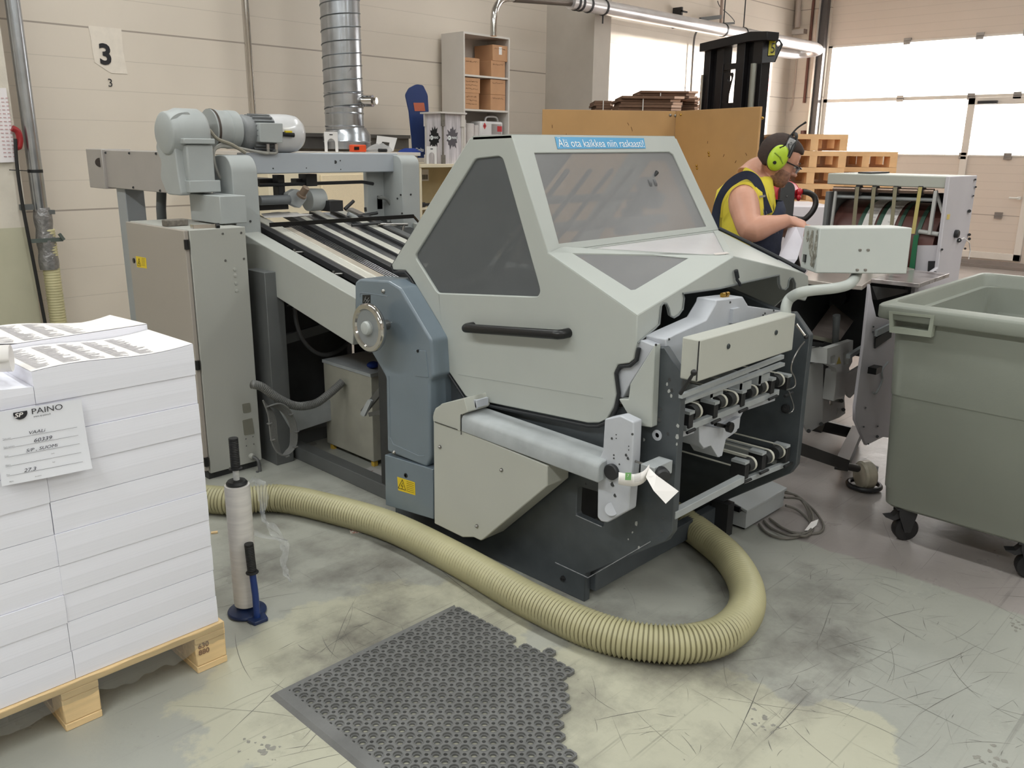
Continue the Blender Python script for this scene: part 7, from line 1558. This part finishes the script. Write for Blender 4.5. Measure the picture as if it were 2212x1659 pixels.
# hanging paper strip behind the screen, sheet held by the man
# ================================================================ the man working behind the machine
skinM = M('skin', (198, 146, 124), 0.5, var=0.05, scale=14)
shirtM = M('shirt_yellow', (222, 204, 66), 0.75, var=0.06, scale=10, bump=0.1)
navyM = M('overall_navy', (30, 36, 58), 0.8, var=0.15, scale=14, bump=0.15)
hairM = M('hair_brown', (58, 42, 36), 0.75, var=0.25, scale=40, aniso=(1, 1, 4), bump=0.5, bscale=160)
MX, MY = PD(1628, 500, 4.38).xy
PS = thing('person', (MX, MY, 0), 'man in yellow sleeveless shirt, navy bib overalls and lime ear defenders, looking down', 'person')
DM = 4.38
def ring(c, a, b, ra, rb, n=24, pw=1.0):
    return [c+a*(ra*math.cos(t))+b*(rb*math.sin(t)) for t in [2*math.pi*i/n for i in range(n)]]
tc_ = [(1634, 374, .060, .065), (1622, 388, .105, .15), (1610, 412, .140, .185), (1606, 445, .148, .19), (1608, 490, .143, .175), (1614, 540, .140, .168), (1622, 600, .145, .175), (1630, 660, .15, .18)]
def torso(scale, i0=0, i1=8, du=0.0):
    rs = []
    for px, py, ra, rb in tc_[i0:i1]:
        c = PD(px, py, DM); rs.append(ring(c+UC*du, UC, WC, ra*scale, rb*scale))
    return rs
body = MB(); body.rings(torso(0.955))
# head frame: face turned to the right of the picture and tipped down
hd_ = math.radians(24); FH_ = UC*math.cos(hd_)-UP*math.sin(hd_); UH = UP*math.cos(hd_)+UC*math.sin(hd_); SH_ = UH.cross(FH_); SH_ = SH_ if SH_.dot(WC) > 0 else -SH_
HC = PD(1683, 343, 4.33)
hp3 = lambda f, h, s=0.0: HC+FH_*f+UH*h+SH_*s
hs_ = [(-.124, .040, .062, .018), (-.116, .012, .080, .040), (-.098, -.020, .089, .054), (-.072, -.052, .091, .063), (-.048, -.078, .088, .069), (-.022, -.092, .087, .073), (0.0, -.099, .092, .076), (.022, -.103, .096, .077), (.045, -.102, .094, .075), (.070, -.094, .084, .067), (.092, -.078, .066, .054), (.108, -.052, .042, .034), (.117, -.02, .012, .012)]
rs = []
for h, b, f, w in hs_:
    c = hp3((b+f)/2, h); rs.append([c+FH_*((f-b)/2*math.copysign(abs(math.cos(t))**0.85, math.cos(t)))+SH_*(w*math.copysign(abs(math.sin(t))**0.9, math.sin(t))) for t in [2*math.pi*i/28 for i in range(28)]])
body.rings(rs)
body.rings([[hp3(.080, .008, -.010), hp3(.080, .008, .010), hp3(.098, .008, 0)], [hp3(.08, -.025, -.013), hp3(.08, -.025, .013), hp3(.116, -.025, 0)], [hp3(.08, -.042, -.017), hp3(.08, -.042, .017), hp3(.122, -.038, 0)], [hp3(.08, -.050, -.012), hp3(.08, -.050, .012), hp3(.100, -.049, 0)]])
body.ball(hp3(.116, -.038), .010, 8).ball(hp3(.100, -.041, .012), .008, 6).ball(hp3(.100, -.041, -.012), .008, 6)
body.ball(hp3(.089, .010, .026), (.012, .009, .022), 8, FH_, UH, SH_).ball(hp3(.089, .010, -.026), (.012, .009, .022), 8, FH_, UH, SH_)
body.ball(hp3(.089, -.068), (.010, .007, .022), 8, FH_, UH, SH_).ball(hp3(.087, -.080), (.010, .007, .020), 8, FH_, UH, SH_).ball(hp3(.078, -.108), (.016, .014, .022), 8, FH_, UH, SH_)
for s_ in (1, -1): body.ball(hp3(-.01, -.012, .072*s_), (.018, .030, .010), 8, FH_, UH, SH_)
nk = [PD(1622, 385, DM), PD(1634, 370, DM), PD(1650, 362, 4.36), hp3(-.03, -.06)]
body.tube(spline(nk, 4), [.085, .080, .075, .072, .070, .068, .066, .064, .062, .060, .058, .058, .058], 20)
# near arm
sh0, el, wr0 = PD(1606, 434, 4.225), PD(1622, 498, 4.09), PD(1703, 475, 4.10)
ap1 = spline([PD(1612, 420, 4.30), sh0, sh0.lerp(el, .5)+UC*-0.004, el, el.lerp(wr0, .35)+UP*0.002, el.lerp(wr0, .7), wr0], 4)
ar1 = [.062, .068, .072, .074, .074, .074, .073, .071, .068, .065, .061, .058, .055, .056, .057, .057, .055, .051, .047, .043, .039, .036, .033, .031, .029]
body.tube(ap1, ar1[:len(ap1)], 20)
sh1, el1, wr1 = PD(1640, 405, 4.62), PD(1655, 500, 4.62), PD(1716, 492, 4.38)
ap2 = spline([PD(1628, 395, 4.50), sh1, sh1.lerp(el1, .5), el1, el1.lerp(wr1, .35), el1.lerp(wr1, .7), wr1], 4); body.tube(ap2, [r_*0.92 for r_ in ar1[:len(ap2)]], 18)
def hand(w, d, up, side, s_=1.0, curl=0.6, par=body):
    """w wrist, d pointing to the knuckles, up back of the hand, side towards the thumb"""
    k = w+d*0.085*s_
    par.rings([ring(w-d*0.01, side, up, .029*s_, .022*s_, 14), ring(w+d*0.02, side, up, .034*s_, .020*s_, 14), ring(w+d*0.055, side, up, .042*s_, .018*s_, 14), ring(k, side, up, .041*s_, .014*s_, 14), ring(k+d*.008, side, up, .034*s_, .008*s_, 14)])
    for i, (o, L_, cc_) in enumerate(((.031, .072, .8), (.011, .080, 1.0), (-.010, .074, 1.1), (-.030, .060, 1.25))):
        b = k+side*o*s_-d*0.012*s_; pts = [b]; dd = d.copy(); a = 0.25*cc_*curl
        for seg, fr in enumerate((.45, .32, .26)):
            a += (0.45, 0.65, 0.5)[seg]*curl*cc_; v_ = d*math.cos(a)-up*math.sin(a); pts.append(pts[-1]+v_*(L_*fr*s_))
        par.tube(spline(pts, 3), [.0098*s_, .0096*s_, .0093*s_, .0095*s_, .0092*s_, .0088*s_, .0090*s_, .0085*s_, .0078*s_, .006*s_], 10)
    t0 = w+d*0.025*s_+side*.026*s_; pts = [t0, t0+d*.022*s_+side*.022*s_-up*.008*s_, t0+d*.046*s_+side*.026*s_-up*.016*s_, t0+d*.068*s_+side*.020*s_-up*.022*s_]
    par.tube(spline(pts, 3), [.015*s_, .0145*s_, .014*s_, .013*s_, .0125*s_, .012*s_, .0115*s_, .011*s_, .0105*s_, .008*s_], 10)
dh = (PD(1741, 487, 4.10)-wr0).normalized(); uph = (UP+WC*0.45).normalized(); uph = (uph-dh*uph.dot(dh)).normalized(); sdh = dh.cross(uph); sdh = sdh if sdh.dot(WC) < 0 else -sdh
hand(wr0, dh, uph, sdh, 0.95, 0.95)
dh2 = (PD(1745, 490, 4.30)-wr1).normalized(); up2 = (UP-dh2*UP.dot(dh2)).normalized(); sd2 = dh2.cross(up2); sd2 = sd2 if sd2.dot(WC) > 0 else -sd2
hand(wr1, dh2, up2, sd2, 0.95, 0.8)
hipc = PD(1632, 668, DM)
for s_ in (1, -1):
    hj = V((hipc.x, hipc.y, 0.90))+WC*0.09*s_; kn_ = V((MX, MY, 0.50))+WC*0.10*s_+UC*0.05; an = V((MX, MY, 0.09))+WC*0.11*s_+UC*0.0
    body.tube(spline([hj+UP*.06, hj, hj.lerp(kn_, .5), kn_, kn_.lerp(an, .4), an, an-UP*.05], 3), [.085, .09, .092, .092, .088, .082, .076, .070, .062, .058, .056, .057, .055, .050, .045, .040, .038, .038, .038], 16)
bo_ = build('body', body, skinM, PS, angle=180)
rm = bo_.modifiers.new('surface', 'REMESH'); rm.mode = 'VOXEL'; rm.voxel_size = 0.0048; rm.use_smooth_shade = True
smd = bo_.modifiers.new('soften', 'SMOOTH'); smd.factor = 0.5; smd.iterations = 4
# hair, stubble, eyes, glasses
hr = []
for h, b, f, w in ((-.062, -.076, -.052, .052), (-.045, -.094, -.030, .066), (-.02, -.108, -.012, .078), (0.005, -.114, .006, .083), (.03, -.116, .038, .084), (.052, -.113, .078, .082), (.066, -.108, .100, .078), (.085, -.096, .096, .068), (.105, -.074, .072, .052), (.120, -.045, .038, .030), (.126, -.015, .008, .008)):
    c = hp3((b+f)/2, h); hr.append([c+FH_*((f-b)/2*math.cos(t))+SH_*(w*math.sin(t)) for t in [2*math.pi*i/28 for i in range(28)]])
build('hair', MB().rings(hr), hairM, PS, angle=180)
bd_ = []
for h, b, f, w in ((-.127, .036, .064, .020), (-.118, .008, .083, .043), (-.098, -.022, .0925, .0575), (-.075, -.030, .0935, .066), (-.056, -.028, .0905, .0705), (-.045, -.020, .086, .070)):
    c = hp3((b+f)/2, h); bd_.append([c+FH_*((f-b)/2*math.copysign(abs(math.cos(t))**0.85, math.cos(t)))+SH_*(w*math.copysign(abs(math.sin(t))**0.9, math.sin(t))) for t in [2*math.pi*i/28 for i in range(28)]])
build('stubble', MB().rings(bd_), M('stubble', (142, 104, 88), 0.8, var=0.3, scale=60, bump=0.4, bscale=200), PS, angle=180)
lp_ = MB().ball(hp3(.095, -.068), (.008, .005, .020), 8, FH_, UH, SH_).ball(hp3(.093, -.079), (.008, .005, .018), 8, FH_, UH, SH_)
build('lips', lp_, M('lips', (170, 104, 96), 0.5), PS)
for s_ in (1, -1):
    build('eye', MB().ball(hp3(.078, -.004, .030*s_), .0125, 8), M('eye_white', (220, 214, 208), 0.3), PS); 
build('eyebrows', MB().tube([hp3(.100, .018, .010), hp3(.101, .020, .028), hp3(.090, .014, .046)], .0035, 6).tube([hp3(.100, .018, -.010), hp3(.101, .020, -.028), hp3(.090, .014, -.046)], .0035, 6), hairM, PS)
gl_ = build('glasses', MB().tube([hp3(-.005, -.006, .079), hp3(.05, -.006, .076), hp3(.094, -.004, .060)], .0035, 6).tube([hp3(-.005, -.006, -.079), hp3(.05, -.006, -.076), hp3(.094, -.004, -.060)], .0035, 6).tube([hp3(.106, .0, -.06), hp3(.120, .0, -.03), hp3(.122, .0, 0), hp3(.120, .0, .03), hp3(.098, .0, .06)], .003, 6), black, PS)
for s_ in (1, -1): build('lens', MB().plate(roundpoly([hp3(.121, .004, .006*s_), hp3(.118, .004, .034*s_), hp3(.098, .002, .060*s_), hp3(.090, -.030, .054*s_), hp3(.110, -.034, .030*s_), hp3(.114, -.028, .008*s_)], .006), FH_*0.002), clear('lens_tint', (200, 206, 216), 0.45, (120, 130, 145), 0.05), gl_)
# ear defenders
limeM = M('lime_plastic', (180, 208, 50), 0.4, var=0.03)
ca_ = math.radians(24); ux = UC*math.cos(ca_)*0+ (UP*math.cos(ca_)+UC*math.sin(ca_)); vx = (UC*math.cos(ca_)-UP*math.sin(ca_)); EC = PD(1679, 341, HC.dot(_f)-CAM.dot(_f)-0.078)
em = thing('e', (0, 0, 0), None, None) if False else None
cup = MB(); 
for s_, cen in ((1, EC), (-1, HC+UH*-.01-SH_*.085)):
    n_ = WC*s_; rr = [ring(cen+n_*d_, ux, vx, a_, b_, 28) for d_, a_, b_ in ((.0, .058, .041), (.008, .066, .048), (.022, .065, .047), (.034, .055, .038), (.040, .036, .024))]
    if s_ == 1:
        em = build('ear_muff', MB().rings(rr), limeM, PS, angle=60)
    else: em2 = build('ear_muff', MB().rings(rr), limeM, PS, angle=60)
    build('cushion', MB().rings([ring(cen+n_*d_, ux, vx, a_, b_, 28) for d_, a_, b_ in ((-.016, .055, .042), (-.012, .064, .049), (.0, .067, .051), (.006, .066, .048))]), black, em if s_ == 1 else em2)
gr_ = MB().tube([EC+ux*.012+vx*-.034+WC*.036, EC+ux*.004+vx*0+WC*.043, EC+ux*-.018+vx*.028+WC*.036], .004, 6)
build('groove', gr_, M('lime_dark', (132, 158, 40), 0.5), em); build('dial', MB().cyl(EC-ux*.030-vx*.012+WC*.030, EC-ux*.030-vx*.012+WC*.044, .0085, n=14), black, em)
build('wire_clip', MB().tube([EC+ux*.042-vx*.022+WC*.034, EC+ux*.060-vx*.006+WC*.03, EC+ux*.080+vx*.0+WC*.018], .0035, 6), black, em); build('wire_clip', MB().tube([EC+ux*.022+vx*.034+WC*.034, EC+ux*.050+vx*.030+WC*.030, EC+ux*.080+vx*.012+WC*.018], .003, 6), black, em)
hb_ = []
for i in range(13):
    t = math.pi*i/12; hb_.append(HC+UH*0.0+ux*(0.012+0.128*math.sin(t)*1.0)+vx*0.012+WC*(.100*math.cos(t)))
build('headband', MB().tube(hb_, .009, 8), black, PS)
RB = PD(1706, 312, (EC-CAM).dot(_f)-0.012)
rbx = build('radio_box', MB().obox(RB, ux*0.028, vx*0.016, WC*0.012), M('radio_grey', (176, 176, 180), 0.35, 0.4), PS, bevel=0.002)
build('radio_back', MB().obox(RB-WC*0.016+vx*0.004, ux*0.034, vx*0.020, WC*0.012), black, rbx, bevel=0.003); build('radio_button', MB().tube([p for p in ring(RB+WC*.0125+ux*.004, ux, vx, .007, .005, 12)], .0012, 5, closed=True), black, rbx)
build('antenna', MB().tube(spline([RB+ux*0.02-WC*.012-vx*.012, PD(1708, 293, (EC-CAM).dot(_f)), PD(1722, 277, (EC-CAM).dot(_f)), PD(1741, 264, (EC-CAM).dot(_f))], 5), [.0045]*12+[.0045, .0045, .0055, .0055], 8), black, rbx)
# clothes
sr = torso(1.0, 1, 8); sr = [[p for p in r_] for r_ in sr]
nr = PD(1630, 380, DM); sr = [ring(nr, UC, WC, .085, .095)]+sr
build('shirt', MB().rings(sr, cap=False), shirtM, PS, angle=180)
def band(name, pts, w, mt, th=0.004, par=PS):
    P = spline([PD(a, b, D) for a, b, D in pts], 6); n = len(P); r4 = []
    for i, p in enumerate(P):
        t = (P[min(n-1, i+1)]-P[max(0, i-1)]).normalized(); vd = (p-CAM).normalized(); s_ = t.cross(vd).normalized()
        r4.append([p+s_*w/2-vd*th, p-s_*w/2-vd*th, p-s_*w/2+vd*th, p+s_*w/2+vd*th])
    return build(name, MB().rings(r4), mt, par, angle=60)
ov = []
for px, py, ra, rb in [(1617, 555, .152, .182), (1622, 600, .156, .188), (1630, 660, .160, .192), (1634, 700, .155, .185)]: ov.append(ring(PD(px, py, DM), UC, WC, ra, rb))
ovr = build('overalls', MB().rings(ov, cap=False), navyM, PS, angle=180)
bib = []
for px, py, ra, rb, a0_, a1_ in ((1640, 432, .115, .145, -35, 60), (1636, 450, .138, .170, -42, 72), (1628, 480, .150, .182, -60, 88), (1620, 520, .152, .184, -90, 105), (1617, 560, .154, .186, -120, 130)):
    c = PD(px, py, DM); bib.append([c+UC*(ra*math.cos(math.radians(t)))+WC*(rb*math.sin(math.radians(t))) for t in [a0_+(a1_-a0_)*i/24 for i in range(25)]])
bm_ = MB(); n = 25; flat = [p for r_ in bib for p in r_]; bm_.add(flat, [(j*n+i, j*n+i+1, (j+1)*n+i+1, (j+1)*n+i) for j in range(4) for i in range(n-1)])
bb = build('bib', bm_, navyM, PS, angle=180); bb.modifiers.new('t', 'SOLIDIFY').thickness = 0.005
band('strap', [(1553, 540, 4.34), (1545, 490, 4.32), (1550, 446, 4.30), (1566, 410, 4.27), (1588, 388, 4.25), (1612, 378, 4.24), (1630, 386, 4.225), (1641, 405, 4.215), (1648, 430, 4.215), (1660, 462, 4.21)], 0.042, navyM)
band('strap', [(1560, 470, 4.60), (1585, 392, 4.58), (1625, 376, 4.56), (1655, 400, 4.50), (1672, 450, 4.45)], 0.036, navyM)
build('strap_buckle', MB().obox(PD(1647, 424, 4.19), UC*0.014+UP*0.002, UP*0.005, WC*0.003), alu, PS)
band('collar_edge', [(1606, 366, 4.34), (1620, 372, 4.28), (1638, 388, 4.25), (1652, 415, 4.235), (1662, 445, 4.235), (1668, 470, 4.23)], 0.026, shirtM, 0.004)
band('collar_edge', [(1612, 364, 4.36), (1640, 378, 4.50), (1664, 400, 4.46), (1670, 440, 4.36), (1671, 465, 4.30)], 0.026, shirtM, 0.004)
band('armhole_edge', [(1558, 470, 4.29), (1563, 435, 4.24), (1580, 408, 4.215), (1603, 396, 4.205), (1626, 402, 4.19), (1636, 425, 4.185), (1640, 455, 4.18)], 0.012, shirtM, 0.004)
for a in range(4): band('pinstripe', [(1648+a*7, 450+a*6, 4.19), (1655+a*7, 480+a*3, 4.19), (1661+a*7, 505, 4.19)], 0.0018, M('stripe_grey', (120, 126, 140), 0.7), 0.001)
for s_ in (1, -1):
    hj = V((hipc.x, hipc.y, 0.90))+WC*0.09*s_; kn_ = V((MX, MY, 0.50))+WC*0.10*s_+UC*0.05; an = V((MX, MY, 0.09))+WC*0.11*s_
    build('trouser_leg', MB().tube(spline([hj+UP*.08, hj, hj.lerp(kn_, .5), kn_, kn_.lerp(an, .5), an], 3), [.100, .104, .106, .106, .102, .096, .092, .088, .084, .080, .078, .076, .074, .074, .074, .074], 18), navyM, PS, angle=180)
    sh = [ring(V((an.x, an.y, z))+UC*d_, UC, WC, ra, rb, 20) for z, d_, ra, rb in ((0.0, .05, .135, .05), (.02, .05, .138, .052), (.045, .04, .125, .048), (.075, .01, .085, .045), (.12, -.015, .055, .045))]
    build('shoe', MB().rings(sh), blackM, PS, angle=60)
hs2 = tag(build('held_sheet', MB().plate([PD(a, b, D) for a, b, D in ((1702, 492, 4.12), (1720, 490, 4.06), (1738, 492, 4.00), (1733, 520, 4.0), (1722, 560, 3.98), (1700, 590, 4.02), (1680, 560, 4.06), (1692, 525, 4.10))], WC*0.0012), M('sheet_lilac', (226, 222, 232), 0.6), smooth=False), 'white sheet hanging from the hand of the man in the yellow shirt', 'paper sheet')
